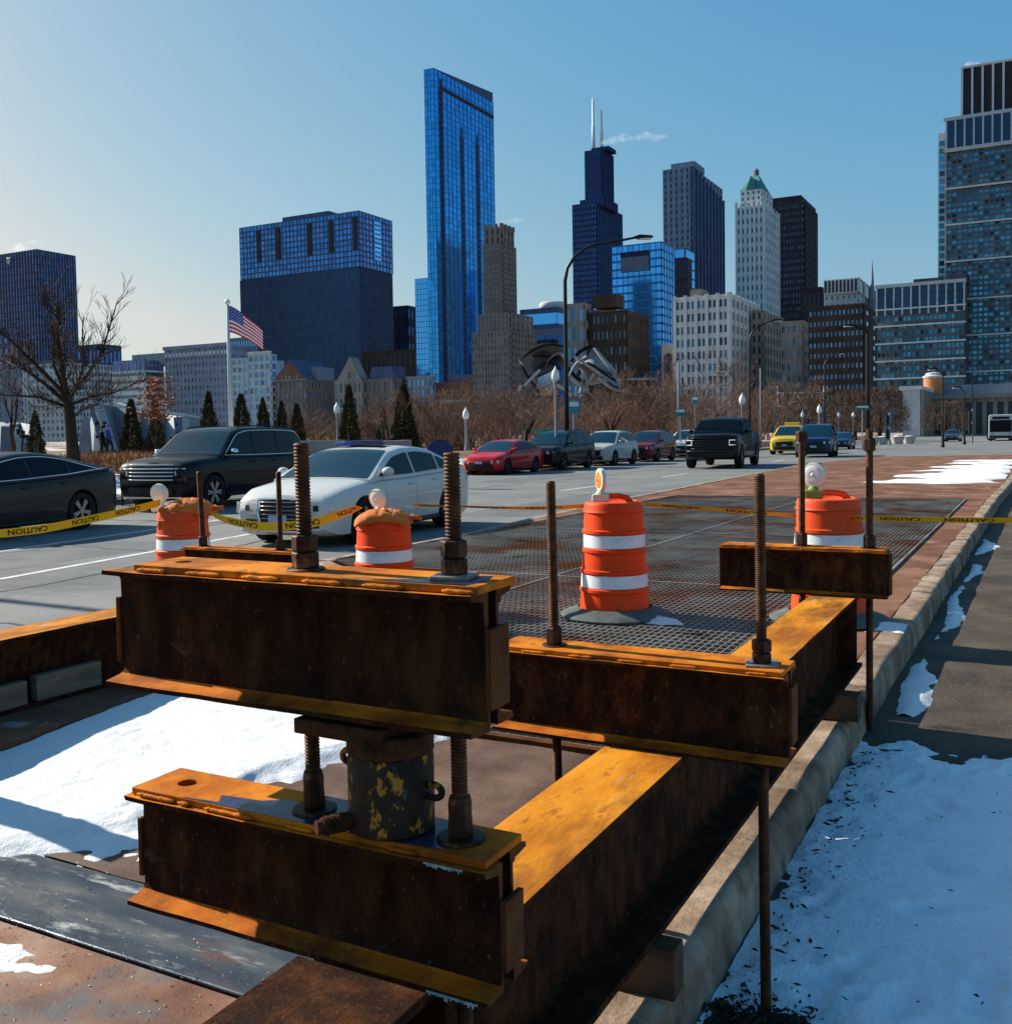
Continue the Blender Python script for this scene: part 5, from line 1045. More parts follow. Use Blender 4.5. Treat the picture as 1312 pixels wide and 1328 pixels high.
# white corner building
t = bld('white terracotta corner building with paired windows', 'stone_building', 'building'); B = block(t, 875, 945, 981, 384, 425, 11, 5, 7, .74, .60, 'w_white', 'g_small', .7, objw='g_obj', parapet=1.0)
mb = MB()
for k in range(6): x = B[0]+(B[1]-B[0])*k/5; mb.box(x-.75, x+.75, B[2]-1.2, B[2]-.4, 0, B[4]+1.6)
for i in range(5): x = B[0]+(B[1]-B[0])*(i+.5)/5; mb.box(x-.35, x+.35, B[2]-.7, B[2]-.16, 0, B[4]-1)
for k in range(8): y = B[2]+(B[3]-B[2])*k/7; mb.box(B[1]+.4, B[1]+1.2, y-.8, y+.8, 0, B[4]+1.6)
mb.build('piers', M['w_white'], t); roofbox(t, B[0]+5, B[1]-14, B[2]+6, B[2]+16, B[4]+1, B[4]+5, 'w_brown')
# Pittsfield-like tower with green pyramid
t = bld('slender white tower with green copper pyramid roof', 'stone_tower', 'tower'); B = block(t, 955, 990, 1008, 266, 560, 24, 6, 5, .45, .52, 'w_white', 'g_small', .7)
B2 = block(t, 960, 987, 1000, 245, 566, 3, 4, 3, .4, .5, 'w_white', 'g_small', .6, vb=267); mb = MB()
for k in range(7): x = B[0]+(B[1]-B[0])*k/6; mb.box(x-.7, x+.7, B[2]-1.1, B[2]-.5, 0, B[4]+1.5*(1 if k % 2 else 2))
for k in range(6): y = B[2]+(B[3]-B[2])*k/5; mb.box(B[1]+.5, B[1]+1.1, y-.7, y+.7, 0, B[4]+1.5)
mb.build('piers', M['w_white'], t)
xm, ym = (B2[0]+B2[1])/2, (B2[2]+B2[3])/2; hx, hy = (B2[1]-B2[0])/2+.3, (B2[3]-B2[2])/2+.3; za = ony(979, 227, 575).z; zz = B2[4]
mb = MB(); mb.add([(xm-hx, ym-hy, zz), (xm+hx, ym-hy, zz), (xm+hx, ym+hy, zz), (xm-hx, ym+hy, zz), (xm-1.6, ym-1.6, za), (xm+1.6, ym-1.6, za), (xm+1.6, ym+1.6, za), (xm-1.6, ym+1.6, za)], [(0, 1, 5, 4), (1, 2, 6, 5), (2, 3, 7, 6), (3, 0, 4, 7), (4, 5, 6, 7), (0, 3, 2, 1)]); mb.build('pyramid_roof', M['w_copper'], t)
mb = MB(); mb.prism([(xm-3, zz), (xm+3, zz), (xm, zz+8)], 'y', ym-hy-.2, ym); mb.build('dormer_gable', M['w_copper'], t); mb = MB(); mb.lathe([(1.6, 0), (1.7, 3), (1.2, 3.4), (.2, 4.5)], 8, (xm, ym, za)); mb.build('lantern', M['w_brown'], t)
t = bld('dark brown black tower with sloping shoulder right of the white tower', 'office_tower', 'tower'); B = block(t, 999, 1042, 1058.5, 262, 680, 34, 11, 6, .40, .5, 'w_dkbrown', 'g_small', .8); block(t, 1001, 1038, 1057, 253, 684, 1, 1, 1, .02, .02, 'w_dkbrown', 'g_dark', .2, vb=263)
t = bld('plain grey stone block at the foot of the dark brown tower'); B = block(t, 1012, 1040, 1050, 418, 440, 9, 4, 4, .5, .55, 'w_stone', 'g_small', .4, objw='g_obj', parapet=.8)
t = bld('pale narrow office wing between the white buildings'); block(t, 974, 988, 1015, 402, 455, 11, 2, 7, .45, .6, 'w_tan', 'g_dark', .5)
t = bld('brown brick hotel with many small windows left of the residential blocks', 'brick_building', 'building'); B = block(t, 1048, 1119, 1137, 396, 400, 12, 13, 2, .42, .42, 'w_umber', 'g_small', .4, objw='g_objsky', parapet=.8)
B = block(t, 1068, 1112, 1134, 360, 420, 1, 9, 3, .72, .86, 'w_white', 'g_dark', .6, vb=379); block(t, 1068, 1112, 1120, 379, 421, 2, 6, 1, .4, .4, 'w_pale', 'g_small', .3, vb=400)
mb = MB(); p = ony(1130.5, 420, 430); q = ony(1130.5, 338, 430); mb.lathe([(1.7, 0), (1.7, 10), (1.1, 12), (.7, 16), (.08, q.z-p.z)], 6, (p.x, p.y, p.z)); mb.build('spire', M['w_blueg'], t)
t = bld('dark slab strip between the brown tower and the brick hotel'); block(t, 1040, 1064, 1070, 372, 520, 6, 4, 2, .4, .5, 'w_dkbrown', 'g_dark')
# residential blocks on the right
def resid(label, u0, u1, u2, vt, Y, fl, bf, bs, bands):
    t = bld(label, 'apartment_building', 'building'); B = block(t, u0, u1, u2, vt, Y, fl, bf, bs, .70, .60, 'w_resid', 'g_teal', .5)
    X0, X1, Y0_, Y1_, zt = B
    for k, vv in enumerate(bands):
        z = ony((u0+u1)/2, vv, Y).z; mb = MB(); mb.box(X0-.5, X1+.5, Y0_-1.3, Y0_-.55, z-.22, z+.22); mb.build('white_band', M['w_white'], t)
    return t, B
t, B = resid('lower wing of the residential block with white bands across teal windows', 1137, 1250, 1250, 366, 330, 21, 20, 0, [444, 421, 467, 490, 399])
X0, X1, Y0_, Y1_, zt = B; mb = MB(); ztop = zt
for k in range(11): x = X0+(X1-X0)*k/10; mb.box(x-.22, x+.22, Y0_-1.2, Y0_-.55, zt-8.5, zt)
mb.box(X0-.5, X1+.5, Y0_-1.3, Y0_-.5, zt, zt+1.0); mb.build('crown_frame', M['w_pale'], t); mb = MB()
for k in range(10): mb.box(X0+(X1-X0)*k/10+.5, X0+(X1-X0)*(k+1)/10-.5, Y0_-.75, Y0_-.52, zt-8.3, zt-.2)
mb.build('crown_glazing', M['g_crown'], t); roofbox(t, X0+10, X0+18, Y0_+4, Y0_+10, zt, zt+2.6); roofbox(t, X0+20, X0+25, Y0_+4, Y0_+10, zt, zt+3.4); roofbox(t, X0+2, X0+7, Y0_+6, Y0_+10, zt, zt+1.5)
t, B = resid('tall residential tower with white bands cut off by the right edge', 1227, 1400, 1400, 142, 342, 58, 24, 0, [186, 236, 284, 333, 384, 432, 480])
X0, X1, Y0_, Y1_, zt = B; mb = MB()
for k in range(15): x = X0+(X1-X0)*k/14; mb.box(x-.24, x+.24, Y0_-1.3, Y0_-.55, zt-6.5, zt+2.0)
mb.box(X0-.8, X1, Y0_-1.4, Y0_-.5, zt+2, zt+3); mb.box(X0-.8, X1, Y0_-1.4, Y0_-.5, zt-7.2, zt-6.4); mb.build('crown_frame', M['w_pale'], t); mb = MB(); mb.box(X0, X1, Y0_-.9, Y0_+20, zt-6.4, zt+2.0); mb.build('crown_glazing', M['g_crown'], t)
mb = MB(); xa = ony(1247, 100, 350).x; za = ony(1247, 90, 350).z; mb.box(xa, X1, 350, 365, zt, za); mb.build('penthouse', M['w_dkbrown'], t); mb = MB()
for k in range(12): x = xa+(X1-xa)*k/11; mb.box(x-.3, x+.3, 349.3, 350, zt, za)
mb.box(xa-.3, X1, 349.2, 350, za, za+.6); mb.build('penthouse_fins', M['w_white'], t)
mb = MB(); mb.box(X0-2.4, X0-.02, Y0_+.3, Y0_+12, 0, zt-1); mb.build('corner_strip', M['w_pale'], t); mb = MB()
for k in range(54): z = zt-5-2.3*k; mb.box(X0-2.0, X0-.6, Y0_+.05, Y0_+.32, z, z+1.5)
mb.build('corner_windows', M['g_teal'], t)
# podium buildings right
t = bld('plain blue grey box building beside the low colonnaded hall'); B = block(t, 1170, 1193, 1213, 505, 210, 1, 1, 1, .02, .02, 'w_pale', 'g_dark', .2); mb = MB(); mb.box(B[0]-.6, B[1]+.3, B[2]-.7, B[3], B[4], B[4]+.7); mb.build('roof_edge', M['w_white'], t); mb = MB()
for k in range(9): y = B[2]+(B[3]-B[2])*k/8; mb.box(B[1]+.2, B[1]+.5, y-.4, y+.4, 0, B[4])
mb.build('side_ribs', M['w_tan'], t)
t = bld('low stone hall with dark openings between pillars at the right edge'); B = block(t, 1196, 1420, 1420, 512, 230, 1, 16, 0, .6, .8, 'w_tan', 'g_dark', .8, vb=None); mb = MB(); mb.box(B[0]-1, B[1], B[2]-2, B[2]-.8, B[4], B[4]+.9); mb.build('cornice', M['w_stone'], t); mb = MB(); mb.box(B[0]+2, B[1], B[2]+8, B[2]+30, B[4]+.9, B[4]+3.2); mb.build('upper_storey', M['w_blueg'], t)
t = thing('vent_tower', 'round orange vent tower with pale cap on the hall roof', 'tower'); p = ony(1209, 512, 236); q = ony(1209, 490, 236); mb = MB(); mb.lathe([(1.9, 0), (1.9, q.z-p.z)], 28, (p.x, p.y, p.z)); mb.build('shaft', M['w_orange'], t, auto=.6); mb = MB(); mb.lathe([(2.05, 0), (2.1, .35), (1.5, .6), (1.45, 1.0), (.5, 1.2)], 28, (p.x, p.y, q.z)); mb.build('cap', M['w_pale'], t, auto=.6)
# steam
def steam(label, pts, dens):
    mb = MB(); n = len(pts)
    for k, (u, v, r) in enumerate(pts): pass
    P = [onw(u, v, W_) for u, v, r, W_ in [(a, b, c, 1100) for a, b, c in pts]]; rs = [c*1100/FPX for _, _, c in pts]
    mb.tube(P, rs, 10); o = mb.build('steam_plume', None, smooth=True); m = bpy.data.materials.new('steam'); m.use_nodes = True; t_ = m.node_tree; t_.nodes.clear()
    out = t_.nodes.new('ShaderNodeOutputMaterial'); pv = t_.nodes.new('ShaderNodeVolumePrincipled'); pv.inputs['Color'].default_value = (.98, .98, .98, 1); pv.inputs['Anisotropy'].default_value = .2
    tc = t_.nodes.new('ShaderNodeNewGeometry'); nz = t_.nodes.new('ShaderNodeTexNoise'); nz.inputs['Scale'].default_value = .09; nz.inputs['Detail'].default_value = 4; t_.links.new(tc.outputs['Position'], nz.inputs['Vector'])
    mr = t_.nodes.new('ShaderNodeMapRange'); mr.inputs[1].default_value = .42; mr.inputs[2].default_value = .68; mr.inputs[4].default_value = dens; t_.links.new(nz.outputs[0], mr.inputs[0]); t_.links.new(mr.outputs[0], pv.inputs['Density']); t_.links.new(pv.outputs[0], out.inputs['Volume'])
    o.data.materials.clear(); o.data.materials.append(m); return tag(o, label, 'steam', kind='stuff')
steam('thin white steam drifting from the roof of the black setback tower', [(777, 187, 2), (790, 182, 5), (806, 178, 6), (822, 180, 3.5), (836, 175, 5), (850, 179, 5), (866, 177, 2)], .06)
steam('small steam wisp beside the top of the art deco tower', [(643, 292, 1.5), (654, 288, 3.5), (668, 286, 3.5), (680, 285, 1.5)], .07)
steam('steam puff over the purple tower', [(10, 328, 2), (24, 322, 6), (40, 318, 6), (56, 312, 2)], .07)
steam('steam puff over the right hand tower', [(1246, 88, 2), (1256, 85, 6), (1266, 85, 5), (1278, 89, 2)], .13)
# ================================================================ PARK
def park_h(x, y):
    d = -21-x
    h = lerp_pts([(0, .13), (2.2, .16), (3.0, .45), (4.5, .85), (6.5, .95), (10, .8), (18, .6), (40, .6), (60, 1.2), (200, 3.0), (420, 3.0)], d)
    if y > 25: h = h*lerp_pts([(25, 1), (60, .75), (120, .6), (400, .6)], y)
    return h + (.10*fbm(x*.15, y*.15, 3) if d > 5 else .02*fbm(x*.8, y*.8, 1))
M['park'] = pmat('park', [(.3, (.09, .05, .024)), (.55, (.155, .09, .042)), (.7, (.21, .13, .065))], .5, 8, .9, 0, .5, 8, world=True, layers=(((.72, .74, .76), .16, .53, .58),), bdist=.05)
mb = MB(); xs = [-21.0, -21.6, -22.4, -23.2, -24, -25, -26, -27.5, -29, -31, -34, -38, -44, -52, -62, -75, -95, -130, -200, -320, -600]; ys = [-30+4*k for k in range(24)]+[70, 80, 95, 115, 140, 170, 210, 260, 320, 395]
nx, ny = len(xs), len(ys); mb.add([(x, y, park_h(x, y)) for x in xs for y in ys], [(i*ny+j, (i+1)*ny+j, (i+1)*ny+j+1, i*ny+j+1) for i in range(nx-1) for j in range(ny-1)])
tag(mb.build('park_ground', M['park'], smooth=True), kind='structure')
far_kerb = thing('roadside_kerb', None, None); tag(far_kerb, kind='structure'); kerb_run([(-20.98, -10), (-20.98, 100)], .18, -.3, .14, .03, 1, far_kerb, 5.0)
def m_bank(x, y): return min((x+24.6)*.9, (-21.2-x)*1.2, 2) - .10 + .55*fbm(x*.5, y*.35, 6)
snowfield('snow_bank', -25.2, -21.1, 8, 36, 34, lambda x, y: park_h(x, y)+.02, m_bank, .09, 'snow', 'white snow bank along the sidewalk behind the black SUV')
mb = MB(); mb.grid(lambda a, b: (-90+68.5*b, 7+54*a, park_h(-90+68.5*b, 7+54*a)), 2, 2)
# ---- bare trees
M['bark'] = pmat('bark', [(.35, (.020, .013, .009)), (.65, (.046, .030, .021))], 6, 8, .9, 0, .8, 30, stretch=(1, 1, .2), bdist=.02)
M['twig'] = pmat('twig', [(.35, (.07, .042, .030)), (.65, (.14, .085, .06))], 3, 4, .9, isl=.35)
M['twig_dark'] = pmat('twig_dark', [(.35, (.022, .014, .010)), (.65, (.055, .034, .024))], 3, 4, .9, isl=.35)
M['twig_r'] = pmat('twig_r', [(.35, (.10, .056, .038)), (.65, (.22, .128, .088))], .2, 4, .9, isl=.4, world=True)
M['pine'] = pmat('pine', [(.35, (.030, .032, .014)), (.65, (.075, .066, .030))], 2, 4, .85, isl=.5)
M['dryleaf'] = pmat('dryleaf', [(.35, (.22, .075, .03)), (.65, (.36, .14, .05))], 4, 4, .8, isl=.5)
M['drygrass'] = pmat('drygrass', [(.35, (.24, .11, .045)), (.65, (.40, .20, .085))], 2, 4, .85, isl=.4)
def grow(rng, trunk, twigs, p, d, L, r, lev, maxlev, spread, up, nseg=4, minr=.006, kids=(2, 3)):
    pts = [p.copy()]; rs = [r]; q = p.copy(); dd = d.copy()
    for k in range(nseg):
        dd = (dd + Vector((rng.gauss(0, .10), rng.gauss(0, .10), rng.gauss(0, .06)+up))).normalized(); q = q+dd*L/nseg; pts.append(q.copy()); rs.append(max(minr, r*(1-.38*(k+1)/nseg)))
    tgt = trunk if lev <= 1 else twigs
    tgt.tube(pts, rs, 9 if lev == 0 else 6 if lev == 1 else 4 if lev < 4 else 3, caps=(lev >= maxlev))
    if lev >= maxlev: return
    n = rng.randint(*kids)+(1 if lev == 0 else 0)
    for i in range(n):
        f = rng.uniform(.45, 1.0) if i else 1.0; k = min(nseg, max(1, int(round(f*nseg)))); base = pts[k]
        ax = Vector((rng.gauss(0, 1), rng.gauss(0, 1), rng.gauss(0, .4))); ax = (ax - dd*ax.dot(dd)).normalized()
        nd = (dd*math.cos(spread*rng.uniform(.6, 1.2)) + ax*math.sin(spread*rng.uniform(.6, 1.2))).normalized()
        grow(rng, trunk, twigs, base, nd, L*rng.uniform(.62, .86), max(minr, rs[k]*rng.uniform(.55, .75)), lev+1, maxlev, spread, up, nseg, minr, kids)
def bare_meshes(seed, H, r, maxlev, spread=.55, up=.05, minr=.006, kids=(2, 3), first=.32):
    rng = random.Random(seed); a, b = MB(), MB(); grow(rng, a, b, Vector((0, 0, -.15)), Vector((rng.gauss(0, .03), rng.gauss(0, .03), 1)).normalized(), H*first, r, 0, maxlev, spread, up, 4, minr, kids); return a, b
def bare_tree(label, pos, seed, H, r, maxlev, group='bare park trees', **k):
    a, b = bare_meshes(seed, H, r, maxlev, **k); t = thing('bare_tree', label, 'tree', pos, 0, group); a.build('trunk', M['bark'], t, smooth=True, fix=False); b.build('crown', M['twig'], t, smooth=True, fix=False); return t
# big tree on the left: hand placed limbs, then grown twigs
def big_tree(label, u, v, w, H, r, seed):
    base = onw(u, v, w); rng = random.Random(seed); a, b = MB(), MB(); k = w/FPX
    R_ = RT.copy(); R_.z = 0; R_.normalize(); F_ = Vector((-math.sin(HEAD), math.cos(HEAD), 0))
    def loc(du, dv, dep=0.0): return R_*(du*k*.97) + Vector((0, 0, dv*k*(1 if dv < 96 else (96+(dv-96)*.80)/dv))) + F_*dep
    tr = [loc(0, -8), loc(-2, 30), loc(-4, 65), loc(-8, 95)]; a.tube(tr, [r*1.25, r, r*.92, r*.85], 12)
    limbs = [([(-6, 82), (-40, 112), (-72, 138), (-100, 150)], .50, .3), ([(-8, 92), (-30, 128), (-58, 168), (-85, 205)], .5, -.4), ([(-8, 95), (-22, 135), (-30, 170), (-50, 225)], .45, .8), ([(-8, 95), (-6, 140), (-2, 180), (6, 235)], .55, -.5),
             ([(-6, 90), (14, 125), (28, 160), (40, 225)], .5, .5), ([(-6, 84), (18, 104), (40, 132), (52, 178)], .42, -.9), ([(-5, 80), (10, 92), (34, 100), (58, 120)], .36, 1.0), ([(-4, 62), (20, 75), (40, 78), (55, 88)], .22, -.4), ([(-6, 78), (-30, 90), (-60, 92), (-84, 108)], .32, -1.0), ([(-8, 95), (-20, 140), (-16, 190), (-22, 240)], .4, -.2), ([(-5, 75), (-26, 82), (-44, 84), (-58, 76)], .2, .5)]
    for pts, rr, dep in limbs:
        P = [loc(du, dv, dep*i*.7) for i, (du, dv) in enumerate(pts)]; a.tube(P, [r*rr*q for q in (.9, .62, .40, .22)], 7)
        for i in range(1, 4):
            for _ in range(12 if i > 1 else 6):
                f = rng.uniform(0, 1); p = P[i-1].lerp(P[i], f); d = (P[i]-P[i-1]).normalized(); ax = Vector((rng.gauss(0, 1), rng.gauss(0, 1), rng.gauss(.3, .6))).normalized()
                grow(rng, b, b, p, (d*.8+ax*.75).normalized(), rng.uniform(.4, .9)*H*.105, r*rr*.22, 2, 4, .5, .10, 3, .0045, (2, 3))
        grow(rng, b, b, P[-1], (P[-1]-P[-2]).normalized(), H*.10, r*rr*.28, 2, 5, .45, .10, 3, .0045, (2, 3))
    t = thing('bare_tree', label, 'tree', base); a.build('trunk', M['bark'], t, smooth=True, fix=False); b.build('crown', M['twig_dark'], t, smooth=True, fix=False)
big_tree('large bare spreading tree at the left before the skyline', 97, 606, 30, 5.6, .175, 5)
bare_tree('small bare tree at the left edge beside the climbing wall', onw(18, 600, 33), 11, 4.4, .10, 5, spread=.42, up=.09)
def gpos(u, w, dz=0): p = onw(u, 560, w); return Vector((p.x, p.y, park_h(p.x, p.y)-.1+dz))
for u, w, H, sd in ((681, 54, 5.4, 3), (792, 66, 6.0, 4), (925, 110, 10, 8), (1045, 120, 9, 9), (860, 105, 9, 21)):
    bare_tree({681: 'bare knotty tree with pale twigs below the metal pavilion', 792: 'thin bare tree above the white crossover', 925: 'tall bare tree left of the second street lamp', 1045: 'bare tree beside the white trellis arches', 860: 'bare tree above the maroon SUV'}[u], gpos(u, w), sd, H, .16 if w < 80 else .22, 6, minr=.014 if w < 80 else .022, spread=.62)
t = bare_tree('young tree still holding rust brown leaves between the clipped conifers', gpos(205, 50), 31, 4.6, .07, 5, spread=.38)
mb = MB(); rng = random.Random(2)
for _ in range(900):
    c = Vector((rng.gauss(0, .45), rng.gauss(0, .45), rng.uniform(2.2, 4.4))); s = rng.uniform(.05, .11); Rm = Matrix.Rotation(rng.uniform(0, 6.3), 3, 'Z') @ Matrix.Rotation(rng.uniform(-1.4, 1.4), 3, 'X')
    mb.add([c+Rm @ Vector(q) for q in ((-s, 0, 0), (0, -s*.6, 0), (s, 0, 0), (0, s*.6, 0))], [(0, 1, 2, 3)])
mb.build('leaves', M['dryleaf'], t, fix=False)
# thicket: one brown mass of shrubs and young trees
variants = []
for sd in range(5):
    rng = random.Random(50+sd); b = MB()
    for s in range(7):
        a = rng.uniform(0, 6.3); grow(rng, b, b, Vector((rng.gauss(0, .5), rng.gauss(0, .5), 0)), Vector((math.cos(a)*.42, math.sin(a)*.42, 1)).normalized(), 1.7, .045, 1, 5, .52, .04, 2, .0105, (2, 3))
    variants.append(b)
th = MB(); rng = random.Random(77)
def put_var(b, p, s, rz):
    c, sn = math.cos(rz), math.sin(rz); base = len(th.v); th.v += [(p.x+s*(c*x-sn*y), p.y+s*(sn*x+c*y), p.z+s*z) for x, y, z in b.v]; th.f += [tuple(i+base for i in f) for f in b.f]; th.m += b.m
for k in range(135):
    u = rng.uniform(520, 1125); w = rng.uniform(62, 135); s = rng.uniform(.75, 1.35)*(w/100)**.5*1.15
    if u < 640: s *= .8
    elif u < 840: s *= .76
    p = gpos(u, w)
    if p.x > -23.5: continue
    put_var(variants[k % 5], p, s, rng.uniform(0, 6.3))
for k in range(34):
    u = rng.uniform(380, 560); w = rng.uniform(70, 110); put_var(variants[k % 5], gpos(u, w), rng.uniform(.5, .8), rng.uniform(0, 6.3))
for k in range(26): put_var(variants[k % 5], gpos(rng.uniform(560, 700), rng.uniform(60, 85)), rng.uniform(.5, .9), rng.uniform(0, 6.3))
o = th.build('park_thicket', M['twig_r'], smooth=False, fix=False); tag(o, 'red brown thicket of bare shrubs and saplings across the park', 'shrubs', kind='stuff')
# clipped round crowns of dense twigs near the right
def dome(label, u, w, rx, H, n, mat='twig'):
    p = onw(u, 560, w); p.z = 0; t = thing('dense_tree', label, 'tree', p, 0, 'dense rounded trees by the hall'); rng = random.Random(int(u)); mb = MB()
    for _ in range(n):
        th_ = rng.uniform(0, 6.3); zz = rng.uniform(.12, 1)**.8; rr = rx*math.sqrt(max(0, 1-(zz-.35)**2*1.9))*rng.uniform(.35, 1)**.5; c = Vector((rr*math.cos(th_), rr*math.sin(th_), H*zz)); d = Vector((math.cos(th_)*.5+rng.gauss(0, .4), math.sin(th_)*.5+rng.gauss(0, .4), rng.uniform(.2, 1))).normalized(); L_ = rng.uniform(.35, .9)
        s = d.cross(Vector((rng.gauss(0, 1), rng.gauss(0, 1), rng.gauss(0, 1)))).normalized()*.028; mb.add([c-s, c+s, c+d*L_], [(0, 1, 2)])
    mb.build('crown', M[mat], t, fix=False); mb = MB(); mb.tube([(0, 0, -.2), (.05, 0, H*.4), (0, .05, H*.7)], [.3, .22, .08], 8); mb.build('trunk', M['bark'], t, smooth=True)
dome('dense rounded brown tree left of the blue grey box building', 1140, 125, 3.6, 6.6, 5200); dome('dense rounded brown tree behind the traffic signals', 1108, 140, 4.2, 7.0, 4200); dome('dense dark hedge tree behind the navy crossover', 1075, 150, 3.6, 6.6, 3200, 'pine')
dome('brown tree before the pillars of the low hall', 1225, 170, 4.0, 6.0, 3000)
# conifers
def conifer_mesh(seed, H, R_):
    rng = random.Random(seed); mb = MB()
    for _ in range(5200):
        f = rng.uniform(0, 1)**.75; z = H*(.03+.97*(1-f)); rr = R_*(f**.8)*(1+.16*fbm(z*3, seed, _*.0))*rng.uniform(.45, 1.08); a = rng.uniform(0, 6.3)
        rr *= 1+.42*fbm(math.cos(a)*1.8+seed, math.sin(a)*1.8, z*2.6); c = Vector((rr*math.cos(a), rr*math.sin(a), z)); d = Vector((math.cos(a), math.sin(a), rng.uniform(.1, .9))).normalized(); L_ = rng.uniform(.07, .17)*H/3; s = d.cross(Vector((rng.gauss(0, 1), rng.gauss(0, 1), rng.gauss(0, 1)))).normalized()*L_*.3
        mb.add([c-s, c+s, c+d*L_], [(0, 1, 2)])
    return mb
CON = [conifer_mesh(k, 3.0, .64).mesh('crown', mats=M['pine'], fix=False) for k in range(4)]
tk = MB(); tk.tube([(0, 0, -.2), (0, 0, 1.6)], [.06, .03], 6); tkm = tk.mesh('trunk', mats=M['bark'])
for i, (u, vt, vb, w, lab) in enumerate(((48, 533, 598, 48, 'dark conifer left of the big bare tree trunk'), (172, 518, 580, 55, 'dark conifer in front of the climbing wall, leftmost of that group'), (203, 515, 580, 58, 'dark conifer partly behind the rusty leaved young tree'), (272, 508, 562, 62, 'dark conifer just left of the flagpole'), (314, 511, 562, 62, 'dark conifer just right of the flagpole'), (342, 516, 562, 66, 'ragged conifer second to the right of the flagpole'), (366, 520, 562, 66, 'short conifer third to the right of the flagpole'), (386, 524, 566, 62, 'small narrow conifer before the gabled building'), (454, 500, 572, 58, 'tall dark conifer beside the park lamp'), (497, 526, 572, 70, 'short dark conifer between two taller ones'), (525, 498, 572, 64, 'tall narrow conifer at the left end of the thicket'))):
    p = onw(u, vb, w); q = onw(u, vt, w); p.z = min(p.z, park_h(p.x, p.y)); h = q.z-p.z; t = thing('conifer', lab, 'conifer', p, i*1.3, 'clipped conifers in the park', h/3.0)
    o = bpy.data.objects.new('crown', CON[i % 4]); put(o, t); o.scale = (.85+.15*math.sin(i*2), .85+.15*math.sin(i*2), 1)
    o = bpy.data.objects.new('trunk', tkm); put(o, t)
    mbm = None
# yellow shrubs, dry grass bed
def tuft(label, name, mat, pos, n, sp, h, wv=.012, cat='shrub', kind=None, group=None):
    mb = MB(); rng = random.Random(n)
    for _ in range(n):
        x, y, z = pos(rng); L_ = h*rng.uniform(.5, 1.2); d = Vector((rng.gauss(0, sp), rng.gauss(0, sp), 1)).normalized(); s = Vector((rng.gauss(0, 1), rng.gauss(0, 1), 0)).normalized()*wv
        c = Vector((x, y, z)); mb.add([c-s, c+s, c+d*L_*.6+s*.6, c+d*L_+Vector((rng.gauss(0, .1), rng.gauss(0, .1), -.05))*L_], [(0, 1, 2, 3)])
    return tag(mb.build(name, M[mat], fix=False), label, cat, group, kind)
def bed(rng):
    u = rng.uniform(84, 270); w = rng.uniform(29.5, 38); p = onw(u, 590, w); return p.x, p.y, park_h(p.x, p.y)-.05
tuft('dry orange brown ornamental grass bed behind the black SUV', 'dry_grass', 'drygrass', bed, 9000, .5, .36, .010, 'grass', 'stuff')
def bed2(rng):
    p = onw(rng.gauss(135, 22), 590, rng.uniform(40, 46)); return p.x, p.y, park_h(p.x, p.y)
tuft('brown twiggy shrubs below the climbing wall', 'low_shrubs', 'twig', bed2, 3500, .7, .55, .008, 'shrubs', 'stuff')
M['olive'] = pmat('olive', [(.35, (.17, .10, .02)), (.65, (.30, .18, .035))], 3, 4, .85, isl=.4)
for u, w, lab in ((425, 70, 'yellowish shrub left of the tall conifer'), (408, 74, 'small yellowish shrub behind the retaining wall'), (590, 72, 'olive shrub beside the park lamp before the thicket')):
    q = gpos(u, w); tuft(lab, 'olive_shrub', 'olive', lambda rng, q=q: (q.x+rng.gauss(0, .55), q.y+rng.gauss(0, .55), q.z+abs(rng.gauss(0, .5))), 1600, .6, .5, .02, 'shrub')
# ---- climbing wall: faceted grey panels
M['crag'] = pmat('crag', [(.35, (.30, .35, .37)), (.65, (.42, .46, .47))], .6, 8, .8, 0, .4, 6, layers=(((.2, .24, .27), 1.1, .56, .7),))
M['crag_shade'] = pmat('crag_shade', [(.35, (.10, .12, .16)), (.65, (.15, .175, .22))], .6, 8, .8, 0, .4, 6)  # dark copy of crag: shade of panels turned from the sun, as colour
cw_ = thing('climbing_wall', 'grey faceted artificial climbing wall behind the conifers', 'climbing wall')
def facet(pts, mat, th_=.5): mb = MB(); mb.slab([onw(u, v, w) for u, v, w in pts], th_); mb.build('rock_panel', M[mat], cw_)
facet([(-30, 600, 52), (14, 600, 50), (16, 553, 50), (2, 547, 52), (-30, 560, 54)], 'crag'); facet([(14, 601, 50), (20, 601, 51), (27, 548, 53), (16, 553, 50.2)], 'crag_shade'); facet([(20, 601, 51), (38, 598, 50), (41, 551, 50), (27, 548, 53)], 'crag')
facet([(121, 596, 60), (147, 596, 59), (124, 525, 59), (117, 547, 60)], 'crag'); facet([(147, 596, 59), (164, 592, 63), (146, 522, 64), (126, 522, 59.2)], 'crag_shade'); facet([(164, 592, 63), (198, 590, 61), (190, 533, 62), (146, 521, 64)], 'crag'); facet([(198, 590, 61), (226, 588, 64), (216, 540, 65), (190, 533, 62)], 'crag_shade'); facet([(216, 588, 62), (240, 588, 61), (236, 540, 62), (216, 538, 64.5)], 'crag'); facet([(240, 588, 61), (247, 588, 63), (246, 552, 64), (236, 540, 62)], 'crag_shade'); facet([(247, 588, 63), (272, 586, 63), (264, 544, 64), (237, 539, 63)], 'crag')
facet([(100, 596, 66), (123, 596, 66), (119, 548, 66), (108, 540, 66)], 'crag_shade')
mb = MB(); 
for (u0, v0, w0, u1, v1, w1) in ((118, 521, 60, 190, 532, 62), (190, 532, 62, 237, 538, 63), (237, 538, 63, 264, 543, 64)): mb.tube([onw(u0, v0, w0), onw(u1, v1, w1)], .10, 6)
mb.build('snowy_coping', M['snow'], cw_); mb = MB(); rng = random.Random(4)
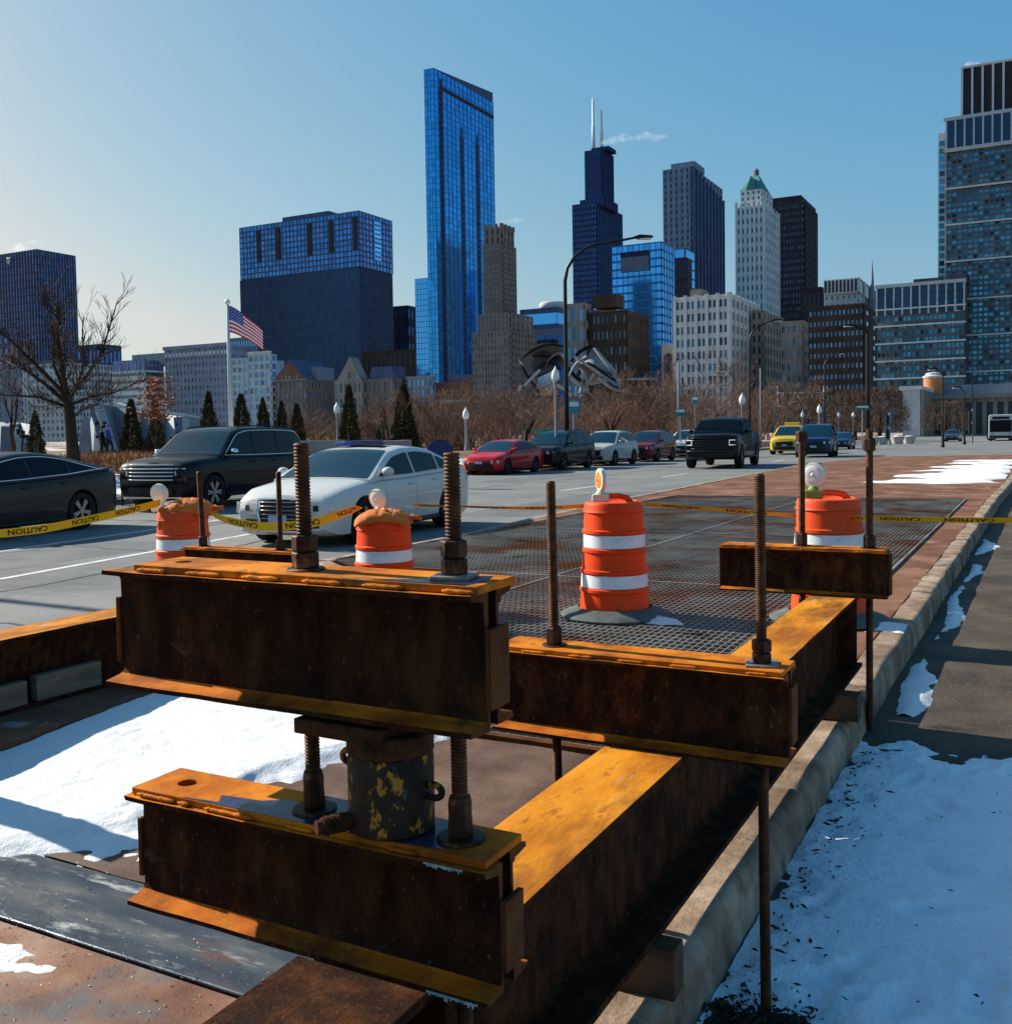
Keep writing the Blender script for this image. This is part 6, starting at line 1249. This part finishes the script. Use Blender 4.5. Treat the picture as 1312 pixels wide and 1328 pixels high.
for (u0, u1, v0, v1, w) in ((123, 138, 545, 585, 58.5), (222, 236, 548, 580, 60.4), (250, 262, 552, 575, 62.2), (24, 38, 556, 590, 49.4)):
    for _ in range(9): p = onw(rng.uniform(u0, u1), rng.uniform(v0, v1), w); mb.obox(p, (.16, .16, .16), rng.uniform(0, 3))
mb.build('climbing_holds', M['black'], cw_)
# a climber pair reads as a small dark figure group at the wall foot: two seated people
def person(label, u, v, w, h, jacket):
    M[jacket[0]] = pmat(jacket[0], jacket[1], rough=.8)
    b = onw(u, v, w); me = bpy.data.meshes.new('body'); k = h/1.75
    J = [(0, 0, .92), (0, .02, 1.2), (0, .03, 1.42), (0, .02, 1.52), (.10, -.02, .90), (.14, -.18, .50), (.14, .02, .08), (.14, -.14, .04), (-.10, .02, .90), (-.13, .05, .48), (-.13, .16, .07), (-.13, .02, .03), (.2, .03, 1.38), (.28, -.02, 1.10), (.24, -.2, .95), (-.2, .03, 1.38), (-.27, .05, 1.10), (-.22, -.12, .92)]
    E_ = [(0, 1), (1, 2), (2, 3), (0, 4), (4, 5), (5, 6), (6, 7), (0, 8), (8, 9), (9, 10), (10, 11), (2, 12), (12, 13), (13, 14), (2, 15), (15, 16), (16, 17)]
    me.from_pydata([(x*k, y*k, z*k) for x, y, z in J], E_, []); o = bpy.data.objects.new('a', me); COL.objects.link(o); m = o.modifiers.new('s', 'SKIN'); rr = [.15, .15, .15, .065, .10, .075, .05, .045, .10, .075, .05, .045, .08, .055, .04, .08, .055, .04]
    for sv, q in zip(me.skin_vertices[0].data, rr): sv.radius = (q*k, q*k)
    me.skin_vertices[0].data[0].use_root = True; m2 = o.modifiers.new('u', 'SUBSURF'); m2.levels = 1; m2.render_levels = 1
    dg = bpy.context.evaluated_depsgraph_get(); me2 = bpy.data.meshes.new_from_object(o.evaluated_get(dg)); bpy.data.objects.remove(o); me2.materials.append(M[jacket[0]]); me2.materials.append(M['black'])
    for f in me2.polygons:
        f.use_smooth = True; f.material_index = 1 if f.center.z < .92*k else 0
    t = thing('person', label, 'person', b, 2.2); o = bpy.data.objects.new('body', me2); put(o, t)
    mb = MB(); mb.lathe([(.02, 1.53), (.075, 1.55), (.095, 1.64), (.085, 1.72), (.04, 1.77), (.005, 1.78)], 12); M['skin'] = M.get('skin') or pmat('skin', (.42, .26, .19), rough=.6); hd = mb.build('head', M['skin'], t, smooth=True); hd.scale = (k, k, k)
    mb = MB(); mb.lathe([(.098, 1.66), (.104, 1.70), (.07, 1.785), (.01, 1.80)], 12); hh = mb.build('helmet', M[jacket[0]], t, smooth=True); hh.scale = (k, k, k)
person('person in dark clothes at the foot of the climbing wall, left of two', 134, 592, 57, 1.7, ('jacket_dark', (.015, .016, .022)))
person('person with blue jacket at the foot of the climbing wall, right of two', 142, 591, 57, 1.75, ('jacket_blue', (.05, .08, .35)))
# ---- railing, retaining wall, signs
rl = thing('railing', 'low black two rail fence on the snow behind the charcoal sedan', 'railing', (0, 0, 0))
P = [onw(96, 607, 27.5), onw(128, 614, 26), onw(158, 616, 25.2), onw(190, 617, 24.6)]
for a, b in zip(P, P[1:]):
    for dz in (0, -.27, -.52): mb = MB(); mb.tube([a+Vector((0, 0, dz)), b+Vector((0, 0, dz))], .022, 6); mb.build('rail', M['dkmetal'], rl)
for a in P: mb = MB(); mb.tube([a+Vector((0, 0, .03)), a-Vector((0, 0, .9))], .03, 6); mb.build('post', M['dkmetal'], rl)
t = thing('retaining_wall', 'grey concrete retaining wall with darker panel behind the white sedan', 'wall'); wallm('w_conc', (.20, .20, .19), (.28, .275, .26), .8)
for i, (u0, u1, mt) in enumerate(((384, 448, 'w_conc'), (449, 497, 'w_slate'), (498, 534, 'w_conc'))):
    a, b = onw(u0, 572, 40+i*2), onw(u1, 570.5, 42+i*2); mb = MB(); n = Vector((-(b-a).y, (b-a).x, 0)).normalized()*.35
    mb.add([a, b, b+n, a+n, a-Vector((0, 0, 1.2)), b-Vector((0, 0, 1.2)), b+n-Vector((0, 0, 1.2)), a+n-Vector((0, 0, 1.2))], [(0, 1, 2, 3), (7, 6, 5, 4), (0, 4, 5, 1), (1, 5, 6, 2), (2, 6, 7, 3), (3, 7, 4, 0)]); mb.build('wall_panel', M[mt], t, bevel=.02)
M['blue_sign'] = pmat('blue_sign', (.02, .08, .32), rough=.5); M['green_sign'] = pmat('green_sign', (.02, .20, .16), rough=.45); M['teal_sign'] = pmat('teal_sign', (.05, .28, .30), rough=.45)
t = thing('newspaper_box', 'small blue box before the retaining wall', 'box', onw(446, 590, 38)); mb = MB(); mb.box(-.24, .24, -.2, .2, 0, .5); mb.build('cabinet', M['blue_sign'], t, bevel=.03); mb = MB(); mb.box(-.18, .18, -.215, -.203, .22, .44); mb.build('door', M['w_slate'], t, bevel=.01)
t = thing('round_sign', 'dark blue round board standing behind the white sedan', 'sign', onw(571, 612, 31), HEAD); mb = MB(); mb.prism([(.40*math.cos(2*PI*k/40), .62+.40*math.sin(2*PI*k/40)) for k in range(40)], 'y', -.03, .03); M['indigo'] = pmat('indigo', (.03, .035, .11), rough=.5); mb.build('board', M['indigo'], t, bevel=.005); mb = MB(); mb.tube([(0, 0, -.8), (0, 0, .3)], .04, 8); mb.build('post', M['dkmetal'], t)
# ---- flagpole and flag
pb = onw(300, 566, 58); pt = onw(292.5, 396, 58); t = thing('flagpole', 'tall pale flagpole left of the dark slab building', 'flagpole', (pb.x, pb.y, park_h(pb.x, pb.y)-.2)); top = pt.z-t.location.z; mb = MB(); mb.tube([(0, 0, 0), (0, 0, top)], [.16, .075], 12); mb.build('pole', M['w_pale'], t, smooth=True); mb = MB(); mb.lathe([(.02, 0), (.14, .05), (.17, .16), (.12, .27), (.02, .32)], 14, (0, 0, top)); mb.build('finial', M['white'], t, smooth=True)
M['f_red'] = pmat('flag_red', (.75, .025, .03), rough=.7); M['f_white'] = pmat('flag_white', (.92, .91, .90), rough=.7); M['f_blue'] = pmat('flag_blue', (.02, .06, .32), rough=.7)
fl = thing('flag', 'American flag waving from the tall flagpole', 'flag', (pb.x, pb.y, 0)); ft = onw(293, 397, 58).z; Rh = Vector((math.cos(HEAD), math.sin(HEAD), 0)); Fh = Vector((-math.sin(HEAD), math.cos(HEAD), 0))
def flagp(a, b):      # a along the fly 0..1, b down the hoist 0..1 ; the fly droops
    x = 1.88*a; z = ft-1.55*b*(1-.28*a)-1.45*a**1.25; return Rh*(x*(1-.02*a)+.08)+Fh*(.16*math.sin(a*7+b*1.2)*a+.1*a)+Vector((0, 0, z+.04*math.sin(a*9+b*2)*a))
for k in range(13):
    mb = MB(); a0 = .42 if k < 7 else 0; mb.grid(lambda a, b: flagp(a0+(1-a0)*a, (k+b)/13), 16, 2); mb.build('stripe', M['f_red' if k % 2 == 0 else 'f_white'], fl, smooth=True, fix=False)
mb = MB(); mb.grid(lambda a, b: flagp(.42*a, 7/13*b), 10, 6); mb.build('canton', M['f_blue'], fl, smooth=True, fix=False); mb = MB()
for r_ in range(9):
    for c_ in range(6 if r_ % 2 == 0 else 5):
        a, b = .42*((c_+.5+(.5 if r_ % 2 else 0))/6), 7/13*(r_+.7)/9.4
        for off in (-.012, .012):
            pc = flagp(a, b)+Fh*off; mb.add([pc+(Rh*math.sin(q)+Vector((0, 0, 1))*math.cos(q))*(.034 if i % 2 == 0 else .015) for i, q in enumerate([PI*i/5 for i in range(10)])], [tuple(range(10))])
mb.build('stars', M['f_white'], fl, fix=False)
# ---- street lamps
M['lampglow'] = pmat('lamp_glass', (.75, .76, .74), rough=.25)
def street_lamp(label, base, H, reach, ang, r=.11, rad=1.6):
    t = thing('street_lamp', label, 'street lamp', base, ang, 'tall curved street lamps'); mb = MB(); c = H-rad*.9
    pts = [(0, 0, 0), (0, 0, c*.5), (0, 0, c)] + [(rad*(1-math.cos(q)), 0, c+rad*.9*math.sin(q)) for q in (.35, .7, 1.05, 1.3)] + [(reach*.8, 0, H+.15), (reach, 0, H+.28)]
    mb.tube(pts, [r, r*.85, r*.75, r*.7, r*.68, r*.62, r*.58, r*.5, r*.45], 10); mb.build('pole', M['dkmetal'], t, smooth=True)
    mb = MB(); mb.lathe([(r*2.1, 0), (r*2.1, .25), (r*1.5, .35), (r*1.3, 1.1), (r*1.05, 1.2)], 12); mb.build('base', M['dkmetal'], t)
    mb = MB(); mb.prism([(reach-.15, H+.30), (reach+.15, H+.40), (reach+.75, H+.36), (reach+.85, H+.28), (reach+.1, H+.20)], 'y', -.17, .17); hd = mb.build('lamp_head', M['dkmetal'], t, bevel=.03)
    mb = MB(); mb.box(reach+.12, reach+.72, -.13, .13, H+.18, H+.235); mb.build('lamp_glass', M['lampglow'], hd); return t
def lampat(label, u, vtop, w, reach, ang, z0=.1, **k): b = onw(u, 560, w); q = onw(u, vtop, w); return street_lamp(label, (b.x, b.y, z0), q.z-z0, reach, ang, **k)
A0 = HEAD
lampat('tall black street lamp with long curved arm, the biggest one', 735, 318, 49, 3.5, A0+.05, r=.125, rad=2.0); lampat('curved street lamp rising behind the pickup truck', 972, 421, 86, 2.0, A0)
lampat('curved street lamp before the brick hotel', 1069, 462, 112, 1.4, A0, rad=1.2); lampat('dark street lamp pole with arm to the left beside the brick hotel', 1125, 427, 78, 1.1, A0+PI, r=.2, rad=.5); lampat('thin street lamp before the low hall, left of two', 1222, 483, 84, .5, A0+PI, 0, rad=.3, r=.07); lampat('thin street lamp before the low hall, right of two', 1250, 506, 97, .4, A0+PI, 0, rad=.3, r=.07); lampat('pale distant lamp pole before the right hand tower', 1260, 405, 150, 1.6, A0+PI, 0, rad=1, r=.07)
street_lamp('street lamp outside the left edge of the picture', (-22.6, 6.95, .1), 9.5, 2.5, 0)
def park_lamp(label, u, v, w, zb=None, r=.19):
    p = onw(u, v, w); z0 = zb if zb is not None else park_h(p.x, p.y)-.1; t = thing('park_lamp', label, 'park lamp', (p.x, p.y, z0), 0, 'acorn globe park lamps'); h = p.z-z0
    mb = MB(); mb.lathe([(.13, 0), (.13, .3), (.075, .45), (.055, h-.5), (.08, h-.38), (.11, h-.3)], 12); mb.build('post', M['w_grey' if w > 40 else 'dkmetal'], t, smooth=True)
    mb = MB(); mb.lathe([(.10, h-.29), (r*.9, h-.20), (r, h-.05), (r*.85, h+.12), (r*.45, h+.24), (r*.2, h+.30), (.02, h+.40)], 16); mb.build('globe', M['lampglow'], t, smooth=True)
for (lab, u, v, w) in (('globe lamp beside the tall conifer', 437, 530, 62), ('small globe lamp between the conifers', 491, 557, 95), ('globe lamp before the left end of the thicket', 604, 537, 58), ('large white globe lamp in front of the metal pavilion', 720, 486, 46), ('globe lamp above the pickup truck', 962, 518, 60), ('globe lamp right of the trellis arches', 1062, 531, 75), ('small globe lamp behind the navy crossover, left of two', 1087, 538, 120), ('small globe lamp behind the navy crossover, right of two', 1106, 538, 120), ('tiny globe lamp under the trellis arches', 1040, 538, 115)): park_lamp(lab, u, v, w)
def sign_on_post(label, u, v, w, sw, sh, mat, vb):
    p = onw(u, v, w); q = onw(u, vb, w); t = thing('street_sign', label, 'sign', (p.x, p.y, q.z-1.0), HEAD); h = p.z-q.z+1.0; mb = MB(); mb.tube([(0, .04, 0), (0, .04, h+sh*.5)], .05, 8); mb.build('post', M['w_grey'], t); mb = MB(); mb.box(-sw/2, sw/2, -.02, .02, h-sh/2, h+sh/2); mb.build('panel', M[mat], t, bevel=.005); mb = MB(); mb.box(-sw*.42, sw*.42, -.03, -.022, h+.05*sh, h+.4*sh); mb.build('white_legend', M['white'], t)
sign_on_post('pale blue street sign beside the biggest lamp pole', 744, 528, 50, .55, .66, 'teal_sign', 560); sign_on_post('teal round topped sign on grey post behind the maroon SUV', 882, 535, 62, .6, .45, 'green_sign', 560); sign_on_post('small teal sign left of the pickup roof', 901, 519, 75, .45, .55, 'teal_sign', 560); sign_on_post('green street name sign on the dark lamp pole', 1118, 529, 76, 1.0, .35, 'green_sign', 570)
for u, vt, w, lab in ((880, 470, 64, 'tall thin grey pole behind the maroon SUV'), (986, 478, 90, 'grey pole right of the pickup cab')):
    p = onw(u, 560, w); q = onw(u, vt, w); mb = MB(); mb.tube([(0, 0, 0), (0, 0, q.z-.1)], [.09, .07], 8); o = mb.build('utility_pole', M['w_grey'], smooth=True); o.location = (p.x, p.y, .1); tag(o, lab, 'pole')
for u, vt, vb, w, lab in ((1153, 535, 575, 96, 'traffic signal left of the blue grey box building'), (1260, 530, 573, 105, 'traffic signal before the low hall')):
    p = onw(u, vb, w); q = onw(u, vt, w); t = thing('traffic_signal', lab, 'traffic light', (p.x, p.y, 0), HEAD); mb = MB(); mb.tube([(0, 0, 0), (0, 0, q.z)], .09, 8); mb.build('post', M['w_grey'], t)
    for k in range(2):
        mb = MB(); mb.box(-.38, -.12, -.15, .15, q.z-1.25-1.3*k, q.z-.25-1.3*k); hs = mb.build('signal_head', M['black'], t, bevel=.02)
t = thing('kiosk', 'dark kiosk with green roof behind the charcoal SUV', 'kiosk', gpos(711, 58)); mb = MB(); mb.box(-.55, .55, -.4, .4, 0, 1.15); mb.build('cabin', M['w_umber'], t); mb = MB(); mb.prism([(-.68, 1.16), (.68, 1.16), (.6, 1.42), (-.6, 1.42)], 'y', -.5, .5); M['kgreen'] = pmat('kgreen', (.02, .22, .15), rough=.5); mb.build('roof', M['kgreen'], t)
t = thing('litter_bin', 'dark litter bin behind the white crossover', 'bin', gpos(767, 62)); mb = MB(); mb.lathe([(.3, 0), (.36, 1.0), (.3, 1.1), (.1, 1.2)], 16); mb.build('drum', M['w_umber'], t); mb = MB(); mb.lathe([(.37, .95), (.39, 1.0), (.37, 1.05)], 16, caps=False); mb.build('rim', M['dkmetal'], t)
M['planter'] = pmat('planter', [(.35, (.4, .36, .31)), (.65, (.52, .48, .42))], 2, 6, .85)
for i, (u, w) in enumerate(((1131, 92), (1143, 94), (1163, 104), (1178, 112))):
    p = onz(u, 577-i*.6, 0); t = thing('planter', ['pale round planter with snow, nearest of the row', 'pale round planter second in the row', 'pale round planter third in the row', 'pale round planter farthest in the row'][i], 'planter', p, 0, 'round planters by the crossing'); mb = MB(); mb.lathe([(.45, 0), (.7, .6), (.74, .8), (.62, .8), (.6, .7)], 20); mb.build('bowl', M['planter'], t, auto=.7); mb = MB(); mb.lathe([(.60, .7), (.35, .84), (.05, .88)], 16); mb.build('snow_fill', M['snow'], t, smooth=True)
# ---- white trellis arches
t = thing('trellis_arches', 'white steel trellis with crossing arches above the taxi', 'trellis'); wT = 165
def seg(us, r=.13): mb = MB(); mb.tube([onw(u, v, wT) for u, v in us], r, 6); mb.build('truss_tube', M['w_pale'], t, smooth=True)
seg([(1008, 510), (1070, 509)]); seg([(1008, 527), (1070, 527)]); seg([(1010, 509), (1030, 530), (1041, 528), (1046, 527)], .1); seg([(1030, 530), (1036, 525), (1044, 525), (1050, 540), (1051, 562)]); seg([(1046, 525), (1041, 531), (1040, 545), (1040, 562)])
for a in (1014, 1032, 1050): seg([(a, 509), (a+9, 527), (a+17, 509)], .09)
for a in (1008, 1068): seg([(a, 500), (a, 530)], .1)
# ---- metal pavilion
M['steelrib'] = pmat('steelrib', [(.35, (.24, .255, .275)), (.65, (.34, .355, .37))], .3, 5, .5, .0); M['canvas'] = pmat('canvas', (.70, .70, .68), rough=.7)
pv = thing('metal_pavilion', 'curling brushed steel concert pavilion behind the bare trees', 'pavilion'); wP = 230
def ribbon(cl, wd, th_=.5, mat='steelrib', tw=0.0):
    """strip following (u, v, w) points, width wd px across, curled in depth"""
    pts = [Vector((u, v, w)) for u, v, w in cl]; n = len(pts)
    def cr(f):
        f = min(max(f, 0), .9999)*(n-1); i = int(f); q = f-i; p0, p1, p2, p3 = pts[max(i-1, 0)], pts[i], pts[i+1], pts[min(i+2, n-1)]
        return .5*((2*p1)+(p2-p0)*q+(2*p0-5*p1+4*p2-p3)*q*q+(3*p1-p0-3*p2+p3)*q**3)
    K = 24
    def at(a, b, back):
        c = cr(a); d = cr(a+.02)-cr(a-.02); nx_, ny_ = -d.y, d.x; l = math.hypot(nx_, ny_) or 1; o_ = (b-.5)*wd*.55*(1-.45*abs(2*a-1)**3)
        return onw(c.x+nx_/l*o_, c.y+ny_/l*o_, c.z+5*math.sin(b*PI)*(1 if tw == 0 else tw)+(th_ if back else 0))
    mb = MB(); mb.grid(lambda a, b: at(a, b, False), K, 6); mb.grid(lambda a, b: at(a, b, True), K, 6); mb.build('steel_sail', M[mat], pv, smooth=True, fix=False)
ribbon([(673, 468, 232), (690, 455, 230), (712, 447, 228), (732, 450, 226)], 9); ribbon([(674, 470, 230), (683, 486, 228), (693, 500, 226), (700, 512, 226)], 9); ribbon([(706, 478, 240), (714, 464, 236), (726, 458, 232), (736, 470, 230)], 10, tw=-1); ribbon([(740, 470, 232), (752, 456, 230), (768, 450, 228), (778, 458, 228)], 9); ribbon([(770, 451, 226), (782, 466, 226), (794, 480, 228), (803, 491, 232)], 9, tw=-1); ribbon([(746, 492, 236), (758, 474, 232), (772, 468, 230), (784, 484, 228)], 10); ribbon([(736, 478, 228), (748, 490, 226), (760, 498, 226), (774, 512, 226)], 8); ribbon([(700, 505, 232), (716, 500, 230), (730, 503, 230), (742, 512, 230)], 9, tw=-1)
ribbon([(684, 492, 236), (698, 476, 234), (712, 470, 232), (728, 480, 230)], 7); ribbon([(728, 505, 232), (738, 486, 230), (746, 472, 228), (760, 462, 228)], 7, tw=-1); ribbon([(756, 470, 224), (772, 476, 224), (790, 490, 224), (812, 498, 226)], 6); ribbon([(690, 462, 234), (706, 462, 232), (724, 466, 232), (742, 482, 230)], 6); ribbon([(776, 490, 224), (788, 500, 224), (800, 506, 226), (820, 508, 228)], 7, tw=-1)
mb = MB(); mb.slab([onw(697, 512, 231), onw(722, 512, 229), (onw(719, 480, 229)), onw(697, 490, 231)], .6); mb.build('stage_shell', M['canvas'], pv)
M['sail'] = pmat('sail', [(.35, (.20, .215, .24)), (.65, (.30, .315, .34))], .4, 6, .6, .0)
def sheet4(c, bulge):
    c = [Vector(onw(u, v, w)) for u, v, w in c]
    mb = MB()
    for th_ in (0, .6): mb.grid(lambda a, b: c[0].lerp(c[1], a).lerp(c[3].lerp(c[2], a), b)+FW*(bulge*math.sin(a*PI)*math.sin(b*PI)+th_)+Vector((0, 0, .5*bulge*math.sin(a*PI)*(1-b))), 12, 8)
    mb.build('steel_sail', M['sail'], pv, smooth=True, fix=False)
sheet4([(672, 466, 233), (728, 449, 230), (734, 474, 232), (691, 488, 235)], 4); sheet4([(744, 464, 231), (768, 450, 229), (803, 491, 231), (764, 500, 233)], -4)
for q in ([(752, 510), (757, 482), (763, 510)], [(740, 490), (770, 516)], [(770, 484), (752, 516)], [(672, 508), (676, 500)], [(786, 470), (800, 492), (806, 512)], [(744, 462), (800, 500)], [(680, 500), (700, 480)]): mb = MB(); mb.tube([onw(u, v, 224) for u, v in q], .35, 6); mb.build('strut', M['steelrib'], pv)
mb = MB(); mb.tube([onw(800, 492, 226), onw(850, 491, 240)], .3, 6); mb.build('trellis_beam', M['steelrib'], pv)
